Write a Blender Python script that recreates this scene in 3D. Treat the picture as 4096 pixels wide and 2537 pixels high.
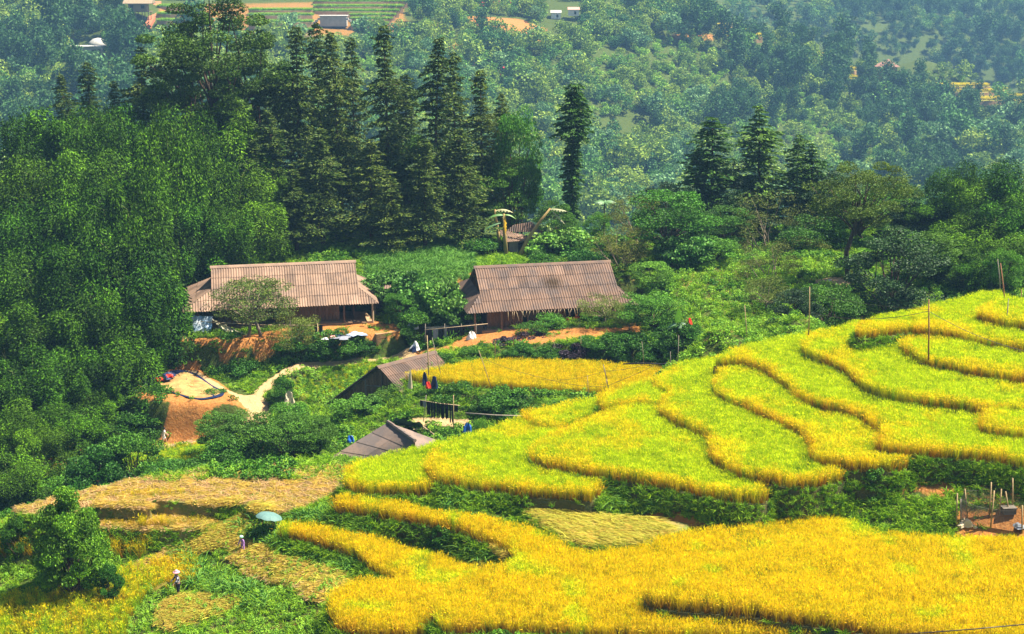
import bpy, bmesh, math, random
import numpy as np
from mathutils import Vector, Matrix

# ------------------------------------------------------------------ scene, camera, sky, sun
for _o in list(bpy.data.objects): bpy.data.objects.remove(_o)
SC = bpy.context.scene
COL = SC.collection
CAM_H, PITCH, FOC, CX, CY = 31.0, math.radians(15.0), 3400.0, 1220.5, 756.0
cam = bpy.data.cameras.new("camera"); cam_o = bpy.data.objects.new("camera", cam); COL.objects.link(cam_o)
cam_o.location = (0, 0, CAM_H); cam_o.rotation_euler = (math.pi/2 - PITCH, 0, 0)
cam.sensor_width = 36.0; cam.lens = 36.0*FOC/2441.0; cam.clip_start = 1.0; cam.clip_end = 3000.0
SC.camera = cam_o

SUN_DIR = Vector((0.51, 0.05, 0.86)).normalized()          # towards the sun: high, from the right
world = bpy.data.worlds.new("World"); SC.world = world; world.use_nodes = True
wn = world.node_tree.nodes; wl = world.node_tree.links
sky = wn.new("ShaderNodeTexSky"); sky.sky_type = 'NISHITA'; sky.sun_disc = False
sky.sun_elevation = math.asin(SUN_DIR.z); sky.sun_rotation = math.atan2(SUN_DIR.x, SUN_DIR.y)
wn["Background"].inputs[1].default_value = 0.05
wl.new(sky.outputs[0], wn["Background"].inputs[0])
sun = bpy.data.lights.new("sun", 'SUN'); sun.energy = 5.0; sun.angle = math.radians(0.5); sun.color = (1.0, 0.92, 0.75)
sun_o = bpy.data.objects.new("sun", sun); COL.objects.link(sun_o)
sun_o.rotation_euler = SUN_DIR.to_track_quat('Z', 'Y').to_euler()
SC.view_settings.view_transform = 'Standard'; SC.view_settings.look = 'None'
SC.view_settings.gamma = 1.0; SC.view_settings.use_curve_mapping = False
SC.view_settings.exposure = 1.5
SC.render.engine = 'CYCLES'
SC.cycles.max_bounces = 6; SC.cycles.diffuse_bounces = 2; SC.cycles.glossy_bounces = 2
SC.cycles.transmission_bounces = 4; SC.cycles.transparent_max_bounces = 6; SC.cycles.volume_bounces = 0
SC.cycles.use_denoising = True; SC.cycles.sample_clamp_indirect = 4.0
SC.cycles.caustics_reflective = False; SC.cycles.caustics_refractive = False
RNG = np.random.default_rng(7); random.seed(7)

# ------------------------------------------------------------------ sight lines -> places in the valley
SI, CO = math.sin(PITCH), math.cos(PITCH)
def ray(px, py):
    u = (px-CX)/FOC; v = (CY-py)/FOC
    return u, CO+v*SI, -SI+v*CO
def at_z(px, py, z):
    u, a, b = ray(px, py); t = (z-CAM_H)/b
    return Vector((u*t, a*t, z))
def at_y(px, py, Y):
    u, a, b = ray(px, py); t = Y/a
    return Vector((u*t, Y, CAM_H+b*t))
def proj(X, Y, Z):
    X = np.asarray(X, float); Y = np.asarray(Y, float); Z = np.asarray(Z, float)-CAM_H
    d = Y*CO - Z*SI; d = np.where(d < 0.1, 0.1, d); up = Y*SI + Z*CO
    return CX+FOC*X/d, CY-FOC*up/d

# ------------------------------------------------------------------ polygons
def smooth_line(pts, n=4):
    pts = [Vector(p) for p in pts]; out = []
    for i in range(len(pts)-1):
        p0 = pts[max(i-1, 0)]; p1 = pts[i]; p2 = pts[i+1]; p3 = pts[min(i+2, len(pts)-1)]
        for k in range(n):
            t = k/n
            out.append(0.5*((2*p1)+(p2-p0)*t+(2*p0-5*p1+4*p2-p3)*t*t+(3*p1-p0-3*p2+p3)*t*t*t))
    out.append(pts[-1]); return out
def inside(P, x, y):
    P = np.asarray(P, float); x = np.asarray(x, float); y = np.asarray(y, float); r = np.zeros(x.shape, bool)
    n = len(P)
    for i in range(n):
        x1, y1 = P[i]; x2, y2 = P[(i+1) % n]
        if y1 == y2: continue
        c = ((y1 > y) != (y2 > y)) & (x < (x2-x1)*(y-y1)/(y2-y1)+x1)
        r ^= c
    return r
def dist_line(P, x, y, closed=False):
    P = np.asarray(P, float); d = np.full(np.shape(x), 1e9); n = len(P)
    for i in range(n if closed else n-1):
        a = P[i]; b = P[(i+1) % n]; ab = b-a; L = ab@ab+1e-9
        t = np.clip(((x-a[0])*ab[0]+(y-a[1])*ab[1])/L, 0, 1)
        d = np.minimum(d, np.hypot(x-a[0]-t*ab[0], y-a[1]-t*ab[1]))
    return d
def signed(P, x, y):
    d = dist_line(P, x, y, True); return np.where(inside(P, x, y), d, -d)
def sstep(a, b, x):
    t = np.clip((x-a)/(b-a), 0, 1); return t*t*(3-2*t)
def vnoise(x, y, s=1.0, seed=0):
    x = np.asarray(x)/s; y = np.asarray(y)/s
    xi = np.floor(x).astype(np.int64); yi = np.floor(y).astype(np.int64); fx = x-xi; fy = y-yi
    def h(a, b):
        n = (a*374761393+b*668265263+seed*144665) & 0x7fffffff
        n = ((n ^ (n >> 13))*1274126177) & 0x7fffffff
        return ((n ^ (n >> 16)) & 0xffff)/65535.0
    fx = fx*fx*(3-2*fx); fy = fy*fy*(3-2*fy)
    return (h(xi, yi)*(1-fx)+h(xi+1, yi)*fx)*(1-fy)+(h(xi, yi+1)*(1-fx)+h(xi+1, yi+1)*fx)*fy

# ------------------------------------------------------------------ the lie of the land
FS = 1.8      # the far side of the valley lies this much farther than first paced out
RH = .85
# name, canopy height, rice?, front line (traced), back line
SLAB = [
 ("C2", -4.0, 0, [(236,1240),(240,1257),(350,1263),(470,1259),(505,1245),(560,1225)], [(560,1200),(236,1215)]),
 ("C1", -3.0, 0, [(36,1214),(44,1224),(90,1228),(150,1228),(222,1206),(300,1206),(352,1207),(362,1192),(480,1202),(590,1200),(620,1215),(700,1215),(790,1182),(830,1160)], [(835,1093),(750,1094),(600,1107),(450,1124),(330,1145),(215,1162),(160,1182),(60,1204)]),
 ("L0", -2.7, 1, [(668,1240),(668,1252),(740,1268),(804,1285),(857,1305),(886,1330),(928,1352),(950,1368),(870,1372),(805,1392),(787,1428),(800,1462),(850,1478),(950,1490),(1050,1497),(1200,1505),(1400,1515),(1700,1530),(2100,1560)], [(2100,1500),(1500,1480),(1200,1440),(1150,1400),(1170,1370),(1120,1342),(1053,1320),(982,1299),(875,1274),(804,1258),(740,1242)]),
 ("M1", -1.5, 1, [(800,1180),(804,1190),(911,1208),(1052,1230),(1123,1252),(1187,1278),(1225,1312),(1195,1335),(1120,1360),(1060,1395),(1031,1434),(1045,1460),(1074,1480),(1195,1474),(1300,1482),(1408,1487),(1639,1497),(1800,1500),(2000,1508),(2250,1520),(2600,1550)], [(2700,1280),(2441,1276),(2280,1276),(2120,1268),(2040,1238),(1960,1222),(1880,1228),(1780,1242),(1690,1256),(1560,1282),(1480,1300),(1380,1306),(1340,1288),(1265,1250),(1106,1222),(946,1190),(857,1176)]),
 ("M2", -.55, 1, [(1620,1345),(1560,1372),(1535,1398),(1560,1415),(1607,1420),(1749,1434),(1927,1457),(2104,1484),(2300,1500),(2650,1530)], [(2700,1276),(2441,1276),(2280,1276),(2120,1270),(1980,1285),(1790,1308)]),
 ("T1", -2.0, 0, [(1290,1206),(1255,1214),(1268,1233),(1320,1266),(1365,1297),(1420,1298),(1530,1287),(1640,1264)], [(1640,1246),(1560,1240),(1440,1236),(1370,1214)]),
 ("G1", -.9, 1, [(834,1098),(822,1125),(824,1140),(850,1148),(900,1151),(960,1150),(1010,1152),(1060,1140)], [(1110,1080),(1060,1050),(1000,1060),(930,1075)]),
 ("G2", -.3, 1, [(1052,1052),(1026,1080),(1013,1103),(1052,1125),(1159,1142),(1265,1156),(1350,1161),(1415,1162),(1432,1146)], [(1440,1090),(1320,1000),(1262,986),(1180,1012),(1110,1035)]),
 ("G2b", 0.0, 1, [(1330,960),(1270,972),(1249,978),(1256,992),(1290,1005),(1330,1010)], [(1500,940),(1440,938)]),
 ("G3", .35, 1, [(1510,940),(1426,977),(1343,1014),(1282,1041),(1261,1065),(1292,1083),(1359,1100),(1477,1117),(1594,1137),(1694,1157),(1778,1170),(1822,1166),(1832,1150)], [(1850,1090),(1780,1020),(1690,965),(1630,930),(1560,922)]),
 ("G3c", .7, 1, [(1560,896),(1480,915),(1436,930),(1429,944),(1440,958),(1480,955),(1530,950)], [(1640,960),(1640,880),(1600,872)]),
 ("G4", 1.0, 1, [(1604,871),(1570,890),(1553,902),(1570,912),(1592,920),(1578,940),(1577,966),(1611,986),(1688,1026),(1694,1064),(1728,1093),(1812,1120),(1895,1133),(1966,1127),(2012,1118),(2016,1106)], [(2000,1060),(1940,990),(1830,900),(1760,858),(1700,847),(1650,856)]),
 ("G5", 1.6, 1, [(1840,866),(1760,862),(1713,864),(1709,886),(1704,914),(1761,946),(1879,996),(1930,1030),(1933,1064),(1962,1080),(2068,1094),(2150,1092),(2171,1084),(2174,1070)], [(2150,1010),(2060,960),(1960,880),(1930,840),(1900,860)]),
 ("G6", 2.25, 1, [(1700,846),(1780,852),(1828,869),(1875,902),(1929,939),(2033,968),(2097,1004),(2104,1030),(2093,1046),(2175,1056),(2317,1066),(2441,1083),(2600,1095)], [(2650,960),(2400,930),(2200,905),(2080,850),(2010,800),(1960,784),(1900,792),(1830,805),(1760,824)]),
 ("G7b", 2.8, 1, [(2370,950),(2350,966),(2338,992),(2360,1008),(2441,1020),(2600,1030)], [(2650,940),(2450,930)]),
 ("G7", 3.0, 1, [(1930,790),(1917,806),(1921,822),(1962,840),(2015,865),(2051,897),(2104,922),(2175,936),(2264,947),(2353,960),(2441,965),(2600,975)], [(2650,860),(2400,850),(2200,815),(2080,775),(2047,762),(1990,776)]),
 ("G8", 3.7, 1, [(2240,790),(2180,796),(2147,810),(2175,828),(2228,848),(2317,867),(2441,885),(2600,905)], [(2650,800),(2400,790)]),
 ("G9", 4.4, 1, [(2048,759),(2040,770),(2052,781),(2110,776),(2170,770),(2264,780),(2335,795),(2441,813),(2600,835)], [(2650,760),(2500,735),(2410,720),(2404,694),(2353,689),(2214,721),(2130,740)]),
 ("G10", 5.0, 1, [(2360,716),(2330,732),(2350,744),(2385,752),(2441,760),(2600,775)], [(2640,735),(2480,714),(2410,706)]),
]
CZ = [(930,1110,-2.6),(1150,1080,-2.0),(1400,1060,-1.2),(1600,1040,-.6),(1800,1050,-.2),(1850,950,.2),(2050,1000,1.0),
 (2250,1000,1.6),(2150,880,2.0),(2300,830,2.6),(2350,745,3.2),(2000,805,1.2),(1750,857,-.7),(1690,870,-1.0),(1600,892,-1.3),(1300,990,-1.4),
 (1050,1066,-2.2),(850,1106,-2.7),(600,1150,-3.6),(300,1190,-3.7),(100,1215,-3.8),(2600,900,2.8),(2600,720,3.8),(2441,800,3.2),
 (900,1178,-2.3),(1100,1182,-1.8),(1100,1213,-2.6),(1300,1195,-1.7),(1300,1243,-2.5),(1500,1182,-1.3),(1500,1240,-2.3),
 (1700,1200,-1.3),(1700,1245,-2.3),(1900,1178,-.8),(1900,1220,-2.1),(2100,1150,-.3),(2100,1200,-1.0),(2300,1152,.1),(2300,1190,-.4),
 (2300,1235,-1.2),(2441,1156,.3),(2441,1200,-.4),(2441,1240,-1.2),(2600,1200,-.6),(1600,1262,-2.5),
 (1600,1350,-3.5),(2100,1350,-3.3),(1350,1380,-3.6),(1000,1420,-4.6),(1300,1440,-4.6),(1800,1440,-4.2),(2300,1440,-4),(1300,1600,-7),
 (2500,1600,-7),(100,1650,-9),(911,1228,-2.7),(911,1262,-3.7),(1052,1250,-2.7),(1052,1308,-3.8),(1150,1288,-2.8),(1150,1332,-3.7),
 (1000,1345,-4.4),(700,1225,-3.3),(650,1222,-3.2),(700,1278,-3.9),(800,1312,-3.9),(880,1350,-4),(700,1320,-4.3),(800,1360,-4.2),
 (870,1375,-4.1),(900,1440,-4.8),(600,1240,-3.7),(500,1280,-4.5),(600,1300,-4.4),(550,1340,-5.0),(650,1350,-4.7),(700,1400,-4.8),
 (750,1450,-4.5),(775,1410,-4.1),(600,1450,-5.8),(480,1400,-5.8),(425,1415,-5.9),(300,1400,-6.2),(150,1440,-6.6),(0,1470,-7),(400,1480,-6.3),
 (700,1500,-5.2),(100,1512,-7),(420,1330,-5.5),(330,1345,-5.7),(300,1310,-5.3),(160,1370,-6.1),(50,1390,-6.3),(30,1350,-6),
 (40,1300,-5.4),(100,1250,-4.8),(30,1240,-4.6),(350,1285,-5),(350,1255,-4.7),(-200,1300,-6),(-200,1450,-7.5)]
CYD = [(390,1100,107),(300,1140,104),(500,1090,107),(650,1085,105),(0,1250,97),(0,1100,108),(150,1150,103),(430,915,120),
 (330,930,119.5),(520,940,119),(390,1062,113.5),(430,1042,115),(300,960,119.5),(300,1045,114),(450,885,125),(400,858,129),
 (590,965,117),(690,880,124),(850,862,126),(945,848,127),(760,920,122.5),(740,960,119),(650,1000,116),(600,1040,112),
 (600,850,127),(700,846,127.2),(480,862,128),(560,880,125.5),(980,950,111.5),(1100,950,111.5),(1100,1000,109.5),(1050,1015,108.6),
 (1200,1000,109),(1350,955,109.5),(1300,975,108),(870,950,116.5),(1000,640,142),(1000,700,136),(700,600,150),(1240,600,155),
 (1000,560,158),(700,500,170),(1550,842,118),(1600,800,122),(1700,830,116),(1900,760,112),(1800,700,130),(1800,600,150),
 (1990,670,130),(2060,720,126),(2200,700,127),(2400,640,133),(2200,500,160),(1600,600,145),(1550,700,132),(1300,840,120),
 (1100,845,121),(1200,800,126),(450,1085,109),
 # the far side of the valley
 (0,250,290),(0,0,400),(200,150,320),(335,45,335),(210,140,315),(500,0,370),(400,120,330),(795,60,345),(960,60,350),(960,200,310),
 (1100,200,325),(1100,60,360),(1240,60,370),(1300,120,350),(1300,300,300),(1300,450,270),(1500,450,285),(1500,250,335),(1500,60,390),
 (1500,0,430),(1690,62,400),(1830,96,405),(1800,250,370),(1800,400,320),(2000,150,405),(2000,300,375),(2200,150,430),(2200,235,405),
 (2400,225,415),(2441,400,320),(2200,420,315),(2000,430,305),(2441,150,540),(2441,0,660),(2200,0,650),(2200,70,570),(1900,0,620),
 (1850,30,560),(1600,450,280),(2700,100,560)]
CW = [(-30,95,-9.8),(-12,96,-8.6),(2,100,-8.6),(15,106,-6.6),(30,113,-4),(42,118,-1),(-45,130,-6),(-40,140,-4),(-50,150,0),
 (-35,160,0),(-60,170,3),(-38,118,-9),(-45,110,-10.4),(-36,104,-10.4),(0,185,-9),(-45,195,-5),(40,185,-9),(0,215,-34),(-70,215,-30),
 (70,215,-34),(0,240,-34),(90,240,-34),(-80,240,-30),(10,200,-22),(60,490,-42),(150,480,-42),(100,460,-36),
 (0,760,42),(200,780,42),(-200,700,60),(-250,450,40),(0,600,40),(300,600,20),(-100,500,42),(80,90,4),(70,70,-2),(-50,80,-6),(-60,60,-10),
 (60,55,-9),(0,50,-11),(80,120,2)]
AUTO = []; _polys = []
for nm, zc, rice, fr, bk in SLAB:      # the land lies just under every terrace bed
    P = [at_z(x, y, zc) for x, y in fr+bk]; _polys.append([(q.x, q.y) for q in P]); c = sum(P, Vector())/len(P); zs = zc-(RH if rice else 0)
    for k, q in enumerate(P):
        if abs(q.x) > 50: continue
        e = (P[(k+1) % len(P)]-P[k-1]); n = Vector((-e.y, e.x, 0)).normalized()
        for sg in (1, -1):
            w = q+n*sg*.7
            if inside(_polys[-1], np.array([w.x]), np.array([w.y]))[0] and all((w.x-a[0])**2+(w.y-a[1])**2 > .9 for a in AUTO): AUTO.append((w.x, w.y, zs-(.45 if k < len(fr) else .7)))
_AU = []
for a in AUTO:      # keep the lowest bed wherever beds overlap
    zz = [SLAB[j][1]-(RH if SLAB[j][2] else 0) for j in range(len(SLAB)) if inside(_polys[j], np.array([a[0]]), np.array([a[1]]))[0]]
    _AU.append((a[0], a[1], min([a[2]]+[z-.5 for z in zz])))
AUTO = _AU
CZ = [c for c in CZ if not any(inside(P, np.array([at_z(*c).x]), np.array([at_z(*c).y]))[0] for P in _polys) and all((at_z(*c).x-a[0])**2+(at_z(*c).y-a[1])**2 > 1.0 for a in AUTO)]
_p = AUTO+[tuple(at_z(*c)) for c in CZ]+[tuple(at_y(c[0], c[1], c[2]*FS if c[2] >= 265 else c[2])) for c in CYD]+[tuple(map(float, c)) if c[1] < 400 else (c[0]*FS, c[1]*FS, CAM_H+(c[2]-CAM_H)*FS) for c in CW]+[(0., 340., -72.), (-130., 340., -60.), (140., 340., -76.), (-200., 460., -40.)]
_p = np.array(_p)
def _key(x, y): return np.stack([x/y*1.0, np.log(y/60.0)*1.0], -1)
_K = _key(_p[:, 0], _p[:, 1]); _c2 = 0.012**2
_A = np.sqrt(((_K[:, None]-_K[None])**2).sum(-1)+_c2)
_NP = len(_p); _S = np.zeros((_NP+3, _NP+3)); _S[:_NP, :_NP] = _A-np.eye(_NP)*0.0003
_Q = np.c_[np.ones(_NP), _K]; _S[:_NP, _NP:] = _Q; _S[_NP:, :_NP] = _Q.T
_W = np.linalg.solve(_S, np.r_[_p[:, 2], 0, 0, 0])
PLATS = []      # level pieces cut into the slope: (world polygon, z, falloff)
def ground(x, y):
    x = np.atleast_1d(np.asarray(x, float)); y = np.atleast_1d(np.asarray(y, float)); sh = x.shape
    x = x.ravel(); y = y.ravel(); k = _key(x, y); out = np.empty(len(x))
    for i in range(0, len(x), 20000):
        s = slice(i, i+20000)
        r = np.sqrt(((k[s, None]-_K[None])**2).sum(-1)+_c2)
        out[s] = r@_W[:_NP]+_W[_NP]+k[s]@_W[_NP+1:]
    for P, z, f in PLATS:
        P = np.asarray(P); m = (x > P[:, 0].min()-f) & (x < P[:, 0].max()+f) & (y > P[:, 1].min()-f) & (y < P[:, 1].max()+f)
        if m.any():
            w = sstep(-f, 0, signed(P, x[m], y[m])); out[m] = out[m]*(1-w)+z*w
    far = y > 240
    a = np.where(far, 1.6*FS, .10)
    m = ~far & (y > 100)
    if m.any(): out[m] += .16*(vnoise(x[m], y[m], .75, 11)-.5)
    out = out + a*(vnoise(x, y, np.where(far, 14.*FS, 2.2))-.5) + np.where(far, 5.0*FS*(vnoise(x, y, 45.*FS, 3)-.5), 0)
    return out.reshape(sh)
def gz(x, y): return float(ground([x], [y])[0])
def on_ground(px, py, lo=60.0, hi=0):
    """where the sight line first meets the land"""
    u, a, b = ray(px, py); hi = hi or (250. if lo < 200 else 1300.); Y = np.arange(lo, hi, .25 if lo < 200 else .7); t = Y/a
    g = ground(u*t, Y); z = CAM_H+b*t; k = np.argmax(z <= g)
    return Vector((u*t[k], Y[k], g[k]))
def wp(pts, z): return [tuple(at_z(x, y, z))[:2] for x, y in pts]

YARD1_Z = -4.7
PLATS.append((wp([(428,815),(560,812),(700,800),(905,795),(955,790),(960,760),(905,745),(425,762)], YARD1_Z), YARD1_Z, .5))
PLATS.append((wp([(1080,795),(1180,792),(1300,792),(1480,788),(1530,780),(1520,735),(1100,740)], -4.7), -4.7, .8))
PLATS.append((wp([(318,945),(335,905),(400,882),(470,885),(540,935),(562,955),(480,960),(400,958)], -7.3), -7.3, 1.1))
PLATS.append((wp([(985,905),(1100,935),(1250,945),(1380,948),(1500,930),(1600,905),(1600,870),(1400,860),(1250,855),(1100,858),(1000,880)], -5.3), -5.35, .6))
PLATS.append((wp([(600,795),(1500,795),(1500,700),(600,700)], -12), -12, .01)) if False else None
PLATS = [p for p in PLATS if p]

# ------------------------------------------------------------------ objects
def link(o, parent=None):
    COL.objects.link(o)
    if parent is not None: o.parent = parent
    return o
def tag(o, label=None, cat=None, group=None, kind=None):
    if label: o['label'] = label
    if cat: o['category'] = cat
    if group: o['group'] = group
    if kind: o['kind'] = kind
    return o
def empty(name, label, cat, loc=(0,0,0), rz=0.0, group=None):
    o = bpy.data.objects.new(name, None); link(o); o.location = loc; o.rotation_euler = (0, 0, rz)
    o.empty_display_size = .2
    return tag(o, label, cat, group)
def mesh_np(name, V, F, mat=None, cols=None, smooth=False):
    """V (n,3), F list of lists or an (m,k) array"""
    me = bpy.data.meshes.new(name); V = np.asarray(V, np.float32)
    if isinstance(F, np.ndarray):
        m, k = F.shape
        me.vertices.add(len(V)); me.vertices.foreach_set("co", V.ravel())
        me.loops.add(m*k); me.loops.foreach_set("vertex_index", F.astype(np.int32).ravel())
        me.polygons.add(m); me.polygons.foreach_set("loop_start", np.arange(0, m*k, k, dtype=np.int32))
        me.update(calc_edges=True)
    else:
        me.from_pydata([tuple(map(float, v)) for v in V], [], F); me.update()
    if smooth: me.polygons.foreach_set("use_smooth", np.ones(len(me.polygons), bool))
    if cols is not None:
        a = me.color_attributes.new("Col", 'FLOAT_COLOR', 'POINT')
        c = np.ones((len(V), 4), np.float32); c[:, :3] = cols; a.data.foreach_set("color", c.ravel())
    if mat: me.materials.append(mat)
    return me
def obj(name, me, parent=None, loc=(0,0,0), rot=(0,0,0), scale=(1,1,1)):
    o = bpy.data.objects.new(name, me); link(o, parent); o.location = loc; o.rotation_euler = rot; o.scale = scale
    return o
class MB:
    def __init__(s): s.v = []; s.f = []
    def add(s, V, F):
        b = len(s.v); s.v += [tuple(p) for p in V]; s.f += [[i+b for i in f] for f in F]; return s
    def box(s, c, d, M=None):
        x, y, z = d[0]/2, d[1]/2, d[2]/2
        V = [Vector((sx*x, sy*y, sz*z)) for sx in (-1, 1) for sy in (-1, 1) for sz in (-1, 1)]
        if M is not None: V = [M@v for v in V]
        c = Vector(c); V = [v+c for v in V]
        return s.add(V, [(0,1,3,2),(4,6,7,5),(0,4,5,1),(2,3,7,6),(0,2,6,4),(1,5,7,3)])
    def tube(s, pts, r, n=6, cap=True):
        pts = [Vector(p) for p in pts]; R = r if hasattr(r, '__len__') else [r]*len(pts); V = []; F = []
        up = Vector((0, 0, 1))
        for i, p in enumerate(pts):
            d = (pts[min(i+1, len(pts)-1)]-pts[max(i-1, 0)]).normalized()
            a = d.cross(up if abs(d.z) < .95 else Vector((1, 0, 0))).normalized(); b = d.cross(a)
            V += [p+(a*math.cos(2*math.pi*k/n)+b*math.sin(2*math.pi*k/n))*R[i] for k in range(n)]
        for i in range(len(pts)-1):
            F += [(i*n+k, i*n+(k+1) % n, (i+1)*n+(k+1) % n, (i+1)*n+k) for k in range(n)]
        if cap: F += [tuple(range(n))[::-1], tuple(range((len(pts)-1)*n, len(pts)*n))]
        return s.add(V, F)
    def lathe(s, prof, n=12, c=(0,0,0)):
        V = [(c[0]+r*math.cos(2*math.pi*k/n), c[1]+r*math.sin(2*math.pi*k/n), c[2]+z) for r, z in prof for k in range(n)]
        F = [(i*n+k, i*n+(k+1) % n, (i+1)*n+(k+1) % n, (i+1)*n+k) for i in range(len(prof)-1) for k in range(n)]
        return s.add(V, F+[tuple(range(n))[::-1], tuple(range((len(prof)-1)*n, len(prof)*n))])
    def mesh(s, name, mat, smooth=False): return mesh_np(name, np.array(s.v), s.f, mat, None, smooth)
    def build(s, name, mat, parent=None, loc=(0,0,0), rot=(0,0,0), smooth=False):
        return obj(name, s.mesh(name, mat, smooth), parent, loc, rot)

# ------------------------------------------------------------------ materials
MATS = {}
def mat(name, col, rough=.8, noise=0.0, nscale=4.0, bump=0.0, bscale=30.0, spec=.3, col2=None, rnd=0.0, coord='Object', metallic=0):
    if name in MATS: return MATS[name]
    m = bpy.data.materials.new(name); m.use_nodes = True; nt = m.node_tree; N = nt.nodes; L = nt.links
    p = N["Principled BSDF"]; p.inputs["Roughness"].default_value = rough; p.inputs["Specular IOR Level"].default_value = spec
    p.inputs["Metallic"].default_value = metallic
    tc = N.new("ShaderNodeTexCoord"); src = None
    if noise or col2:
        nz = N.new("ShaderNodeTexNoise"); nz.inputs["Scale"].default_value = nscale; nz.inputs["Detail"].default_value = 6; nz.inputs["Roughness"].default_value = .65
        L.new(tc.outputs[coord], nz.inputs["Vector"])
        mx = N.new("ShaderNodeMix"); mx.data_type = 'RGBA'
        rp = N.new("ShaderNodeMapRange"); rp.inputs[1].default_value = .35; rp.inputs[2].default_value = .65
        L.new(nz.outputs[0], rp.inputs[0]); L.new(rp.outputs[0], mx.inputs[0])
        c2 = col2 or tuple(c*(1-noise) for c in col)
        mx.inputs[6].default_value = (*col, 1); mx.inputs[7].default_value = (*c2, 1); src = mx.outputs[2]
    if rnd:
        oi = N.new("ShaderNodeObjectInfo"); mr = N.new("ShaderNodeMapRange"); mr.inputs[3].default_value = 1-rnd; mr.inputs[4].default_value = 1+rnd
        L.new(oi.outputs["Random"], mr.inputs[0]); mm = N.new("ShaderNodeMix"); mm.data_type = 'RGBA'; mm.blend_type = 'MULTIPLY'; mm.inputs[0].default_value = 1
        if src: L.new(src, mm.inputs[6])
        else: mm.inputs[6].default_value = (*col, 1)
        cb = N.new("ShaderNodeCombineColor")
        for i in range(3): L.new(mr.outputs[0], cb.inputs[i])
        L.new(cb.outputs[0], mm.inputs[7]); src = mm.outputs[2]
    if src: L.new(src, p.inputs["Base Color"])
    else: p.inputs["Base Color"].default_value = (*col, 1)
    if bump:
        n2 = N.new("ShaderNodeTexNoise"); n2.inputs["Scale"].default_value = bscale; n2.inputs["Detail"].default_value = 5
        L.new(tc.outputs[coord], n2.inputs["Vector"]); b = N.new("ShaderNodeBump"); b.inputs["Strength"].default_value = bump; b.inputs["Distance"].default_value = .1
        L.new(n2.outputs[0], b.inputs["Height"]); L.new(b.outputs[0], p.inputs["Normal"])
    MATS[name] = m; return m
def leafmat(name, tint=(1,1,1), trans=.4, gloss=.02, rnd=.25):
    """leaf colour comes from the mesh's own leaf colours, varied a little from plant to plant"""
    if name in MATS: return MATS[name]
    m = bpy.data.materials.new(name); m.use_nodes = True; nt = m.node_tree; N = nt.nodes; L = nt.links
    for n in list(N): N.remove(n)
    out = N.new("ShaderNodeOutputMaterial"); at = N.new("ShaderNodeAttribute"); at.attribute_name = "Col"
    oi = N.new("ShaderNodeObjectInfo"); hs = N.new("ShaderNodeHueSaturation")
    mr = N.new("ShaderNodeMapRange"); mr.inputs[3].default_value = 1-rnd; mr.inputs[4].default_value = 1+rnd; L.new(oi.outputs["Random"], mr.inputs[0])
    mh = N.new("ShaderNodeMapRange"); mh.inputs[3].default_value = .5+.05*rnd; mh.inputs[4].default_value = .5-.05*rnd; L.new(oi.outputs["Random"], mh.inputs[0])
    mu = N.new("ShaderNodeMix"); mu.data_type = 'RGBA'; mu.blend_type = 'MULTIPLY'; mu.inputs[0].default_value = 1; mu.inputs[7].default_value = (*tint, 1)
    L.new(at.outputs["Color"], mu.inputs[6]); L.new(mu.outputs[2], hs.inputs["Color"]); L.new(mr.outputs[0], hs.inputs["Value"]); L.new(mh.outputs[0], hs.inputs["Hue"])
    d = N.new("ShaderNodeBsdfDiffuse"); t = N.new("ShaderNodeBsdfTranslucent"); mx = N.new("ShaderNodeMixShader"); mx.inputs[0].default_value = trans
    L.new(hs.outputs[0], d.inputs[0]); L.new(hs.outputs[0], t.inputs[0]); L.new(d.outputs[0], mx.inputs[1]); L.new(t.outputs[0], mx.inputs[2])
    g = N.new("ShaderNodeBsdfGlossy"); g.inputs["Roughness"].default_value = .6; g.inputs[0].default_value = (.8, .85, .8, 1)
    m2 = N.new("ShaderNodeMixShader"); m2.inputs[0].default_value = gloss
    L.new(mx.outputs[0], m2.inputs[1]); L.new(g.outputs[0], m2.inputs[2]); L.new(m2.outputs[0], out.inputs[0])
    MATS[name] = m; return m
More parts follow.
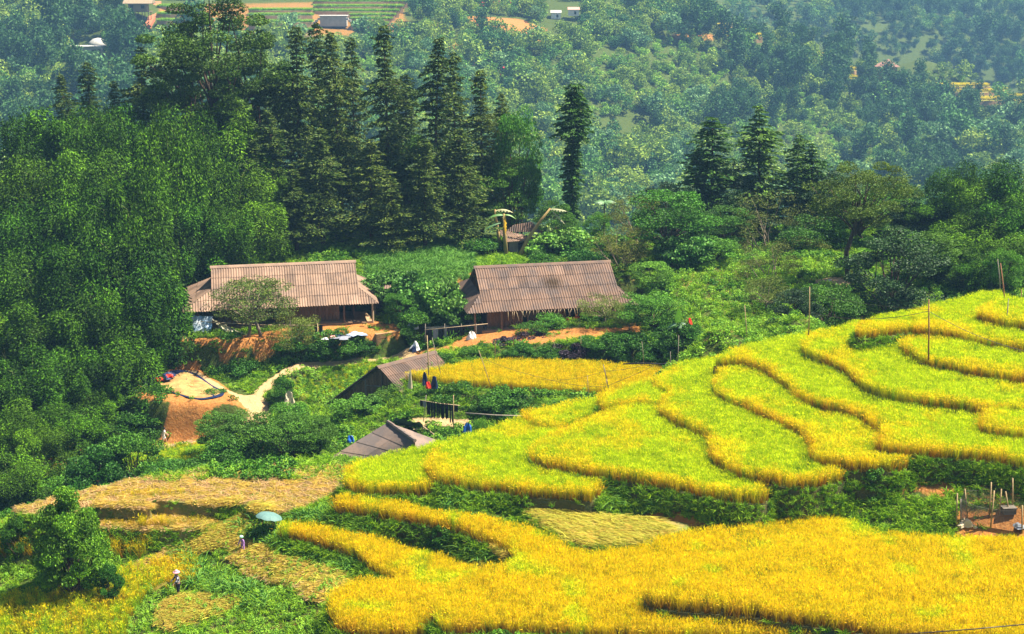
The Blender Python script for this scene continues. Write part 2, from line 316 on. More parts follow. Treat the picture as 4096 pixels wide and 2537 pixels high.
# ------------------------------------------------------------------ painted regions of bare earth, paths, grass (traced on the land)
DIRT = [  # (traced outline, strength)
 ([(430,812),(600,800),(700,780),(900,768),(955,778),(955,795),(900,800),(800,806),(700,815),(640,830),(560,826)], 1),
 ([(540,845),(640,832),(700,838),(690,850),(610,862),(650,872),(570,862),(480,870),(440,860)], .5),
 ([(960,840),(1060,828),(1130,792),(1180,786),(1480,782),(1530,765),(1530,790),(1450,798),(1400,806),(1300,818),(1230,822),(1150,830),(1060,838),(1000,850)], .8),
 ([(412,950),(500,952),(500,985),(505,1020),(470,1060),(400,1068),(260,1090),(300,1072),(385,1050)], 1),
 ([(316,945),(330,905),(395,875),(470,878),(545,930),(600,985),(560,960),(480,965)], 1),
 ([(1600,1215),(1700,1205),(1710,1245),(1620,1262)], .8), ([(1990,1160),(2060,1140),(2270,1130),(2280,1180),(2130,1185),(2000,1200)], .7),
 ([(1440,1235),(1600,1220),(1620,1265),(1400,1290)], .6), ([(2285,1215),(2441,1205),(2500,1280),(2280,1280)], 1),
 ([(1090,665),(1140,640),(1120,700),(1080,690)], .6), ([(1630,640),(1660,630),(1650,700),(1620,700)], .4),
 ([(1110,40),(1240,48),(1300,70),(1290,100),(1215,85),(1190,62),(1120,58)], 1), ([(1270,320),(1350,320),(1350,400),(1290,400)], .45),
 ([(600,1430),(780,1440),(800,1520),(640,1520)], .35), ([(2260,380),(2310,400),(2330,430),(2280,430)], .7),
 ([(930,75),(990,60),(1060,48),(1060,60),(1000,70),(940,90)], .8), ([(1060,110),(1120,95),(1110,110),(1060,130)], .7),
 ([(370,12),(730,5),(960,0),(980,60),(900,85),(600,90),(380,70)], .5),
 ([(1600,820),(1640,812),(1650,850),(1600,850)], .5), ([(1600,80),(1700,80),(1700,100),(1600,95)], .6), ([(90,1050),(200,1040),(210,1110),(120,1130)], .5)]
PATHS = [  # (traced line, half width in metres)
 ([(395,855),(450,888),(520,925),(585,955),(600,1000)], .7), ([(588,965),(640,918),(690,885),(725,868),(850,863),(945,850)], .5),
 ([(600,955),(610,985),(605,1005)], 1.5), ([(955,795),(958,830),(985,862)], .8), ([(990,1010),(1060,1008),(1120,1014)], .5),
 ([(545,1012),(480,1040),(390,1064),(270,1085)], .6), ([(1960,672),(1990,668),(2010,675)], .8)]
PATHW = []
def _setup_paths():
    for pts, w in PATHS:
        PATHW.append((np.array([tuple(on_ground(*p, lo=100))[:2] for p in pts]), w))
def dirt_at(x, y, z):
    px, py = proj(x, y, z); d = np.zeros(np.shape(x))
    for P, s in DIRT: d = np.maximum(d, s*sstep(-8, 4, signed(P, px, py)))
    front = (np.asarray(y) < 100) & (py < 1100); return np.where(front, 0, d)
def path_at(x, y):
    d = np.zeros(np.shape(x))
    for P, w in PATHW: d = np.maximum(d, 1-sstep(w*.7, w*1.15, dist_line(P, x, y)))
    return d
_setup_paths()

def land_material():
    m = bpy.data.materials.new("land"); m.use_nodes = True; nt = m.node_tree; N = nt.nodes; L = nt.links
    p = N["Principled BSDF"]; p.inputs["Roughness"].default_value = .95; p.inputs["Specular IOR Level"].default_value = .1
    tc = N.new("ShaderNodeTexCoord")
    def noise(s, lo=.35, hi=.65):
        n = N.new("ShaderNodeTexNoise"); n.inputs["Scale"].default_value = s; n.inputs["Detail"].default_value = 8; n.inputs["Roughness"].default_value = .7
        L.new(tc.outputs["Object"], n.inputs["Vector"]); r = N.new("ShaderNodeMapRange"); r.inputs[1].default_value = lo; r.inputs[2].default_value = hi
        L.new(n.outputs[0], r.inputs[0]); return r.outputs[0], n.outputs[0]
    def mix(f, a, b):
        x = N.new("ShaderNodeMix"); x.data_type = 'RGBA'
        for s, i in ((f, 0), (a, 6), (b, 7)):
            if isinstance(s, tuple): x.inputs[i].default_value = (*s, 1)
            else: L.new(s, x.inputs[i])
        return x.outputs[2]
    n1, r1 = noise(.8); n2, r2 = noise(6.0); n3, r3 = noise(2.5)
    green = mix(n1, (.04, .10, .010), (.10, .15, .02)); green = mix(n2, green, (.05, .045, .018))
    dirt = mix(n3, (.44, .155, .03), (.22, .075, .018)); dirt = mix(n2, dirt, (.46, .22, .07))
    path = mix(n2, (.50, .36, .19), (.36, .23, .11))
    at = N.new("ShaderNodeAttribute"); at.attribute_name = "Col"; sp = N.new("ShaderNodeSeparateColor"); L.new(at.outputs["Color"], sp.inputs[0])
    def edge(src, nz):
        a = N.new("ShaderNodeMath"); a.operation = 'ADD'; L.new(src, a.inputs[0]); L.new(nz, a.inputs[1])
        r = N.new("ShaderNodeMapRange"); r.inputs[1].default_value = .85; r.inputs[2].default_value = 1.1; L.new(a.outputs[0], r.inputs[0]); return r.outputs[0]
    c = mix(edge(sp.outputs[0], r3), green, dirt); c = mix(edge(sp.outputs[1], r2), c, path)
    L.new(c, p.inputs["Base Color"])
    b = N.new("ShaderNodeBump"); b.inputs["Strength"].default_value = .8; b.inputs["Distance"].default_value = .25; L.new(r3, b.inputs["Height"]); L.new(b.outputs[0], p.inputs["Normal"])
    return m
M_LAND = land_material()

def fan(name, ys, us, kind='structure'):
    Yg, Ug = np.meshgrid(ys, us, indexing='ij'); X = Ug*Yg; Z = ground(X, Yg)
    V = np.stack([X.ravel(), Yg.ravel(), Z.ravel()], -1); ny, nu = len(ys), len(us)
    i = np.arange(ny-1)[:, None]*nu+np.arange(nu-1)[None]; F = np.stack([i, i+1, i+1+nu, i+nu], -1).reshape(-1, 4)
    c = np.zeros((len(V), 3)); c[:, 0] = dirt_at(V[:, 0], V[:, 1], V[:, 2]); c[:, 1] = path_at(V[:, 0], V[:, 1])*(1-sstep(.5, 1.0, np.hypot(np.gradient(Z, axis=0)/np.gradient(Yg, axis=0), np.gradient(Z, axis=1)/(Yg*(us[1]-us[0])))).ravel())
    o = obj(name, mesh_np(name, V, F, M_LAND, c, True)); o['kind'] = kind; return o
g1 = fan("ground", np.r_[np.arange(45, 100, .6), np.arange(100, 135, .3), np.arange(135, 228, 1.0)], np.linspace(-.52, .52, 330))
g1['label'] = "green and ochre hillside ground under the terraces and the hamlet"
g2 = fan("far_hills", np.r_[np.arange(227, 760, 3.6), np.arange(760, 1420, 9.0)], np.linspace(-.62, .62, 240))
g2['label'] = "hazy wooded slopes across the valley"

# ------------------------------------------------------------------ terraces: level beds with earth risers, stacked up the hill
M_SOIL = mat("terrace_earth", (.10, .085, .025), .95, col2=(.05, .07, .02), nscale=1.5, bump=.5, bscale=5)
M_STUB = mat("stubble_earth", (.30, .21, .07), .95, col2=(.12, .17, .03), nscale=1.8, bump=.6, bscale=6)
LEVEL = []
for nm, zc, rice, fr, bk in SLAB:
    f2 = [Vector((p.x, p.y)) for p in (at_z(x, y, zc) for x, y in fr)]; b2 = [Vector((p.x, p.y)) for p in (at_z(x, y, zc) for x, y in bk)]
    fs = smooth_line(f2, 5)
    fs = [Vector((p.x+.22*(vnoise(p.x, p.y, .9, 5)-.5), p.y+.22*(vnoise(p.x, p.y, .9, 6)-.5))) for p in fs]
    bs = smooth_line(b2, 3)
    LEVEL.append(dict(name=nm, zc=zc, zs=zc-(RH if rice else 0), rice=rice, front=np.array([tuple(p) for p in fs]), poly=np.array([tuple(p) for p in fs+bs])))
def slab_mesh(d, drop=2.2):
    P = d['poly']; n = len(P); bm = bmesh.new()
    area = sum(P[i][0]*P[(i+1) % n][1]-P[(i+1) % n][0]*P[i][1] for i in range(n)); sgn = 1 if area > 0 else -1
    top = [bm.verts.new((p[0], p[1], d['zs'])) for p in P]
    bot = []
    for i in range(n):
        e = Vector(P[(i+1) % n])-Vector(P[i-1]); nrm = Vector((e.y, -e.x)).normalized()*sgn
        bot.append(bm.verts.new((P[i][0]+nrm.x*.35, P[i][1]+nrm.y*.35, d['zs']-drop)))
    for i in range(n):
        j = (i+1) % n; bm.faces.new((top[i], bot[i], bot[j], top[j]) if sgn > 0 else (top[j], bot[j], bot[i], top[i]))
    from mathutils.geometry import delaunay_2d_cdt
    vo, eo, fo, *_r = delaunay_2d_cdt([Vector((p[0], p[1])) for p in P], [(i, (i+1) % n) for i in range(n)], [], 0, 1e-5)
    tv = [bm.verts.new((v.x, v.y, d['zs'])) for v in vo]; ce = np.array([[(vo[a].x+vo[b].x+vo[c].x)/3, (vo[a].y+vo[b].y+vo[c].y)/3] for a, b, c in fo]); ok = inside(P, ce[:, 0], ce[:, 1])
    for t, k in zip(fo, ok):
        if k: bm.faces.new([tv[i] for i in t])
    bmesh.ops.remove_doubles(bm, verts=bm.verts, dist=1e-4); bmesh.ops.recalc_face_normals(bm, faces=bm.faces)
    me = bpy.data.meshes.new("terrace"); bm.to_mesh(me); bm.free(); me.materials.append(M_SOIL if d['rice'] else M_STUB); return me
for d in LEVEL:
    o = obj("terrace", slab_mesh(d)); o['kind'] = 'structure'
GOLD_P = wp([(975,884),(1000,891),(1100,899),(1200,906),(1300,914),(1400,919),(1490,914),(1580,900),(1600,895),(1600,868),(1500,862),(1400,854),(1250,850),(1130,853),(1080,862),(1000,878),(960,880)], -4.4)
def soil_at(x, y):
    """top of whatever earth is there: the land or the highest terrace bed; and which bed"""
    z = ground(x, y); k = np.full(np.shape(x), -1)
    for i, d in enumerate(LEVEL):
        P = d['poly']; m = (x > P[:, 0].min()) & (x < P[:, 0].max()) & (y > P[:, 1].min()) & (y < P[:, 1].max())
        m &= inside(P, x, y) & (d['zs'] > z); z = np.where(m, d['zs'], z); k = np.where(m, i, k)
    return z, k
# ------------------------------------------------------------------ leaves and plants
def strips(base, dirs, length, width, droop, segs=2, rng=RNG, colb=None, colt=None, jit=.15):
    """thin curved blades; base (n,3), dirs (n,3) unit"""
    n = len(base); side = np.cross(dirs, rng.normal(size=(n, 3))); side /= np.linalg.norm(side, axis=1, keepdims=True)+1e-9
    length = np.broadcast_to(length, n); V = []; C = []
    jt = 1+jit*rng.normal(size=(n, 1))
    for s in range(segs+1):
        t = s/segs; c = base+dirs*(length[:, None]*t); c[:, 2] -= droop*length*t*t
        out = dirs.copy(); out[:, 2] = 0; c += out*(length[:, None]*droop*.5*t*t)
        w = width*(1-t**1.5*.9)*.5
        V += [c-side*w, c+side*w]
        if colb is not None:
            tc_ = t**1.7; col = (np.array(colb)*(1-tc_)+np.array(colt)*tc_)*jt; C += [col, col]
    V = np.stack(V, 1); k = 2*(segs+1); idx = np.arange(n)[:, None]*k
    F = np.concatenate([np.stack([idx[:, 0]+2*s, idx[:, 0]+2*s+1, idx[:, 0]+2*s+3, idx[:, 0]+2*s+2], -1) for s in range(segs)])
    return V.reshape(-1, 3), F, (np.clip(np.stack(C, 1).reshape(-1, 3), 0.001, 1) if colb is not None else None)
def leaves(c, length, width, col, col2, rng=RNG, down=0.0, flat=0.0, jit=.25, rnd2=.5, dirs=None):
    """one rhombus per leaf at centres c"""
    n = len(c); d = rng.normal(size=(n, 3)) if dirs is None else dirs+rng.normal(size=(n, 3))*.35
    d[:, 2] = d[:, 2]*(1-flat)-down; d /= np.linalg.norm(d, axis=1, keepdims=True)+1e-9
    nr = rng.normal(size=(n, 3))*(1-flat)+np.array([0, 0, 1.2*flat+.3]); s = np.cross(d, nr); s /= np.linalg.norm(s, axis=1, keepdims=True)+1e-9
    L = (length*rng.uniform(.65, 1.25, n))[:, None]; W = (width*rng.uniform(.7, 1.2, n))[:, None]
    V = np.stack([c-d*L*.5, c+s*W*.5, c+d*L*.5, c-s*W*.5], 1).reshape(-1, 3)
    F = np.arange(4*n).reshape(-1, 4); m = rng.random((n, 1))*rnd2
    C = (np.array(col)*(1-m)+np.array(col2)*m)*(1+jit*rng.normal(size=(n, 1)).clip(-2, 2)); C = np.repeat(np.clip(C, .002, 1), 4, 0)
    return V, F, C
def join(parts):
    V = []; F = []; C = []; b = 0
    for v, f, c in parts: V.append(v); F.append(f+b); C.append(c); b += len(v)
    return np.concatenate(V), np.concatenate(F), np.concatenate(C)
LM = leafmat("leaf", trans=.22); LMD = leafmat("leaf_dense", trans=.25, gloss=.02); LMR = leafmat("rice_leaf", trans=.5, gloss=.004, rnd=.20)
LMB = leafmat("bamboo_leaf", trans=.10, gloss=.01, rnd=.3); LMG = leafmat("leaf_glossy", trans=.2, gloss=.03)

# instanced cover -----------------------------------------------------------
def var_coll(name, meshes):
    c = bpy.data.collections.new(name)
    for i, me in enumerate(meshes):
        o = bpy.data.objects.new("%s_%02d" % (name, i), me); c.objects.link(o)
    return c
_GN = {}
def gn_group(coll):
    if coll.name in _GN: return _GN[coll.name]
    g = bpy.data.node_groups.new("scatter_"+coll.name, 'GeometryNodeTree')
    g.interface.new_socket("Geometry", in_out='INPUT', socket_type='NodeSocketGeometry'); g.interface.new_socket("Geometry", in_out='OUTPUT', socket_type='NodeSocketGeometry')
    N = g.nodes; L = g.links; gi = N.new("NodeGroupInput"); go = N.new("NodeGroupOutput"); ip = N.new("GeometryNodeInstanceOnPoints")
    ci = N.new("GeometryNodeCollectionInfo"); ci.inputs[0].default_value = coll; ci.inputs[1].default_value = True; ci.inputs[2].default_value = True
    def attr(n, t):
        a = N.new("GeometryNodeInputNamedAttribute"); a.data_type = t; a.inputs[0].default_value = n; return a.outputs[0]
    L.new(gi.outputs[0], ip.inputs["Points"]); L.new(ci.outputs[0], ip.inputs["Instance"]); ip.inputs["Pick Instance"].default_value = True
    L.new(attr("idx", 'INT'), ip.inputs["Instance Index"]); L.new(attr("rot", 'FLOAT_VECTOR'), ip.inputs["Rotation"]); L.new(attr("scl", 'FLOAT_VECTOR'), ip.inputs["Scale"])
    L.new(ip.outputs[0], go.inputs[0]); _GN[coll.name] = g; return g
N_INST = 0
def scatter(name, pts, coll, idx, scl, label, tilt=.12, cat=None, rng=RNG, rz=None):
    global N_INST
    n = len(pts)
    if n == 0: return None
    N_INST += n
    me = bpy.data.meshes.new(name); me.vertices.add(n); me.vertices.foreach_set("co", np.asarray(pts, np.float32).ravel())
    a = me.attributes.new("idx", 'INT', 'POINT'); a.data.foreach_set("value", np.broadcast_to(idx, n).astype(np.int32))
    r = np.stack([rng.normal(size=n)*tilt, rng.normal(size=n)*tilt, rng.uniform(0, 6.283, n) if rz is None else rz], -1).astype(np.float32)
    a = me.attributes.new("rot", 'FLOAT_VECTOR', 'POINT'); a.data.foreach_set("vector", r.ravel())
    s = np.broadcast_to(scl, n) if np.ndim(scl) < 2 else scl
    s = (np.repeat(s[:, None], 3, 1) if np.ndim(s) == 1 else s).astype(np.float32)
    a = me.attributes.new("scl", 'FLOAT_VECTOR', 'POINT'); a.data.foreach_set("vector", np.ascontiguousarray(s).ravel())
    o = obj(name, me); md = o.modifiers.new("scatter", 'NODES'); md.node_group = gn_group(coll)
    o['kind'] = 'stuff'; o['label'] = label
    if cat: o['category'] = cat
    return o
# tufts
def rice_tuft(colb, colt, pan, n=20, h=.92, seed=0, npan=11, spread=.11):
    r = np.random.default_rng(seed); b = np.c_[r.normal(size=(n, 2))*.07, np.zeros(n)]
    d = np.c_[r.normal(size=(n, 2))*spread*1.3, np.ones(n)]; d /= np.linalg.norm(d, axis=1, keepdims=True)
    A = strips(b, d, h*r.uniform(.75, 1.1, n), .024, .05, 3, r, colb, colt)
    b2 = np.c_[r.normal(size=(npan, 2))*.07, np.zeros(npan)+.0]; d2 = np.c_[r.normal(size=(npan, 2))*spread*1.6, np.ones(npan)]; d2 /= np.linalg.norm(d2, axis=1, keepdims=True)
    top = b2+d2*h*.78; dd = d2.copy(); dd[:, 2] *= .8; dd[:, :2] *= 2.0; dd /= np.linalg.norm(dd, axis=1, keepdims=True)
    B = strips(top, dd, .18*r.uniform(.7, 1.2, npan), .034, .35, 2, r, pan, pan, .2)
    return mesh_np("rice_tuft", *join([A, B])[:2], LMR, join([A, B])[2])
def mk(f, **k):
    return f(**k)
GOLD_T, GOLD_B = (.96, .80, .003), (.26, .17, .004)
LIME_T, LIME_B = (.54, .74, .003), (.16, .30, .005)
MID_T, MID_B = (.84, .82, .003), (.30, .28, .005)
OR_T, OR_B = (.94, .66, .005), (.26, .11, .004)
rice_m = []
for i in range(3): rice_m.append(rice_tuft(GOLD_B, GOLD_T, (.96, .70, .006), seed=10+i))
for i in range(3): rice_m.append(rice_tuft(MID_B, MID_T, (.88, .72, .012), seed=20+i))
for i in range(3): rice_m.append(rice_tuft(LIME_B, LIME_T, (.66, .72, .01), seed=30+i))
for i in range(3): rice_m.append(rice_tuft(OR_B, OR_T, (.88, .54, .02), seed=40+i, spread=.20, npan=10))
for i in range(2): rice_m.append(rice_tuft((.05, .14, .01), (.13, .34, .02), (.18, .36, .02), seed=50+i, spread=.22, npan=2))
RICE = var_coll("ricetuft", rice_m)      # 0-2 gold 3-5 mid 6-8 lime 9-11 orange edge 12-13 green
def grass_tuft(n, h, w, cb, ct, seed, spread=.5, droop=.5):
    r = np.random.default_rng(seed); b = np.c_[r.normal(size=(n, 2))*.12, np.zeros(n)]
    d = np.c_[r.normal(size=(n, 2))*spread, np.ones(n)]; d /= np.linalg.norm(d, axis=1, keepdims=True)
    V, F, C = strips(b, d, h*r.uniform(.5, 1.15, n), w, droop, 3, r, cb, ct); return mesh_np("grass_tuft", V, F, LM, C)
def weed(n, h, ll, lw, c1, c2, seed, r0=.3, m=LM):
    r = np.random.default_rng(seed); p = r.normal(size=(n, 3)); p /= np.linalg.norm(p, axis=1, keepdims=True)
    p *= r.uniform(.5, 1, (n, 1)); p[:, :2] *= r0; p[:, 2] = (p[:, 2]*.5+.5)*h
    V, F, C = leaves(p, ll, lw, c1, c2, r, flat=.3); return mesh_np("weed", V, F, m, C)
G = []
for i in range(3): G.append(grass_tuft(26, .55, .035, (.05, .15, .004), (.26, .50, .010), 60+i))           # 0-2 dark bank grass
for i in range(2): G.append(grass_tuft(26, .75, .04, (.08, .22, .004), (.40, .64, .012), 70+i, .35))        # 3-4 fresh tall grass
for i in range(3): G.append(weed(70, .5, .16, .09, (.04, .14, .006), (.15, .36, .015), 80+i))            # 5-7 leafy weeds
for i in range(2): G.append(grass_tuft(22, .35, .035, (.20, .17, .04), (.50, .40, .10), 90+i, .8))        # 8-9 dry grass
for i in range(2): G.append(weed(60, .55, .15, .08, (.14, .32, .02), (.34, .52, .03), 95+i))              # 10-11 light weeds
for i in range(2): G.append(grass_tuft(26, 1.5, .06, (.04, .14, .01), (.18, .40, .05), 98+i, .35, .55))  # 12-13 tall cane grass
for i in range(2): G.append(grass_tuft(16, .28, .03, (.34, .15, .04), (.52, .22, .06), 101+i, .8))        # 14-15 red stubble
COVER = var_coll("coverplant", G)

# ------------------------------------------------------------------ rice on every bed
WORDS = {"L0": "deep gold rice in the lowest bed at the picture's foot", "M1": "golden rice filling the broad bottom field", "M2": "golden rice on the raised bed in front of the netting pen",
 "G1": "lime green rice in the bed right of the grey shed roof", "G2": "green rice ending in a rounded tip above the weedy bank", "G2b": "thin bed of yellow-green rice at the crest by the woven fence",
 "G3": "wide fan-shaped bed of lime green rice in the middle of the hill", "G3c": "small pointed bed of rice at the crest below the leaning pole", "G4": "S-curved bed of green-gold rice fourth up the hill",
 "G5": "long bed of rice with a bright gold rim fifth up the hill", "G6": "broad bed of rice above the dark weedy bank", "G7b": "small rounded bed of rice cut off by the right border",
 "G7": "curving bed of rice with a ragged orange rim seventh up the hill", "G8": "bed of rice around the foot of the tall bare post", "G9": "uppermost long bed of rice along the skyline of the hill", "G10": "short top bed of rice beside the two thin posts"}
for i, d in enumerate(LEVEL):
    if not d['rice']: continue
    P = d['poly']; sp = .205 if d['zc'] < 0 else .22; r = np.random.default_rng(200+i)
    gx, gy = np.meshgrid(np.arange(P[:, 0].min(), P[:, 0].max(), sp), np.arange(max(P[:, 1].min(), 56), P[:, 1].max(), sp))
    gx = gx.ravel()+r.uniform(-.1, .1, gx.size); gy = gy.ravel()+r.uniform(-.1, .1, gy.size)
    px, py = proj(gx, gy, d['zc']); m = inside(P, gx, gy) & (px > -60) & (px < 2500) & (py < 1640); gx, gy = gx[m], gy[m]
    z, k = soil_at(gx, gy); m = (k == i) ; gx, gy = gx[m], gy[m]
    fd = dist_line(d['front'], gx, gy); n1 = vnoise(gx, gy, 3.4, 3)*.5+vnoise(gx, gy, 1.1, 4)*.5; u = r.random(len(gx))
    gold = np.exp(-fd/ (.6 if d['name'][0] == 'G' else 9)) ; base = {'G': .10, 'M': .66, 'L': .80}[d['name'][0]]
    if d['name'] in ('G6', 'G7', 'G8', 'G7b'): base = .06
    g = base+gold*.72+(n1-.5)*.75+(u-.5)*.30
    px, py = proj(gx, gy, d['zc'])
    if d['name'] == 'M1': g -= .55*sstep(1.0, 0, np.abs((py-1240)/45))*sstep(1950, 2050, px)
    idx = np.where(g > .62, r.integers(0, 3, len(gx)), np.where(g > .28, r.integers(3, 6, len(gx)), r.integers(6, 9, len(gx))))
    idx = np.where((fd < .16+.2*n1) & (r.random(len(gx)) < .4), r.integers(9, 12, len(gx)), idx)
    gp = (vnoise(gx, gy, 1.7, 55) > .80); idx = np.where(gp & (idx < 3), r.integers(3, 8, len(gx)), idx)
    idx = np.where((r.random(len(gx)) < .02+.10*(vnoise(gx, gy, 2.6, 57) > .78)), r.integers(12, 14, len(gx)), idx)
    s = r.uniform(.85, 1.15, len(gx))*(.9+.25*vnoise(gx, gy, 1.5, 9))*np.where(fd < .5, .95, 1)
    if d['name'] == 'G9': s *= .9
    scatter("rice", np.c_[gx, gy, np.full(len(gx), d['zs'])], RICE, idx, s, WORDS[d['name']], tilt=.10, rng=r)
# gold field beside the hamlet and the patches that follow the slope
def patch(name, P, zc, sp, mix, label, coll=RICE, seed=0, drape=True, px_poly=None, lo=60, hi=0, s0=.85, s1=1.15, p=1.0, tilt=.1):
    r = np.random.default_rng(seed)
    if px_poly is not None:
        Q = np.array([tuple(on_ground(x, y, lo, hi))[:2] for x, y in px_poly])
    else: Q = np.array(P)
    gx, gy = np.meshgrid(np.arange(Q[:, 0].min(), Q[:, 0].max(), sp), np.arange(Q[:, 1].min(), Q[:, 1].max(), sp))
    gx = gx.ravel()+r.uniform(-.5, .5, gx.size)*sp; gy = gy.ravel()+r.uniform(-.5, .5, gy.size)*sp
    m = inside(Q, gx, gy) & (r.random(len(gx)) < p); gx, gy = gx[m], gy[m]
    if zc is None: z, k = soil_at(gx, gy)
    else: z = np.full(len(gx), zc)
    idx = r.choice(mix, len(gx)); return scatter(name, np.c_[gx, gy, z], coll, idx, r.uniform(s0, s1, len(gx)), label, tilt=tilt, rng=r)
patch("rice", GOLD_P, -5.33, .27, [0, 1, 2, 0, 1, 3], "level field of ripe gold rice below the right house", seed=301)
obj("terrace", slab_mesh(dict(poly=np.array(GOLD_P), zs=-5.34, rice=1), 1.2))['kind'] = 'structure'
patch("rice", None, None, .25, [0, 1, 2, 9], "thin strip of uncut gold rice along the far rim of the harvested field", seed=302, px_poly=[(440,1135),(600,1116),(830,1104),(830,1092),(700,1097),(520,1110),(440,1124)], lo=78, hi=90)
patch("rice", None, None, .27, [0, 1, 3, 9], "patch of gold rice right of the round bush", seed=303, px_poly=[(232,1312),(260,1328),(330,1340),(350,1328),(400,1302),(425,1288),(240,1295)])
patch("rice", None, None, .27, [0, 1, 9, 9], "orange-gold rice at the left border beside the round bush", seed=304, px_poly=[(-40,1295),(40,1297),(82,1312),(88,1336),(30,1335),(-40,1330)])
patch("rice", None, None, .27, [0, 3, 4, 6, 6, 7, 9], "half-ripe sloping rice field in front of the woman in the pink hat", seed=305, px_poly=[(-60,1455),(100,1425),(200,1400),(300,1372),(370,1352),(400,1345),(395,1400),(360,1420),(320,1460),(300,1540),(-60,1560)], s0=.7, s1=1.0)
patch("rice", None, None, .27, [0, 9, 9, 3], "standing rice waiting to be cut around the woman in the pink hat", seed=306, px_poly=[(380,1350),(430,1345),(470,1350),(470,1400),(400,1408)], s0=.8, s1=1.1)

patch("crop", None, None, .42, [6, 12, 3, 13, 7], "small terraced plots of green and yellow crop between the path and the brown shed", seed=311, px_poly=[(655,935),(700,902),(900,866),(905,880),(850,925),(765,962),(700,962)], lo=108, hi=130, s0=.45, s1=.75)
patch("crop", None, None, .36, [6, 12, 3, 13, 7], "short green and gold rice on the low bed under the walking man", seed=312, px_poly=[(285,1085),(380,1068),(480,1066),(500,1090),(470,1110),(300,1120)], lo=98, hi=118, s0=.5, s1=.8)

patch("rice", None, None, .28, [0, 3, 0, 9], "narrow gold strip on the bench under the harvested upper field", seed=313, px_poly=[(232,1236),(300,1236),(360,1222),(440,1226),(470,1236),(400,1240),(300,1246),(240,1250)], lo=70, hi=90, s0=.35, s1=.6)
patch("rice", None, None, .30, [0, 3, 12, 9, 12], "mixed gold and green strip of rice right of the round tree", seed=314, px_poly=[(250,1275),(350,1280),(470,1268),(500,1262),(520,1275),(450,1290),(340,1300),(250,1292)], lo=70, hi=90, s0=.4, s1=.75)
# ------------------------------------------------------------------ trees: crown and trunk meshes, shared between copies
BARK = mat("bark", (.13, .085, .05), .9, col2=(.05, .035, .025), nscale=6, bump=.6, bscale=20)
BARKL = mat("bark_pale", (.24, .19, .13), .9, col2=(.10, .08, .055), nscale=6, bump=.5, bscale=20)
CULM = mat("bamboo_culm", (.20, .24, .06), .6, col2=(.10, .14, .04), nscale=5)
def rot2(v, a): return np.array([v[0]*math.cos(a)-v[1]*math.sin(a), v[0]*math.sin(a)+v[1]*math.cos(a)])
def conifer(h, w, seed, c1=(.018, .058, .008), c2=(.13, .18, .02), col=False, bare=.16):
    """tall fir-like tree with ragged drooping layers of boughs"""
    r = np.random.default_rng(seed); P = []; D = []; mb = MB()
    lean = r.normal(size=2)*.012*h
    ax = lambda t: np.array([lean[0]*t*t, lean[1]*t*t, h*t])
    mb.tube([ax(t) for t in (0, .15, .4, .7, .97)], [h*.014, h*.012, h*.009, h*.005, .02], 6)
    z = bare*h
    while z < h*.985:
        t = z/h; prof = min(1.0, (1-t)**.62*1.25)*(1+.25*math.sin(t*19+seed*2)) if not col else (.30 if t < .62 else (.30+.95*sstep(.62, .72, t))*(1-t)**.55*1.15)
        L0 = w*prof*r.uniform(.55, 1.1) + .25
        nb = r.integers(6, 10) if not col else r.integers(7, 10); a0 = r.uniform(0, 6.28)
        for k in range(nb):
            a = a0+k*6.283/nb+r.normal()*.25; L = L0*(r.uniform(.35, 1.35) if not col else r.uniform(.6, 1.2)); c = ax(t)
            dv = np.array([math.cos(a), math.sin(a)]); sag = r.uniform(.05, .28); up = r.uniform(.0, .35)*(1 if t > .5 else .5)
            m = max(3, int(L*19))
            s = r.uniform(.12, 1, m)**.8
            wd = .34*L*(1-np.abs(s-.45))+.10
            lat = r.normal(size=m)*.45*wd
            x = c[0]+dv[0]*s*L-dv[1]*lat; y = c[1]+dv[1]*s*L+dv[0]*lat
            zz = c[2]+up*s*L-sag*L*s*s*1.6-np.abs(lat)*.25+r.normal(size=m)*.07
            P.append(np.c_[x, y, zz]); D.append(np.c_[dv[0]+0*s, dv[1]+0*s, -.35+0*s])
            if k % 2 == 0 and L > 1.2: mb.tube([c, (c[0]+dv[0]*L*.75, c[1]+dv[1]*L*.75, c[2]+up*.75*L-sag*L*.9)], [.05, .015], 3, False)
        z += r.uniform(.35, .8)*(.8 if not col else .55)
    P = np.concatenate(P); D = np.concatenate(D)
    V, F, C = leaves(P, .44, .19, c1, c2, r, flat=.25, dirs=D, rnd2=.9)
    return mesh_np("conifer_crown", V, F, LMD, C), mb.mesh("conifer_trunk", BARK, True)
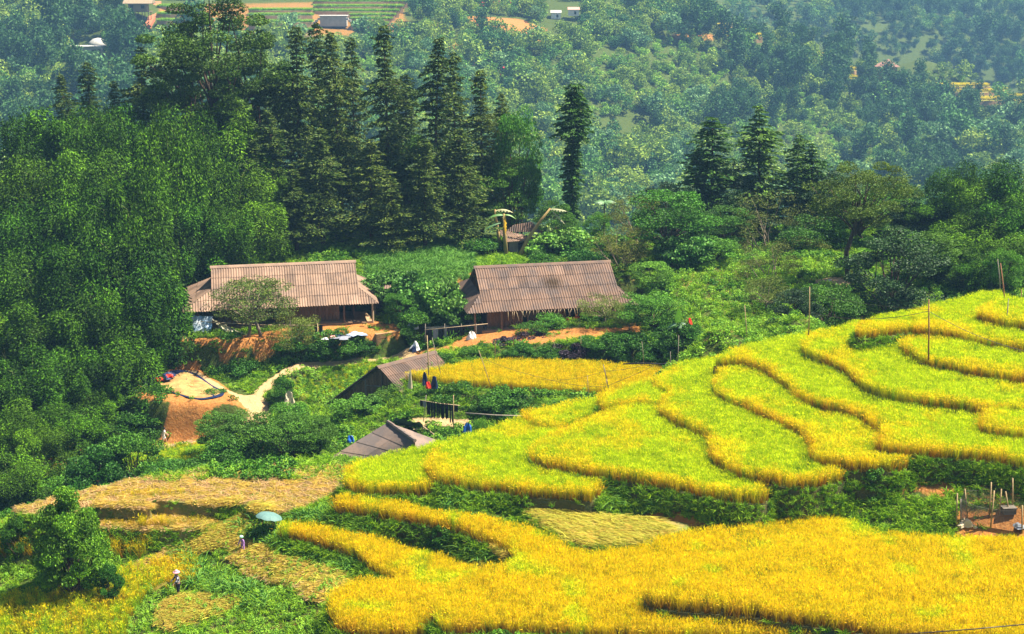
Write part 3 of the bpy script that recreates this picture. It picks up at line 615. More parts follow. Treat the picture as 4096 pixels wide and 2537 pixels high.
def clumped(h, w, seed, nc=40, nl=260, leaf=(.24, .12), c1=(.03, .085, .015), c2=(.10, .20, .03), z0=.3, cr=.26, gap=0.0, m=None, tm=None, stems=1, down=.1, top=1.0, bend=0.0):
    """broadleaf tree or bush: limbs that end in separate clumps of leaves"""
    r = np.random.default_rng(seed); P = []; TN = []; mb = MB(); cen = []
    for i in range(nc):
        for _ in range(12):
            p = r.normal(size=3); p /= np.linalg.norm(p); p *= r.uniform(.45, 1)**.5
            if p[2] > -.75: break
        q = np.array([p[0]*w*.5*(1-.25*max(p[2], 0)), p[1]*w*.5*(1-.25*max(p[2], 0)), h*(z0+(1-z0)*(.5+.46*p[2]*top))])*r.uniform(.85, 1.08)
        q[0] += bend*q[2]; cen.append(q)
        rr = cr*w*.5*r.uniform(.6, 1.25); m_ = int(2.1*nl*r.uniform(.6, 1.2))
        e = r.normal(size=(m_, 3)); e /= np.linalg.norm(e, axis=1, keepdims=True); e *= r.uniform(.45, 1.08, (m_, 1))**.6; e[:, 2] = np.where(e[:, 2] < -.2, e[:, 2]*.45, e[:, 2]*.8)
        P.append(q+e*rr*np.array([1.1, 1.1, .85])); TN.append(np.full(m_, r.uniform(.68, 1.32)))
    P = np.concatenate(P)
    V, F, C = leaves(P, leaf[0]*.80, leaf[1]*.88, c1, c2, r, flat=.15, down=down); C = np.clip(C*np.repeat(np.concatenate(TN), 4)[:, None], .001, 1)
    tr = h*.014+.04
    for s in range(stems):
        b = np.array([r.normal()*.15*(stems > 1)*w*.3, r.normal()*.15*(stems > 1)*w*.3, -.3]); f = np.array([bend*h*z0*.8+b[0]*.5+r.normal()*.1, b[1]*.5+r.normal()*.1, h*(z0+.04)])
        mb.tube([b, (b+f)/2+r.normal(size=3)*.03*h*np.array([1, 1, 0]), f], [tr*1.2, tr, tr*.8], 6)
        for q in cen[s::max(1, stems*2 if nc > 24 else stems)]:
            md = (f+q)/2+r.normal(size=3)*.04*w; mb.tube([f-np.array([0, 0, r.uniform(0, .25)*h*z0]), md, q], [tr*.5, tr*.32, tr*.12], 4, False)
    return mesh_np("leafy_crown", V, F, m or LM, C), mb.mesh("tree_trunk", tm or BARK, True)
def bamboo(h, w, seed, npf=17, c1=(.008, .035, .003), c2=(.085, .21, .006), nl=1250):
    """clump of bamboo: culms that arch over and end in separate drooping puffs of narrow leaves"""
    r = np.random.default_rng(seed); P = []; D = []; TN = []; mb = MB()
    for i in range(npf):
        f = (i+.5)/npf; a = i*2.399+r.normal()*.3; o = np.array([math.cos(a), math.sin(a)]); R = w*.5*(.15+.85*math.sqrt(r.random()))*(1-.55*max(0, f-.45)); H = h*(.22+.78*f**.8)*r.uniform(.92, 1.0)
        b = o*w*.10*r.random(); tp = np.array([o[0]*R, o[1]*R, H]); kn = np.array([o[0]*R*.6, o[1]*R*.6, H*.86])
        mb.tube([(b[0], b[1], 0), (b[0]+o[0]*R*.12, b[1]+o[1]*R*.12, H*.5), tuple(kn), tuple(tp-[0, 0, .07*h])], [.045, .04, .025, .012], 4, False)
        ra = w*.18*r.uniform(.7, 1.35); m = int(nl*r.uniform(.7, 1.3)); e = r.normal(size=(m, 3)); e /= np.linalg.norm(e, axis=1, keepdims=True); rr = r.uniform(.45, 1.05, (m, 1))**.5*(1+.18*np.sin(e[:, :1]*9+i)*np.sin(e[:, 1:2]*8))
        q = e*rr*ra; q[:, 2] *= 1.15; dn = r.random(m)**2; q[:, 0] *= (1-.35*dn); q[:, 1] *= (1-.35*dn); q[:, 2] -= dn*ra*1.0; q[:, 0] += o[0]*dn*ra*.5; q[:, 1] += o[1]*dn*ra*.5
        P.append(q+tp-[0, 0, ra*.6]); TN.append(np.full(m, r.uniform(.45, 1.6))); D.append(np.c_[e[:, 0], e[:, 1], np.full(m, -.5)])
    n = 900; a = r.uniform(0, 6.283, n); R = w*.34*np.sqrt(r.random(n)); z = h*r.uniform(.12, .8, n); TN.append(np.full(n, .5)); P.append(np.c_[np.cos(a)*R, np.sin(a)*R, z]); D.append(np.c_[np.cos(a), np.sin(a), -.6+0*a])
    P = np.concatenate(P); D = np.concatenate(D)
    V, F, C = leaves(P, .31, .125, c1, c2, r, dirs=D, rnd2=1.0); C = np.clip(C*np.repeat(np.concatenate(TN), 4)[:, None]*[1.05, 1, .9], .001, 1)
    return mesh_np("bamboo_foliage", V, F, LMB, C), mb.mesh("bamboo_culms", CULM, True)
def culm_name(kind): return {'bamboo': ('foliage', 'culms')}.get(kind, ('crown', 'trunk'))
SPEC = {}
def spec(k, fn): SPEC[k] = fn
_cache = {}
def tree(name, kind, var, x, y, h, label, cat, group=None, z=None, w=None, rz=None, sink=.2):
    """one tree: an Empty at its foot, crown and trunk as its parts"""
    gen = SPEC[kind]; vs = gen['v']; s = vs[var % len(vs)]; key = (kind, var % len(vs))
    if key not in _cache: _cache[key] = s()
    cm, tm = _cache[key]; h0, w0 = gen['h'], gen['w']
    e = empty(name, label, cat, (x, y, (gz(x, y) if z is None else z)-sink), RNG.uniform(0, 6.28) if rz is None else rz, group)
    k = h/h0; kw = (w/w0) if w else k; e.scale = (kw, kw, k)
    pn = culm_name(kind); obj(pn[0], cm, e); obj(pn[1], tm, e); return e
def V(kind, h, w, fns): SPEC[kind] = dict(h=h, w=w, v=fns)
V('conifer', 22, 7, [lambda s=s: conifer(22, 3.6, s) for s in (1, 2, 3, 4)])
V('column', 17, 4.4, [lambda: conifer(17, 2.5, 11, (.018, .065, .008), (.09, .20, .02), True, .03)])
V('slimfir', 16, 4.6, [lambda s=s: conifer(16, 2.5, s, (.02, .07, .01), (.11, .22, .02), False, .12) for s in (21, 22)])
V('bamboo', 12, 8, [lambda s=s: bamboo(12, 8, s) for s in (31, 32, 33, 34, 35)])
V('giant', 24, 14, [lambda: clumped(24, 14, 41, 75, 330, (.34, .18), (.03, .08, .006), (.16, .25, .015), .30, .20)])
V('broad', 9, 7, [lambda s=s: clumped(9, 7, s, 42, 240, (.24, .13), (.035, .11, .008), (.13, .28, .015), .14, .27) for s in (51, 52)])
V('dark', 9, 7, [lambda s=s: clumped(9, 7, s, 44, 240, (.22, .13), (.012, .045, .012), (.06, .13, .02), .04, .27, m=LMG) for s in (55, 56)])
V('olive', 8, 6.5, [lambda s=s: clumped(8, 6.5, s, 46, 120, (.17, .07), (.07, .10, .012), (.24, .24, .03), .20, .24, stems=1, tm=BARKL) for s in (61, 62)])
V('sparse', 5, 6, [lambda s=s: clumped(5, 6, s, 50, 80, (.19, .08), (.07, .12, .015), (.26, .30, .04), .28, .24, stems=2, tm=BARKL) for s in (65, 66)])
V('fresh', 5, 4.4, [lambda s=s: clumped(5, 4.4, s, 36, 170, (.19, .08), (.06, .18, .012), (.20, .42, .03), .22, .28, stems=3) for s in (71, 72)])
V('bush', 2.4, 3.2, [lambda s=s: clumped(2.4, 3.2, s, 34, 170, (.17, .09), (.03, .12, .008), (.12, .28, .015), .05, .30, stems=3) for s in (75, 76)])
V('vine', 2.2, 3.6, [lambda s=s: clumped(2.2, 3.6, s, 36, 110, (.22, .19), (.06, .18, .02), (.22, .42, .06), .02, .30, stems=2, down=.0) for s in (81, 82)])
V('purple', 1.8, 2.2, [lambda: clumped(1.8, 2.2, 85, 26, 130, (.15, .08), (.035, .022, .04), (.12, .075, .12), .10, .30, stems=2)])
V('round', 4.3, 4.6, [lambda: clumped(4.3, 4.6, 87, 84, 240, (.17, .085), (.03, .12, .006), (.24, .48, .012), .02, .22, stems=2)])
V('leaner', 11, 8, [lambda: clumped(11, 8, 91, 64, 210, (.20, .10), (.05, .10, .010), (.18, .25, .02), .46, .20, stems=1, bend=.10)])
RATIO = dict(broad=.9, dark=1.0, olive=.85, fresh=.8, sparse=.62, bush=.62, vine=.5, purple=.6, leaner=1.0)
def place(name, kind, var, px, pt, Y, label, cat, group=None, w=None, pb=None, z=None, wpx=None):
    """px: column, pt: row of the tree's top, Y: its distance; the foot stands on the land there"""
    g = at_y(px, pt, Y); zz = gz(g.x, Y) if z is None else z
    h = max(.6, g.z-zz+.2)
    if wpx: w = wpx/FOC*Y/CO
    if w and kind in RATIO and h < RATIO[kind]*w: zz -= RATIO[kind]*w-h; h = RATIO[kind]*w
    return tree(name, kind, var, g.x, Y, h, label, cat, group, zz, w)

# ---- bamboo grove that fills the left side
GB = "bamboo clumps of the dark grove on the left"
BL = [ # px, top py, Y, width px
 (60,262,152,250),(150,240,156,240),(235,262,152,230),(330,250,158,230),(420,262,150,230),(520,250,158,220),(600,300,160,220),
 (30,385,146,240),(110,350,144,240),(200,372,142,230),(290,350,146,230),(370,330,146,210),(405,272,144,170),(480,345,148,210),(560,385,150,220),(640,400,155,200),
 (-10,470,138,250),(80,480,136,250),(170,470,134,260),(262,430,136,250),(335,390,133,240),(430,470,141,210),(520,480,143,210),(600,470,146,200),
 (0,600,130,250),(90,590,128,250),(190,560,126,270),(290,520,128,260),(322,470,129.5,215),(352,560,131,150),
 (20,740,122,250),(120,700,121,250),(215,670,121,250),(310,600,124.5,250),(340,640,127,165),
 (-20,860,115,250),(70,830,114,240),(170,830,116,220),(255,780,118.5,230),(318,760,122,185),
 (20,960,108,220),(90,1010,106,200),(150,960,111,190),(230,910,115,180),(20,1090,101,200),(95,1130,101,140)]
ORD = ["first", "second", "third", "fourth", "fifth", "sixth", "seventh", "eighth"]
ROWS = [7, 9, 7, 6, 5, 5, 6]; _i = 0
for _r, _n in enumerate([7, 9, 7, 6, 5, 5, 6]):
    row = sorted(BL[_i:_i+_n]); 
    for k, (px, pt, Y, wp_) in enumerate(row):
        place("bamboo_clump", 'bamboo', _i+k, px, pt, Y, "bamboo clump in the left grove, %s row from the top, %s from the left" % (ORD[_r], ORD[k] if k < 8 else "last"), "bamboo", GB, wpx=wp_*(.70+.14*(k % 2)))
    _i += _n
# ---- the firs behind the houses: px, top, Y, width px, words
CF = [(330,105,166,120,"slender conifer standing alone above the bamboo left of the giant tree"),(205,142,170,95,"small thin-topped conifer above the left bamboo"),(150,175,168,90,"low spiky conifer leftmost above the bamboo"),
 (268,190,166,80,"short conifer between two thin ones above the bamboo"),
 (700,55,164,150,"first tall conifer right of the giant broadleaf"),(752,45,170,110,"pointed conifer tip behind the first tall conifer"),(800,70,160,140,"bushy-topped conifer behind the left house's roof end"),
 (838,85,168,110,"slim conifer half hidden between two tall ones"),(918,52,158,150,"tallest broad conifer between the two houses"),(965,170,165,130,"shorter conifer in the shade of the tallest one"),
 (1030,85,156,150,"conifer with a cross-shaped open top between the two houses"),(1082,120,162,120,"slim conifer right of the cross-topped one"),(1148,160,160,130,"ragged conifer at the right edge of the tall stand"),
 (1195,215,164,90,"low conifer tip last on the right of the tall stand"),(650,260,158,140,"dark conifer in shadow behind the left roof"),(880,330,152,140,"dark lower conifer in front of the tallest ones"),
 (760,300,152,150,"dense conifer standing close behind the left roof ridge"),(1100,300,153,140,"dense lower conifer left of the broken banana plants"),(590,330,156,120,"dark conifer behind the left end of the left roof"),
 (1010,330,150,130,"short conifer above the tall cane grass"),(700,400,150,130,"low dark conifer just above the left roof"),(930,420,149,120,"low conifer trunk-deep in shade between the houses")]
for i, (px, pt, Y, wp_, lb) in enumerate(CF):
    place("conifer", 'conifer', i, px, pt, Y, lb, "conifer", "tall conifers behind the houses", wpx=wp_*.98)
place("giant_tree", 'giant', 0, 510, -35, 166, "huge broadleaf tree towering over the grove and cut by the top border", "tree", wpx=330)
place("broadleaf_tree", 'giant', 0, 440, 120, 163, "big dark tree leaning on the left side of the giant one", "tree", wpx=210)
place("broadleaf_tree", 'giant', 0, 610, 95, 167, "yellow-tinged tree on the right flank of the giant one", "tree", wpx=200)
place("broadleaf_tree", 'fresh', 0, 1235, 235, 160, "bright green broadleaf tree at the right end of the conifers", "tree", wpx=130)
place("broadleaf_tree", 'broad', 0, 1215, 360, 158, "green leafy tree hanging over the gap above the hut", "tree", wpx=150)
place("broadleaf_tree", 'broad', 1, 985, 300, 160, "lit leafy tree seen between two conifer trunks", "tree", wpx=120)
place("ivy_column_tree", 'column', 0, 1365, 195, 158, "lone conifer with a leaf-clad columnar trunk and tufted head", "conifer", wpx=112)
# ---- right-hand background
RB = [('slimfir',1705,275,158,100,"spired conifer first in the right-hand group"),('slimfir',1820,250,160,95,"tallest narrow conifer of the right-hand group"),('slimfir',1905,318,158,62,"small narrow conifer left of its twin"),
 ('slimfir',1943,340,155,66,"small narrow conifer right of its twin"),('slimfir',1660,350,160,80,"dim conifer behind the first spired one")]
for i, (k, px, pt, Y, wp_, lb) in enumerate(RB): place("conifer", k, i, px, pt, Y, lb, "conifer", "conifers on the right", wpx=wp_*1.5)
RT = [('dark',1600,425,156,130,"dark tree left of the spired conifer"),('dark',1760,390,158,120,"dark tree between the two spired conifers"),('dark',1990,400,152,120,"dark tree right of the twin conifers"),
 ('olive',1520,455,150,130,"brownish-leaved tree above the right house's roof corner"),('fresh',1600,445,143,190,"tree draped in bright climbing vine"),('vine',1640,560,140,120,"low mound of yellow-green vine below the draped tree"),
 ('olive',1840,470,150,230,"wide olive-brown tree in the middle of the right thicket"),('broad',1730,480,150,120,"green tree with a trailing vine behind the thicket"),
 ('olive',1480,540,140,150,"thin olive shrub tree right of the ridge end"),('fresh',1690,560,140,130,"light green leafy tree below the vine"),('fresh',1560,620,134,100,"pale green small tree beside the orange cutting"),
 ('leaner',2040,385,130,210,"large tree on a dark bent trunk at the middle of the right side"),('dark',2140,530,124,230,"dark glossy-leaved tree in front of the right bamboo"),
 ('broad',1940,500,146,170,"yellow-green tree behind the bent trunk"),('olive',1840,585,134,160,"open-branched olive tree in the weeds"),('sparse',1830,660,124,110,"small bare-limbed tree among pale weeds"),
 ('broad',2230,540,130,130,"olive-green tree between dark tree and bamboo"),('broad',1990,665,117,170,"round green shrub tree just behind the terrace skyline"),('dark',1900,680,116,120,"dark green shrub tree behind the tall post"),
 ('broad',2060,440,145,140,"mid-green tree behind the bent-trunk tree"),('dark',2180,470,150,160,"dark tree at the foot of the right bamboo"),('fresh',2400,580,124,90,"bright sapling in front of the right bamboo"),
 ('bush',2060,770,113,80,"low bush behind the terrace skyline"),('fresh',1425,500,155,60,"small green tree by the foot of the ivy-clad conifer"),('broad',1330,470,152,100,"dark leafy tree behind the hut's right end"),
 ('broad',1440,560,146,130,"leafy tree right of the hut among the gourd vines"),('broad',2250,590,140,150,"shaded tree under the right bamboo"),
 ('olive',1920,560,142,140,"loose olive tree before the bent trunk")]
for i, (k, px, pt, Y, wp_, lb) in enumerate(RT): place("broadleaf_tree" if k != 'bush' else "bush", k, i, px, pt, Y, lb, "tree" if k != 'bush' else "bush", wpx=wp_*1.1)
RBM = [(2285,385,150,130),(2330,425,146,150),(2420,385,146,170),(2200,470,150,140),(2390,470,138,170),(2320,520,136,160),(2441,560,130,160),(2370,600,127,140),(2300,610,128,130),(2470,450,140,160),(2130,430,156,120)]
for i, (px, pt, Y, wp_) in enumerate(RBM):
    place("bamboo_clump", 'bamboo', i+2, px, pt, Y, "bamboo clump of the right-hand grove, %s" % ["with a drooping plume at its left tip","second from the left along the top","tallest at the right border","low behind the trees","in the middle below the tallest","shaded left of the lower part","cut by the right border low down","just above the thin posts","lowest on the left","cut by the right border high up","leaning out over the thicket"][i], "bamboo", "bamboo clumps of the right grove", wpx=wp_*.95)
# arching single bamboo
# ---- small trees and bushes in the hamlet
HS = [('sparse',592,655,126.5,205,"open plum tree with thin leaves in front of the left roof"),('sparse',700,740,126,110,"low leafy spray of the plum tree before the left porch"),
 ('fresh',1300,745,126.3,110,"small round green tree in front of the right porch"),('sparse',1440,705,126,110,"thin-leaved tree before the right end of the right roof"),
 ('fresh',1555,690,123.5,140,"bushy green tree off the right corner of the right house"),('sparse',1500,740,124,80,"small airy shrub tree right of the motorbike"),
 ('purple',1210,800,123,60,"purple-leaved shrub left on the orange bank"),('purple',1275,782,125,70,"purple-leaved shrub directly under the small round tree"),('purple',1360,815,121.5,90,"purple-leaved shrub lowest on the bank beside the gold field"),
 ('bush',1240,822,121,70,"green shrub between the purple ones"),('bush',1310,822,121,80,"low green shrub behind the gold field"),('bush',1450,800,121,90,"green shrub below the airy tree"),
 ('bush',1520,800,120,110,"dark green shrub at the right end of the gold field"),('bush',1590,815,118,70,"shrub beside the thin fence post"),('bush',1640,770,118,100,"leafy shrub below the young banana"),
 ('bush',560,862,124,110,"dark green bush above the forked path"),('bush',630,868,125,90,"low bush right of the one above the fork"),('bush',720,800,127,120,"ivy-like bush on the yard's bank"),('bush',808,806,127,100,"bush covering the bank left of the brick wall"),
 ('bush',868,812,127,60,"creeper bush beside the brick wall"),('bush',500,815,127.5,100,"bush under the white tarpaulin"),('bush',560,828,126.5,90,"low bush below the plum tree"),
 ('vine',1000,655,133,130,"gourd vine mound on a trellis between the houses"),('vine',1060,670,131,120,"gourd vine mound nearest the right house"),('vine',930,648,136,110,"gourd vine over the small shed roof"),('fresh',960,690,130,80,"young leafy tree left of the vine mound"),
 ('vine',1100,720,129.5,80,"large-leaved plant by the right house's left corner"),('bush',1000,745,128.5,90,"bush behind the laundry rack"),
 ('vine',1340,545,150,150,"gourd vine spreading right of the hut"),('vine',1420,565,148,140,"gourd vine farther right of the hut"),('bush',1480,590,146,120,"bush behind the right roof's ridge end"),
 ('bush',1150,570,150,110,"olive bush left of the hut"),('bush',1290,600,143,90,"bush between hut and right roof"),('bush',1400,600,143,100,"low shrub above the right roof ridge"),
 ('round',160,1182,76.5,172,"round dark green tree on the lower left terrace"),('bush',262,1350,75.8,62,"low bush right of the round tree"),('bush',30,1235,80,60,"grassy bush at the left end of the harvested field"),
 ('broad',520,975,107,120,"dense bush left in the thicket by the grey shed"),('broad',600,985,104,170,"largest bush in the thicket by the grey shed"),('broad',700,975,103.5,170,"bush in the middle of the thicket by the grey shed"),('fresh',690,955,107,110,"light green bush top behind the thicket"),
 ('broad',755,980,103,110,"bush right in the thicket touching the grey shed"),('bush',540,1040,102,130,"low bush at the left foot of the thicket"),('bush',310,1035,103,120,"bush on the lower left bank"),('bush',230,1075,100,140,"bush beside the gully path"),
 ('bush',400,1100,100,140,"low bush below the walking man"),('bush',340,945,118,110,"bush on the bank left of the orange cutting"),('bush',380,960,117.5,90,"bush at the left rim of the orange cutting"),('bush',300,985,115,130,"lower bush on the bank left of the cutting"),
 ('bush',515,960,117,80,"bush overhanging the right side of the orange cutting"),('bush',470,1100,97,120,"dense bush under the crest of the harvested field"),
 ('fresh',860,935,112.5,150,"tall leafy shrub with a climbing vine before the brown shed"),('vine',885,945,112,60,"bright vine spilling down the wicker fence"),('broad',955,905,113,130,"grassy shrub right of the brown shed's gable"),
 ('bush',1080,915,112,120,"weedy bush above the black laundry"),('bush',1170,940,111,120,"weedy bush on the bank under the gold field"),('bush',1250,950,109.5,120,"bush on the bank right of the black laundry"),('bush',1340,965,106.5,130,"grassy bush below the gold field's right part"),
 ('bush',1030,930,112.3,90,"bush left above the black laundry"),('bush',1400,960,107,90,"bush right end of the bank below the gold field"),('fresh',1145,985,101,50,"pale yellow-green shrub beside the blue bag"),
 ('bush',1120,838,122,70,"low shrub at the left end of the right orange bank"),('bush',1160,828,122.5,60,"small shrub left of the purple-leaved shrubs"),('bush',1410,808,122,70,"small shrub right of the lowest purple shrub"),('bush',1060,846,120,80,"weedy shrub behind the gold field's left end"),('bush',670,905,118,60,"bush left of the small terraced plot"),('bush',1600,780,121,80,"shrub right of the bushy green tree"),('bush',1290,985,104,110,"bush below the bank at the terrace crest")]
for i, (k, px, pt, Y, wp_, lb) in enumerate(HS):
    nm = {'sparse': 'small_tree', 'fresh': 'small_tree', 'purple': 'purple_shrub', 'bush': 'bush', 'vine': 'gourd_vine', 'round': 'round_tree', 'broad': 'bush'}[k]
    ct = {'small_tree': 'tree', 'purple_shrub': 'shrub', 'bush': 'bush', 'gourd_vine': 'vine', 'round_tree': 'tree'}[nm]
    place(nm, k, i, px, pt, Y, lb, ct, wpx=wp_*1.08)
# ------------------------------------------------------------------ ground cover on the slopes
def cover(name, n, ylo, yhi, ulo, uhi, choose, label, seed, pxpoly=None, sc=(.7, 1.3), cull=True, tilt=.15):
    r = np.random.default_rng(seed); y = r.uniform(ylo, yhi, n); u = r.uniform(ulo, uhi, n); x = u*y
    z, k = soil_at(x, y); px, py = proj(x, y, z); m = (px > -80) & (px < 2520) & (py < 1650)
    if pxpoly is not None: m &= inside(pxpoly, px, py)
    m &= (k == -1) | np.isin(k, [0, 1])
    d = dirt_at(x, y, z)*.9+vnoise(x, y, .7, 8)*.5; m &= ((d < .72) | (r.random(n) < .06)) & (path_at(x, y) < .3)
    m &= ~inside(GOLD_P, x, y)
    for B in BLOCK: m &= ~inside(B, x, y)
    x, y, z, k, px, py = [a[m] for a in (x, y, z, k, px, py)]
    idx, keep, s = choose(x, y, z, px, py, k, r); s = s*r.uniform(sc[0], sc[1], len(x))
    x, y, z, idx, s = x[keep], y[keep], z[keep], idx[keep], s[keep]
    return scatter(name, np.c_[x, y, z-.03], COVER, idx, s, label, tilt=tilt, rng=r)
BLOCK = [wp([(428,790),(905,778),(905,745),(425,745)], YARD1_Z), wp([(1100,785),(1500,785),(1500,740),(1100,740)], -4.7)]
def pick(r, n, arr): return np.array(arr)[r.integers(0, len(arr), n)]
# banks between the terraces
def ch1(x, y, z, px, py, k, r):
    n = len(x); v = vnoise(x, y, 2.0, 21); idx = np.where(v > .74, pick(r, n, [5, 10, 7, 3]), pick(r, n, [0, 1, 3, 4, 3]))
    s = np.full(n, .95); keep = np.ones(n, bool)
    har = (k == 0) | (k == 1); idx = np.where(har, pick(r, n, [8, 3, 4, 0]), idx); keep &= ~har | (r.random(n) < .25+.6*(vnoise(x, y*3, 1.6, 91) > .62)); s = np.where(har, .6, s)
    straw = (px < 830) & (py > 1210) & (k == -1)
    yel = straw & (vnoise(x, y, 1.6, 33) > .5); idx = np.where(straw, pick(r, n, [3, 4, 3, 0, 10]), idx); idx = np.where(yel, pick(r, n, [8, 9, 10, 4, 3]), idx); s = np.where(straw, .8, s)
    red = (px > 1980) & (py < 1200) & (py > 1135) | ((px > 1600) & (px < 1720) & (py > 1200)) | ((px > 1440) & (px < 1600) & (py > 1235)); idx = np.where(red & (r.random(n) < .75), pick(r, n, [14, 15, 8]), idx)
    rb = (px > 1950) & (px < 2290) & (py > 1165); idx = np.where(rb, pick(r, n, [3, 4, 3, 4]), idx); s = np.where(rb, 1.15, s)
    return idx, keep, s
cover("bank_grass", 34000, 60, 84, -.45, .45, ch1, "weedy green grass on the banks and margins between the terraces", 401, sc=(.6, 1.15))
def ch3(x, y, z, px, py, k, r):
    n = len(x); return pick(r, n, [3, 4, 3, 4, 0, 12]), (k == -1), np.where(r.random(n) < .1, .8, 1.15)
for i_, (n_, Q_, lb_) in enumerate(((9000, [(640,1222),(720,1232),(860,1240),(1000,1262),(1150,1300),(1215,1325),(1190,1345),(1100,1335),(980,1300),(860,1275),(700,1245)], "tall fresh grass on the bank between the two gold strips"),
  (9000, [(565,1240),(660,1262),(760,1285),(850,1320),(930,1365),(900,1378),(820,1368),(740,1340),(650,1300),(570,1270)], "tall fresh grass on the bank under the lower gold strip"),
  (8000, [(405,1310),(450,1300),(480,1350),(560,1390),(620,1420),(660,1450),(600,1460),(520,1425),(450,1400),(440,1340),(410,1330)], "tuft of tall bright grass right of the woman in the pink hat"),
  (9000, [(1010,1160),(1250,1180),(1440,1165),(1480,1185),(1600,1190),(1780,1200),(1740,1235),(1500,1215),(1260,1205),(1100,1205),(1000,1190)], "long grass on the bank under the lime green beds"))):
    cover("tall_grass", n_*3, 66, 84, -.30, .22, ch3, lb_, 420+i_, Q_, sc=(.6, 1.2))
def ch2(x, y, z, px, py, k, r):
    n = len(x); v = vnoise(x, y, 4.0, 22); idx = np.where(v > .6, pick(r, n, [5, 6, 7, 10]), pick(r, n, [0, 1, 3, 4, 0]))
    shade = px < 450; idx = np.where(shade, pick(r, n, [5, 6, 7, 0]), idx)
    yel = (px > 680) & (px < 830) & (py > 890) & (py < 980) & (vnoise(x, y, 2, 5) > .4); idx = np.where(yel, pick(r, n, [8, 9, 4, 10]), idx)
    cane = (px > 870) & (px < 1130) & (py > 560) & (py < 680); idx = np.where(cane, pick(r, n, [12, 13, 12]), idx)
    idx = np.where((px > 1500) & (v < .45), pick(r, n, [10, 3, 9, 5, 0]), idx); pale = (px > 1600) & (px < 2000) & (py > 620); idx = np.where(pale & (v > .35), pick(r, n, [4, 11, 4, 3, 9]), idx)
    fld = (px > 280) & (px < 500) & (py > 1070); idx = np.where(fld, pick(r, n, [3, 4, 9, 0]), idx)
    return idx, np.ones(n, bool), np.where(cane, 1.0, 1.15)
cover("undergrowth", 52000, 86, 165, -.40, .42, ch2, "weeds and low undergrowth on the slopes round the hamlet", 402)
# grass and weeds on the faces of the terrace steps
_ga = np.array(GOLD_P); _gd = dict(name='gold', zc=-4.4, zs=-5.34, rice=1, front=np.r_[_ga[-1:], _ga[:9]], poly=_ga)
for i_, d_ in enumerate(LEVEL+[_gd]):
    P = d_['poly']; F_ = d_['front']; r = np.random.default_rng(600+i_)
    seg = np.diff(F_, axis=0); L_ = np.hypot(*seg.T); cum = np.r_[0, np.cumsum(L_)]; n_ = int(cum[-1]*34); t_ = r.uniform(0, cum[-1], n_); k_ = np.clip(np.searchsorted(cum, t_)-1, 0, len(seg)-1)
    f_ = ((t_-cum[k_])/L_[k_])[:, None]; q = F_[k_]+seg[k_]*f_; nr_ = np.c_[seg[k_][:, 1], -seg[k_][:, 0]]/L_[k_][:, None]
    ar = sum(P[j][0]*P[(j+1) % len(P)][1]-P[(j+1) % len(P)][0]*P[j][1] for j in range(len(P))); nr_ *= (1 if ar > 0 else -1)
    h_ = r.random(n_); q = q+nr_*(.10+.42*h_)[:, None]; zl, kk = soil_at(q[:, 0], q[:, 1]); m = (zl < d_['zs']-.1) & ~((kk >= 0) & (d_['zs']-zl < 1.3) & (r.random(n_) < .93)); zz = d_['zs']-h_*np.minimum(d_['zs']-zl, 2.8)
    px, py = proj(q[:, 0], q[:, 1], zz); m &= (px > -40) & (px < 2480); q, zz, px = q[m], zz[m], px[m]; n_ = len(q)
    v = vnoise(q[:, 0], q[:, 1], 1.5, 77); ix = np.where(v > .86, r.integers(5, 8, n_), np.where(v > .68, r.integers(0, 3, n_), r.integers(3, 5, n_)))
    scatter("bank_grass", np.c_[q, zz], COVER, ix, r.uniform(.55, 1.1, n_)*(.85 if d_['rice'] else .7), "weedy grass on the step face of a terrace bed", tilt=.35, rng=r)
# ------------------------------------------------------------------ the far slope: thousands of bushes and tree tops
FARM = []
FC = [((.05, .16, .02), (.20, .40, .06)), ((.02, .09, .02), (.10, .25, .05)), ((.10, .20, .02), (.34, .46, .06)), ((.06, .17, .06), (.22, .38, .14))]
def far_tree(seed, h, w, c1, c2, n=700, nc=12, z0=.15, leaf=.55):
    r = np.random.default_rng(seed); P = []
    for i in range(nc):
        p = r.normal(size=3); p /= np.linalg.norm(p); p *= r.uniform(.3, 1)**.5
        q = np.array([p[0]*w*.4, p[1]*w*.4, h*(z0+(1-z0)*(.5+.42*p[2]))]); e = r.normal(size=(n//nc, 3)); e /= np.linalg.norm(e, axis=1, keepdims=True)
        P.append(q+e*w*.2*r.uniform(.6, 1.1)*np.array([1, 1, .8]))
    Vv, F, C = leaves(np.concatenate(P), leaf, leaf*.55, c1, c2, r, flat=.2, rnd2=.9); return Vv, F, C
for i, (c1, c2) in enumerate(FC):
    for j in range(2): FARM.append(mesh_np("far_tree", *far_tree(500+i*2+j, 5.5, 5.5, c1, c2)[:2], LM, far_tree(500+i*2+j, 5.5, 5.5, c1, c2)[2]))
def far_plume(seed):
    r = np.random.default_rng(seed); P = []
    for i in range(9):
        a = r.uniform(0, 6.28); R = r.uniform(.5, 3.2); H = r.uniform(6, 10); u = r.uniform(.2, 1, 90)**.6
        c = np.stack([math.cos(a)*R*u**2.2, math.sin(a)*R*u**2.2, H*np.sin(u*1.25)-H*.25*np.clip((u-.7)/.3, 0, 1)**2], -1); e = r.normal(size=(90, 3)); e /= np.linalg.norm(e, axis=1, keepdims=True); P.append(c+e*.85)
    return leaves(np.concatenate(P), .6, .28, (.02, .075, .018), (.07, .17, .035), r, down=.5, rnd2=.9)
for s in (520, 521, 522): a = far_plume(s); FARM.append(mesh_np("far_bamboo", a[0], a[1], LM, a[2]))   # 8-10
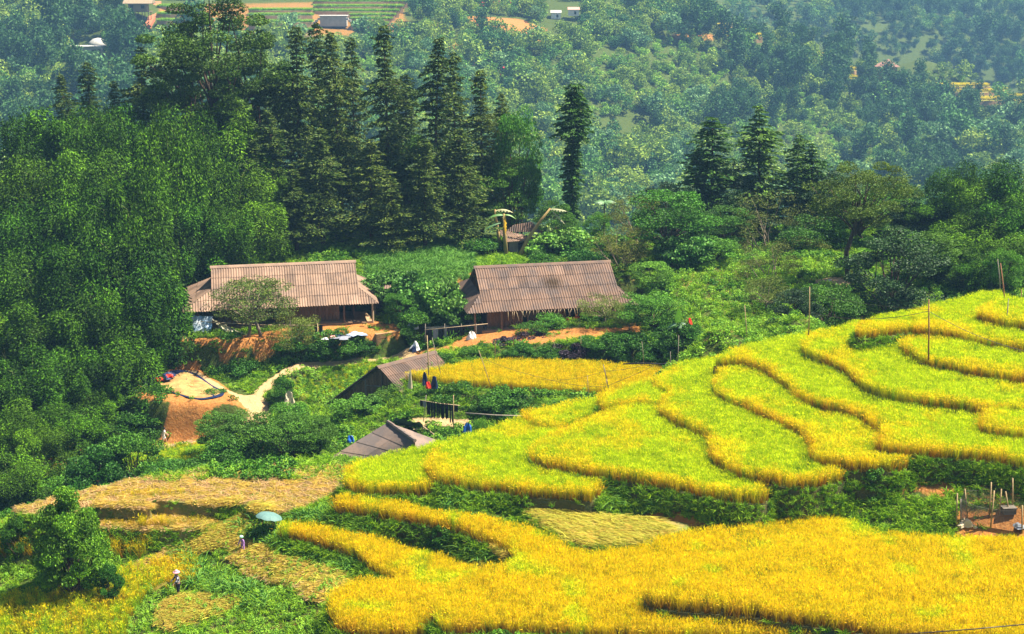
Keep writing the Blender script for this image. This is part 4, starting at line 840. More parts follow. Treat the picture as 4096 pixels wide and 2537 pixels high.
for s in (530, 531): a = far_tree(s, 2.2, 3.0, (.12, .28, .02), (.34, .56, .06), 260, 8, .0, .4); FARM.append(mesh_np("far_shrub", a[0], a[1], LM, a[2]))  # 11-12
FARC = var_coll("fartree", FARM)
FAR_OPEN = [[(370,0),(985,-10),(975,70),(900,90),(600,95),(375,80)], [(1690,55),(1760,50),(1855,98),(1850,120),(1790,125),(1690,105)], [(2225,198),(2441,198),(2441,295),(2290,275),(2230,230)], [(1390,275),(1560,280),(1575,340),(1420,350)], [(295,-5),(390,-5),(390,115),(290,110)], [(2080,140),(2240,140),(2240,215),(2080,205)],
 [(1105,35),(1240,45),(1310,65),(1300,110),(1200,95),(1110,62)], [(155,100),(265,90),(262,195),(155,190)], [(1938,118),(1974,118),(1974,165),(1938,165)], [(2020,148),(2048,148),(2048,222),(2020,222)], [(745,20),(865,20),(865,120),(745,120)],[(1295,-5),(1390,-5),(1390,95),(1295,95)]]
def far_scatter(name, n, ylo, yhi, seed, label, shr=False):
    r = np.random.default_rng(seed); ylo, yhi = ylo*FS, yhi*FS; y = ylo+(yhi-ylo)*r.random(n)**.8; u = r.uniform(-.40, .42, n); x = u*y; z = ground(x, y); px, py = proj(x, y, z)
    m = (px > -60) & (px < 2500) & (py > -140)
    for Q in FAR_OPEN: m &= ~inside(Q, px, py+ (0 if shr else -6))
    for Q, s in DIRT: m &= ~(inside(Q, px, py) & (s > .55) & (r.random(n) < .97))
    # a few tree-free meadows and clearings
    cl = vnoise(x, y, 26*FS, 41)*.6+vnoise(x, y, 9*FS, 42)*.4
    if not shr: m &= (cl > .46) | (py > 330) & (cl > .33) | (y > 430*FS)
    x, y, z, px, py, cl = [a[m] for a in (x, y, z, px, py, cl)]; n = len(x)
    v = vnoise(x, y, 30*FS, 43)
    grove = ((py > 80) & (py < 330) & (px > 1650)) | ((px < 330) & (py < 200)) | (v > .72)
    idx = np.where(grove & (r.random(n) < .75), r.integers(8, 11, n), r.integers(0, 8, n)) if not shr else np.where(r.random(n) < .8, r.integers(11, 13, n), r.integers(4, 6, n))
    s = r.uniform(.35, 1.0, n)**1.0*(.6+.9*cl)*np.where(r.random(n) < .08, 1.6, 1) if not shr else r.uniform(.5, 1.2, n)
    return scatter(name, np.c_[x, y, z-.5], FARC, idx, s*FS, label, tilt=.08, rng=r)
far_scatter("far_woods", 5200, 232, 430, 410, "dense blue-green woods covering the slope across the valley")
far_scatter("far_woods", 9000, 430, 780, 411, "palest hazy woods on the highest far slope")
far_scatter("far_shrubs", 9000, 232, 420, 412, "low shrubs and brush between the far trees", True)
# far trees that stand out one by one
def farobj(name, mi, px, pt, pb, label, cat, group=None, wk=1.0):
    g = on_ground(px, pb, 232); top = at_y(px, pt, g.y); h = max(2, top.z-g.z); me = FARM[mi]; h0 = 9.5 if 8 <= mi <= 10 else 5.3
    o = obj(name, me, None, (g.x, g.y, g.z-.3), (0, 0, RNG.uniform(0, 6.28)), (h/h0*wk, h/h0*wk, h/h0)); return tag(o, label, cat, group)
FT = [(8,1730,110,185,"hazy bamboo clump below the far gold steps, left one"),(9,1800,105,190,"hazy bamboo clump below the right end of the far gold steps"),(10,1870,90,190,"tall hazy bamboo clump left of the small gold window of rice"),
 (8,1905,120,200,"hazy bamboo clump hanging just left of the first gold patch"),(9,1990,110,205,"hazy bamboo clump between the two small gold patches"),(10,2010,165,235,"low hazy bamboo clump under the gold patches"),(8,2080,120,215,"big hazy bamboo clump right of the second gold patch"),
 (9,2140,150,260,"hazy bamboo clump on the spur beneath the red roof"),(10,2190,130,230,"hazy bamboo clump below the far white house"),(8,1870,170,235,"hazy drooping bamboo tassel over the dark hollow"),(9,1760,170,265,"pale hanging bamboo clump left of the dark hollow"),
 (10,2230,250,330,"hazy bamboo clump below the far right steps"),(8,2400,280,400,"big hazy bamboo clump low at the right border"),(9,2330,180,240,"hazy bamboo clump in front of the far right steps"),(0,2150,290,350,"hazy round tree alone on the shaded slope"),
 (2,2290,260,370,"hazy tall tree below the far right steps"),(1,2380,195,260,"thin hazy tree standing before the far gold steps"),(3,2245,195,270,"hazy tree left of the far gold steps"),(4,1530,290,345,"pale round tree on the middle slope"),(0,1240,140,205,"round hazy tree under the orange clearing"),
 (6,1700,250,310,"hazy tree over the spired conifer"),(9,1630,0,75,"dark blue bamboo mass at the top left of the far banana"),(10,1600,10,95,"dark hazy bamboo clump by the top border"),(8,1570,240,330,"shadowy bamboo clump on the middle slope"),
 (8,30,60,170,"hazy bamboo clump at the top left border"),(9,110,40,150,"hazy bamboo clump second from the top left corner"),(10,150,10,95,"hazy bamboo clump above the low concrete house"),
 (9,40,190,250,"blue hazy bush mass low at the left border"),(2,350,80,130,"hazy shrub below the stilt hut"),(4,1480,320,390,"hazy round tree beside the ivy-clad conifer"),
 (5,1560,330,420,"dark hazy tree right of the ivy-clad conifer"),(1,1330,210,260,"hazy bushy tree in the middle of the far slope"),(2,1420,200,240,"pale hazy tree above the ivy-clad conifer's right side"),(9,2340,100,170,"distant hazy bamboo clump on the spur's right end")]
for mi, px, pt, pb, lb in FT: farobj("bamboo_clump" if 8 <= mi <= 10 else "far_tree", mi, px, pt, pb, lb, "bamboo" if 8 <= mi <= 10 else "tree", "far trees across the valley")
# ------------------------------------------------------------------ buildings
def roofmat(name, c1, c2, sc=1.2):
    m = mat(name, c1, .85, col2=c2, nscale=sc, rnd=.10, bump=.25, bscale=25, spec=.15, coord='Generated'); return m
def roofing(name, c1, c2, c3, spot=None):
    if name in MATS: return MATS[name]
    m = bpy.data.materials.new(name); m.use_nodes = True; nt = m.node_tree; N = nt.nodes; L = nt.links; p = N["Principled BSDF"]
    p.inputs["Roughness"].default_value = .85; p.inputs["Specular IOR Level"].default_value = .15
    ge = N.new("ShaderNodeNewGeometry"); oi = N.new("ShaderNodeObjectInfo")
    def nz(s, lo, hi, stretch=None):
        n = N.new("ShaderNodeTexNoise"); n.inputs["Scale"].default_value = s; n.inputs["Detail"].default_value = 7; n.inputs["Roughness"].default_value = .7
        L.new(ge.outputs["Position"], n.inputs["Vector"]); r = N.new("ShaderNodeMapRange"); r.inputs[1].default_value = lo; r.inputs[2].default_value = hi; L.new(n.outputs[0], r.inputs[0]); return r.outputs[0]
    def mix(f, a, b, mode='MIX'):
        x = N.new("ShaderNodeMix"); x.data_type = 'RGBA'; x.blend_type = mode
        for s, i in ((f, 0), (a, 6), (b, 7)):
            if isinstance(s, tuple): x.inputs[i].default_value = (*s, 1)
            elif isinstance(s, (int, float)): x.inputs[i].default_value = s
            else: L.new(s, x.inputs[i])
        return x.outputs[2]
    c = mix(nz(.6, .44, .60), c1, c2); c = mix(nz(7, .56, .72), c, c3)
    mr = N.new("ShaderNodeMapRange"); mr.inputs[3].default_value = .88; mr.inputs[4].default_value = 1.1; L.new(oi.outputs["Random"], mr.inputs[0])
    cb = N.new("ShaderNodeCombineColor"); [L.new(mr.outputs[0], cb.inputs[i]) for i in range(3)]
    c = mix(1.0, c, cb.outputs[0], 'MULTIPLY'); at = N.new("ShaderNodeAttribute"); at.attribute_name = "Col"; c = mix(1.0, c, at.outputs["Color"], 'MULTIPLY')
    if spot is not None:      # a round patch of soot and mould
        vd = N.new("ShaderNodeVectorMath"); vd.operation = 'DISTANCE'; vd.inputs[1].default_value = tuple(spot); nd = N.new("ShaderNodeTexNoise"); nd.inputs["Scale"].default_value = 3; L.new(ge.outputs["Position"], vd.inputs[0]); L.new(ge.outputs["Position"], nd.inputs["Vector"])
        ad = N.new("ShaderNodeMath"); ad.operation = 'ADD'; L.new(vd.outputs["Value"], ad.inputs[0]); L.new(nd.outputs[0], ad.inputs[1]); rr = N.new("ShaderNodeMapRange"); rr.inputs[1].default_value = .75; rr.inputs[2].default_value = 1.7; rr.inputs[3].default_value = .95; rr.inputs[4].default_value = 0; L.new(ad.outputs[0], rr.inputs[0]); c = mix(rr.outputs[0], c, (.055, .035, .02))
    L.new(c, p.inputs["Base Color"]); MATS[name] = m; return m
R1 = roofing("fibre_cement_pink", (.29, .19, .135), (.20, .138, .105), (.11, .08, .066))
R2 = roofing("fibre_cement_brown", (.19, .122, .09), (.125, .092, .08), (.07, .055, .05), at_z(1318, 676, -1.0))
R3 = roofing("fibre_cement_grey", (.23, .165, .135), (.155, .125, .115), (.09, .078, .07))
WOOD = mat("old_wood", (.22, .13, .07), .85, col2=(.11, .07, .045), nscale=5, rnd=.2, bump=.4, bscale=20)
WOODG = mat("grey_wood", (.22, .19, .15), .9, col2=(.12, .10, .08), nscale=5, rnd=.2)
WOODL = mat("pale_wood", (.55, .42, .27), .8, col2=(.38, .27, .16), nscale=6)
MUD = mat("mud_wall", (.42, .27, .15), .95, col2=(.30, .18, .09), nscale=2, bump=.4, bscale=6)
PLASTER = mat("plaster", (.62, .56, .47), .9, col2=(.45, .40, .33), nscale=2)
DARKM = mat("dark_inside", (.035, .028, .022), .95)
def sheets(parent, O, ex, ey, poly, row=1.45, sw=.96, pitch=.24, amp=.045, m=R1, stain=None, name="roof_sheet", lift=.035):
    """lay overlapping corrugated sheets on the plane O + s*ex + t*ey inside the convex outline POLY"""
    ex = Vector(ex).normalized(); ey = Vector(ey).normalized(); nn = ex.cross(ey).normalized(); nn = nn if nn.z > 0 else -nn
    smin = min(p[0] for p in poly); smax = max(p[0] for p in poly); tmin = min(p[1] for p in poly); tmax = max(p[1] for p in poly)
    def trange(s):
        ts = []
        for i in range(len(poly)):
            a, b = poly[i], poly[(i+1) % len(poly)]
            if (a[0]-s)*(b[0]-s) <= 0 and abs(a[0]-b[0]) > 1e-6: ts.append(a[1]+(b[1]-a[1])*(s-a[0])/(b[0]-a[0]))
        return (min(ts), max(ts)) if len(ts) > 1 else (0, 0)
    nr = max(1, round((tmax-tmin)/row)); row = (tmax-tmin)/nr; ns = max(1, round((smax-smin)/sw)); sw = (smax-smin)/ns; k = 0
    for i in range(nr):
        for j in range(ns):
            jr = RNG.normal()*.025; tint = RNG.choice([1, 1, 1, 1, 1, 1, 1, .9, .78, 1.15]); q = max(4, round(sw/pitch*6)); Vv = []; cols = []
            any_ = False
            for a in range(q+1):
                s = smin+(j+a/q)*sw; s_ = min(max(s, smin+1e-3), smax-1e-3); lo, hi = trange(s_)
                t0 = max(lo, tmin+i*row-(.10 if i else .0)+jr); t1 = min(hi, tmin+(i+1)*row)
                if t1 < t0: t1 = t0 = min(max(t0, lo), hi)
                elif t1-t0 > .02: any_ = True
                w = amp*math.cos(2*math.pi*s/pitch) if amp else 0
                for t in (t0, t1):
                    fr = (t-(tmin+i*row))/row; p = Vector(O)+ex*s+ey*t+nn*(w+lift*(1-fr)+.01*(j % 2)); Vv.append(p)
                    c = tint
                    if stain: c = tint-.0*math.exp(-((s-stain[0])**2+(t-stain[1])**2*.7)/stain[2]**2)
                    cols.append((c, c, c))
            if not any_: continue
            F = np.array([(2*a, 2*a+2, 2*a+3, 2*a+1) for a in range(q)])
            inv = parent.matrix_world.inverted() if False else None
            me = mesh_np(name, np.array(Vv), F, m, np.array(cols), True); obj(name, me, parent); k += 1
    return k
def ridge_cap(parent, A, B, m, r=.16):
    mb = MB(); A = Vector(A); B = Vector(B); d = (B-A).normalized(); s = d.cross(Vector((0, 0, 1))).normalized()
    prof = [(-.30, -.17), (-.15, -.04), (0, .03), (.15, -.04), (.30, -.17)]
    V = [A-d*.1+s*a+Vector((0, 0, b+.06)) for a, b in prof]+[B+d*.1+s*a+Vector((0, 0, b+.06)) for a, b in prof]
    V += [v-Vector((0, 0, .03)) for v in V]; n = 5
    F = [(i, i+1, n+i+1, n+i) for i in range(4)]+[(10+i, 10+n+i, 10+n+i+1, 10+i+1) for i in range(4)]+[(0, 5, 15, 10), (4, 14, 19, 9)]
    F += [(i, 10+i, 11+i, i+1) for i in range(4)]+[(5+i, 6+i, 16+i, 15+i) for i in range(4)]
    mb.add(V, F); me = mb.mesh("ridge_cap", m); a = me.color_attributes.new("Col", 'FLOAT_COLOR', 'POINT'); a.data.foreach_set("color", np.ones(len(me.vertices)*4, np.float32))
    return obj("ridge_cap", me, parent)
def plank_wall(parent, A, B, zb, ztop, m, w=.30, name="plank", skip=()):
    """upright boards from A to B (xy); ztop(s01) gives the board's top"""
    A = Vector((A[0], A[1], 0)); B = Vector((B[0], B[1], 0)); L = (B-A).length; n = max(1, int(L/w)); d = (B-A).normalized(); ang = math.atan2(d.y, d.x)
    for i in range(n):
        f = (i+.5)/n
        if any(a < f < b for a, b in skip): continue
        h = ztop(f)-zb
        if h < .15: continue
        me = MB().box((0, 0, h/2), (L/n-.02, .035, h)).mesh(name, m)
        p = A+(B-A)*f; obj(name, me, parent, (p.x, p.y+RNG.normal()*.006, zb), (0, 0, ang))
def house(name, label, rl, rr, zr, run, zeave, skl, skr, floor, m, stain=None, door=(), plank_m=WOOD, skip=()):
    """rl, rr: traced ends of the ridge; run: horizontal depth of each slope; skl / skr: (width, fraction) of the side roofs"""
    h = empty(name, label, "house", (0, 0, 0)); Lp = at_z(*rl, zr); Rp = at_z(*rr, zr); e = (Rp-Lp); LR = e.length; e.normalize(); n = Vector((e.y, -e.x, 0))
    ey = (-n*run+Vector((0, 0, zr-zeave))); T = ey.length; ey.normalize(); O = Lp+n*run; O.z = zeave
    rf = bpy.data.objects.new("roof", None); link(rf, h)
    sheets(rf, O, e, ey, [(0, 0), (LR, 0), (LR, T), (0, T)], m=m, stain=stain)
    Ob = Lp-n*run; Ob.z = zeave; eb = (n*run+Vector((0, 0, zr-zeave))).normalized()
    sheets(rf, Ob, e, eb, [(0, 0), (LR, 0), (LR, T), (0, T)], m=m, sw=1.9, row=3.3)
    for side, (w, fr) in ((-1, skl), (1, skr)):
        s0 = 0 if side < 0 else LR; sh = .03
        pts = [(s0, 0), (s0+side*w, 0), (s0, fr*T)]
        sheets(rf, O-Vector((0, 0, sh)), e, ey, pts, m=m)
        a = O+e*s0+ey*fr*T; b = Ob+e*s0+eb*fr*T; c = O+e*(s0+side*w); dd = Ob+e*(s0+side*w)      # side slope
        exs = (b-a).normalized(); lowm = (c+dd)/2; topm = (a+b)/2; up = (topm-lowm); up = (up-exs*up.dot(exs)); Tt = up.length; up.normalize()
        o2 = lowm; la = (a-o2).dot(exs); lb = (b-o2).dot(exs); lc = (c-o2).dot(exs); ld = (dd-o2).dot(exs)
        sheets(rf, o2-Vector((0, 0, sh)), exs, up, [(lc, 0), (ld, 0), (lb, Tt), (la, Tt)], m=m)
    ridge_cap(h, Lp, Rp, m)
    # frame and walls
    nf = run-1.25; zt = zeave+(zr-zeave)*(1.25/run)-.08
    F0 = Lp+n*nf+e*.5; F1 = Lp+n*nf+e*(LR-.5); B0 = Lp-n*nf+e*.5; B1 = Lp-n*nf+e*(LR-.5)
    wf = bpy.data.objects.new("front_wall", None); link(wf, h)
    plank_wall(wf, F0, F1, floor+.12, lambda f: zt, plank_m, .34, skip=skip)
    mb = MB(); mb.add([(B0.x, B0.y, floor), (B1.x, B1.y, floor), (B1.x, B1.y, zt), (B0.x, B0.y, zt)]+[(B0.x-n.x*.15, B0.y-n.y*.15, floor), (B1.x-n.x*.15, B1.y-n.y*.15, floor), (B1.x-n.x*.15, B1.y-n.y*.15, zt), (B0.x-n.x*.15, B0.y-n.y*.15, zt)], [(0,1,2,3),(5,4,7,6),(4,0,3,7),(1,5,6,2),(3,2,6,7),(0,4,5,1)])
    mb.build("back_wall", MUD, h)
    for P0, P1, nm in ((F0, B0, "gable_wall"), (F1, B1, "gable_wall")):
        q = bpy.data.objects.new(nm, None); link(q, h)
        plank_wall(q, P0, P1, floor+.1, lambda f: zt+(zr-.12-zt)*(1-abs(2*f-1)), plank_m, .4)
    mb = MB(); mb.add([tuple(v) for v in [Lp+n*(run-.35)-e*(skl[0]*.6), Lp+n*(run-.35)+e*(LR+skr[0]*.7), Lp-n*run+e*(LR+.5), Lp-n*run-e*.5]], [(0, 1, 2, 3)])
    V4 = [Vector((v[0], v[1], floor+.14)) for v in mb.v]; V5 = [Vector((v.x, v.y, floor-.3)) for v in V4]
    MB().add(V4+V5, [(0,1,2,3),(7,6,5,4),(0,4,5,1),(1,5,6,2),(2,6,7,3),(3,7,4,0)]).build("plinth", MUD, h)
    npost = 6
    for i in range(npost+1):
        s = -skl[0]*.5+(LR+skl[0]*.5+skr[0]*.7)*i/npost; p = O+e*s-n*.45; rz = zeave+.18 if 0 <= s <= LR else zeave+.12
        MB().tube([(p.x, p.y, floor), (p.x, p.y, rz)], .10, 8).build("post", WOODL if i == npost else WOOD, h)
    p0 = O-n*.45; MB().tube([p0-e*skl[0]*.4+Vector((0, 0, .12)), p0+e*(LR+skr[0]*.5)+Vector((0, 0, .12))], .06, 6).build("eave_beam", WOOD, h)
    for k in range(7):
        s = LR*(k+.5)/7; MB().tube([O+e*s-Vector((0, 0, .06)), O+e*s+ey*T-Vector((0, 0, .08))], .05, 5).build("rafter", WOOD, h)
    return h, O, e, n, LR
H1, O1, E1, N1, LR1 = house("farmhouse", "long farmhouse with a pinkish corrugated roof reaching lower on its left", (503,636), (846,622), .40, 4.9, -2.72, (2.7, .50), (1.75, .40), YARD1_Z, R1, skip=((.90, 1.0), (.35, .42)))
H2, O2, E2, N2, LR2 = house("farmhouse", "farmhouse with a brown corrugated roof carrying a round dark stain", (1131,636), (1453,622), .45, 5.3, -2.72, (1.6, .42), (1.5, .34), -4.7, R2, stain=(7.6, 3.6, .75), skip=((.28, .33), (.60, .72)))
H1['group'] = H2['group'] = "farmhouses"
MB().box((0,0,0),(1.2,.1,.05)).v
# brick pier at the yard's corner
BRICK = mat("brick", (.36, .20, .09), .9, col2=(.22, .13, .06), nscale=3, rnd=.25)
bw = empty("brick_wall", "low brown brick retaining wall at the corner of the left yard", "wall", (0, 0, 0))
pa = at_z(897, 797, YARD1_Z); pb = at_z(949, 790, YARD1_Z); d = (pb-pa); Lw = d.length; d.normalize(); ang = math.atan2(d.y, d.x)
bm_ = MB().box((0, 0, 0), (.23, .12, .075)).mesh("brick", BRICK)
nrow = 23; nb = int(Lw/.245)
for r_ in range(nrow):
    for k in range(nb):
        p = pa+d*((k+.5+(.5 if r_ % 2 else 0))*.245); obj("brick", bm_, bw, (p.x, p.y+RNG.normal()*.006, YARD1_Z-.05-r_*.092), (0, 0, ang+RNG.normal()*.01))
c = (pa+pb)/2; MB().box((0, 0, 0), (Lw+.3, .5, 2.3)).build("core", MUD, bw, (c.x, c.y+.28, YARD1_Z-1.16), (0, 0, ang))

# ---- generic little roofs
def slope_roof(parent, A, B, C, D, m, **k):
    """A-B lower edge, D-C upper edge (any quad, sheets laid along A-B)"""
    A, B, C, D = map(Vector, (A, B, C, D)); ex = (B-A).normalized(); up = (D-A)-ex*(D-A).dot(ex); T = up.length; ey = up.normalized()
    P = [((q-A).dot(ex), (q-A).dot(ey)) for q in (A, B, C, D)]; sheets(parent, A, ex, ey, P, m=m, **k)
# brown shed beside the gold field: long left slope, gable towards the yard
s2 = empty("shed", "brown plank shed with a corrugated roof beside the gold field", "shed", (0, 0, 0))
A = at_z(900, 874, -4.3); B = at_z(1036, 838, -4.3); rd = (B-A).normalized(); pv = Vector((rd.y, -rd.x, 0))
Rl = 3.4; El = Rl*.55; C = A+pv*Rl-Vector((0, 0, El)); C2_ = B+pv*Rl-Vector((0, 0, El))
Ll = 5.6; D = A-pv*0+Vector((-4.75, 1.6, -4.0)); D2_ = D+(B-A)
rf = bpy.data.objects.new("roof", None); link(rf, s2)
slope_roof(rf, C, C2_, B, A, R2, sw=.9); slope_roof(rf, D, D2_, B, A, R3, sw=.9)
ridge_cap(s2, A, B, R2)
MB().tube([A+Vector((0,-.05,.02)), D+Vector((0,-.05,.02))], .09, 4).build("verge_board", DARKM, s2)
wl_ = bpy.data.objects.new("gable_wall", None); link(wl_, s2)
i0 = .45*rd; gA = A+i0+pv*2.6; gB = A+i0+Vector((-3.6, 1.2, 0))
gb = -7.9
plank_wall(wl_, (A+i0).xy, gA.xy, gb, lambda f: -4.3-.55*2.6*f-.1, WOOD, .26)
plank_wall(wl_, gB.xy, (A+i0).xy, gb-.6, lambda f: -4.3-4.0*(3.6/4.75)*(1-f)-.12, WOOD, .26)
for a_, b_ in (((gB+(A+i0))/2+Vector((.3,-.08,-1.9)), A+i0+Vector((2.2,-.9,-1.9))),):
    MB().tube([a_, b_], .07, 4).build("cross_beam", WOODG, s2)
for f in (.0, .35, -.35):
    p = A+i0+Vector((f*4, -.12-abs(f)*.3, 0)); MB().tube([(p.x, p.y, gb), (p.x, p.y, -4.6-abs(f)*2.6)], .07, 5).build("post", WOODG, s2)
# lower corrugated lean-to at its left foot
lt = empty("lean_to", "small lean-to with a rusty corrugated roof left of the brown shed", "shed", (0, 0, 0))
q = [at_z(775, 1012, -8.7), at_z(835, 1010, -8.7), at_z(842, 985, -8.3), at_z(792, 980, -8.3)]
rf = bpy.data.objects.new("roof", None); link(rf, lt); slope_roof(rf, q[0], q[1], q[2], q[3], R1, sw=.8, row=.9)
for p in (q[0], q[1]): MB().tube([(p.x, p.y+.1, p.z-1.6), (p.x, p.y+.1, p.z)], .06, 5).build("post", WOOD, lt)
# grey hipped roof in front
s3 = empty("shed", "low grey shed roof with a hip ridge half hidden by the rice", "shed", (0, 0, 0))
A = at_z(925, 1008, -5.6); B = at_z(988, 1053, -5.75); L1 = at_z(778, 1098, -8.3); L2 = at_z(925, 1110, -7.9); R1_ = at_z(1040, 1050, -6.9); 
rf = bpy.data.objects.new("roof", None); link(rf, s3)
def quad_roof(parent, P, m, nu, nv, name="roof_sheet"):
    A, B, C, D = map(Vector, P)    # A-B low, D-C high
    n = (B-A).cross(D-A).normalized(); n = n if n.z > 0 else -n
    for i in range(nu):
        for j in range(nv):
            Vv = []
            for a in range(7):
                for b in (0, 1):
                    u = (i+a/6+(.06*(1 if a == 6 else 0)))/nu; v = (j+b-(.05 if b == 0 and j else 0))/nv; v = max(v, 0); u = min(u, 1.02)
                    Vv.append((A*(1-u)+B*u)*(1-v)+(D*(1-u)+C*u)*v+n*(.03*(1-b)+.012*math.cos(a*math.pi)+(.03 if a == 0 else 0)))
            obj(name, mesh_np(name, np.array(Vv), np.array([(2*a, 2*a+2, 2*a+3, 2*a+1) for a in range(6)]), m, np.ones((14, 3)), True), parent)
quad_roof(rf, (L1, L2, B, A), R3, 2, 4); Q2 = at_z(990, 1110, -8); quad_roof(rf, (R1_, Q2, B, A), R3, 2, 2)
bk = at_z(980, 1000, -7.0)
cap = MB(); 
for k in range(5):
    a_ = A+(B-A)*(k/5)-(B-A)*.01; b_ = A+(B-A)*((k+1)/5+.02); cap = MB().tube([a_+Vector((0,0,.06)), b_+Vector((0,0,.10))], .15, 6); me = cap.mesh("ridge_cap", R3); at_ = me.color_attributes.new("Col", 'FLOAT_COLOR', 'POINT'); at_.data.foreach_set("color", np.ones(len(me.vertices)*4, np.float32)); obj("ridge_cap", me, s3)
for p in (L1+Vector((.4,.3,0)), R1_+Vector((-.4,.1,0)), (L1+L2)/2+Vector((0,.5,0)), B+Vector((0,.4,-.5))): MB().tube([(p.x, p.y, -10.2), (p.x, p.y, p.z)], .08, 6).build("post", WOOD, s3)
c = (A+L2+R1_+L1)/4; MB().box((0,0,0), (3.4, 2.4, 2.0)).build("wall", WOOD, s3, (c.x, c.y+1.1, -9.3), (0,0,-.4))
# small roof with grey tarpaulin behind it
s4 = empty("shelter", "small shelter under a grey-blue tarpaulin behind the grey shed roof", "shed", (0, 0, 0))
TARPG = mat("tarp_grey", (.13, .16, .19), .5, col2=(.06, .08, .10), nscale=2, bump=.6, bscale=6)
def cloth(P, m, nu=10, nv=8, sag=.1, wr=.03, seed=0, name="cloth", parent=None, thick=.012):
    r = np.random.default_rng(seed); A, B, C, D = [np.array(p) for p in P]; u, v = np.meshgrid(np.linspace(0, 1, nu+1), np.linspace(0, 1, nv+1)); u = u.ravel(); v = v.ravel()
    X = (A*(1-u)[:, None]+B*u[:, None])*(1-v)[:, None]+(D*(1-u)[:, None]+C*u[:, None])*v[:, None]
    X[:, 2] -= sag*4*u*(1-u)*(.3+.7*v); X += r.normal(size=X.shape)*wr
    X[:, 2] += .5*wr*np.sin(u*23+seed); X[:, 1] += wr*1.2*np.sin(u*17+v*3)
    i = np.arange(nv)[:, None]*(nu+1)+np.arange(nu)[None]; F = np.stack([i, i+1, i+nu+2, i+nu+1], -1).reshape(-1, 4)
    n = len(X); nn = np.cross(B-A, D-A); nn = nn/(np.linalg.norm(nn)+1e-9)*thick
    me = mesh_np(name, np.r_[X, X-nn], np.r_[F, F[:, ::-1]+n], m, None, True); return obj(name, me, parent)
t1_ = [at_z(930, 1010, -6.9), at_z(1012, 1021, -7.1), at_z(1000, 1006, -6.2), at_z(945, 996, -6.2)]
cloth([t1_[0], t1_[1], t1_[2], t1_[3]], TARPG, 14, 6, .12, .03, 3, "tarpaulin", s4)
q = [at_z(988, 1036, -7.6), at_z(1030, 1036, -7.6), at_z(1044, 1020, -7.4), at_z(1000, 1022, -7.4)]
rf = bpy.data.objects.new("roof", None); link(rf, s4); slope_roof(rf, q[0], q[1], q[2], q[3], R2, sw=1.0, row=1.0)
for a_, b_ in (((1005, 1014), (1040, 1040)), ((985, 1024), (1020, 1020))):
    MB().tube([at_z(*a_, -6.8), at_z(*b_, -7.3)], .05, 5).build("pole", WOODL, s4)
for p in t1_[:2]+q[1:3]: MB().tube([(p.x, p.y, -9.4), tuple(p)], .05, 5).build("post", WOOD, s4)
# hut behind the right house
s5 = empty("hut", "plaster hut with broken corrugated roofs behind the right house", "hut", (0, 0, 0))
hb = -3.2
q = [at_z(1206, 578, -.9), at_z(1300, 570, -1.0), at_z(1288, 552, -.1), at_z(1185, 546, -.1)]
rf = bpy.data.objects.new("roof", None); link(rf, s5); slope_roof(rf, q[0], q[1], q[2], q[3], R1, sw=.9, row=1.3)
q2 = [at_z(1205, 552, .0), at_z(1300, 556, .0), at_z(1270, 534, .7), at_z(1225, 536, .7)]; slope_roof(rf, q2[0], q2[1], q2[2], q2[3], R2, sw=.9, row=1.3)
w0 = at_z(1212, 575, -1.1); w1 = at_z(1305, 570, -1.1); d = (w1-w0).normalized(); L_ = (w1-w0).length
MB().box((0, 0, 0), (L_, .2, 2.1)).build("wall", PLASTER, s5, ((w0.x+w1.x)/2, (w0.y+w1.y)/2+.35, hb+1.0), (0, 0, math.atan2(d.y, d.x)))
MB().box((0, 0, 0), (.7, .1, 1.2)).build("door", DARKM, s5, (w0.x+1.4, w0.y+.2, hb+1.3), (0, 0, 0))
MB().box((0, 0, 0), (.2, 3.2, 2.1)).build("wall", PLASTER, s5, (w0.x+.1, w0.y+2, hb+1.0))
for p in (w0, w1): MB().tube([(p.x, p.y, hb-.3), (p.x, p.y, -1)], .08, 5).build("post", WOOD, s5)
# small dark shed between the houses
s6 = empty("shed", "dark open shed with a flat rusty roof between the two houses", "shed", (0, 0, 0))
q = [at_z(893, 690, -2.2), at_z(948, 690, -2.2), at_z(945, 680, -2.0), at_z(898, 680, -2.0)]
rf = bpy.data.objects.new("roof", None); link(rf, s6); slope_roof(rf, q[0], q[1], q[2], q[3], R2, sw=.9, row=1.2)
for i_ in (0, 1, 2, 3): MB().tube([(q[i_].x, q[i_].y, -4.9), (q[i_].x, q[i_].y, q[i_].z)], .07, 6).build("post", WOODG, s6)
MB().box((0,0,0), (2.3, .08, 2.4)).build("back_wall", DARKM, s6, ((q[0].x+q[1].x)/2, q[2].y+.1, -3.6))
# fallen log and leaning boards by the hut
lg = MB().tube([at_z(1255, 592, -2.6), at_z(1320, 612, -3.0)], .16, 8).build("log", WOODL); tag(lg, "pale fallen log lying below the hut", "log")
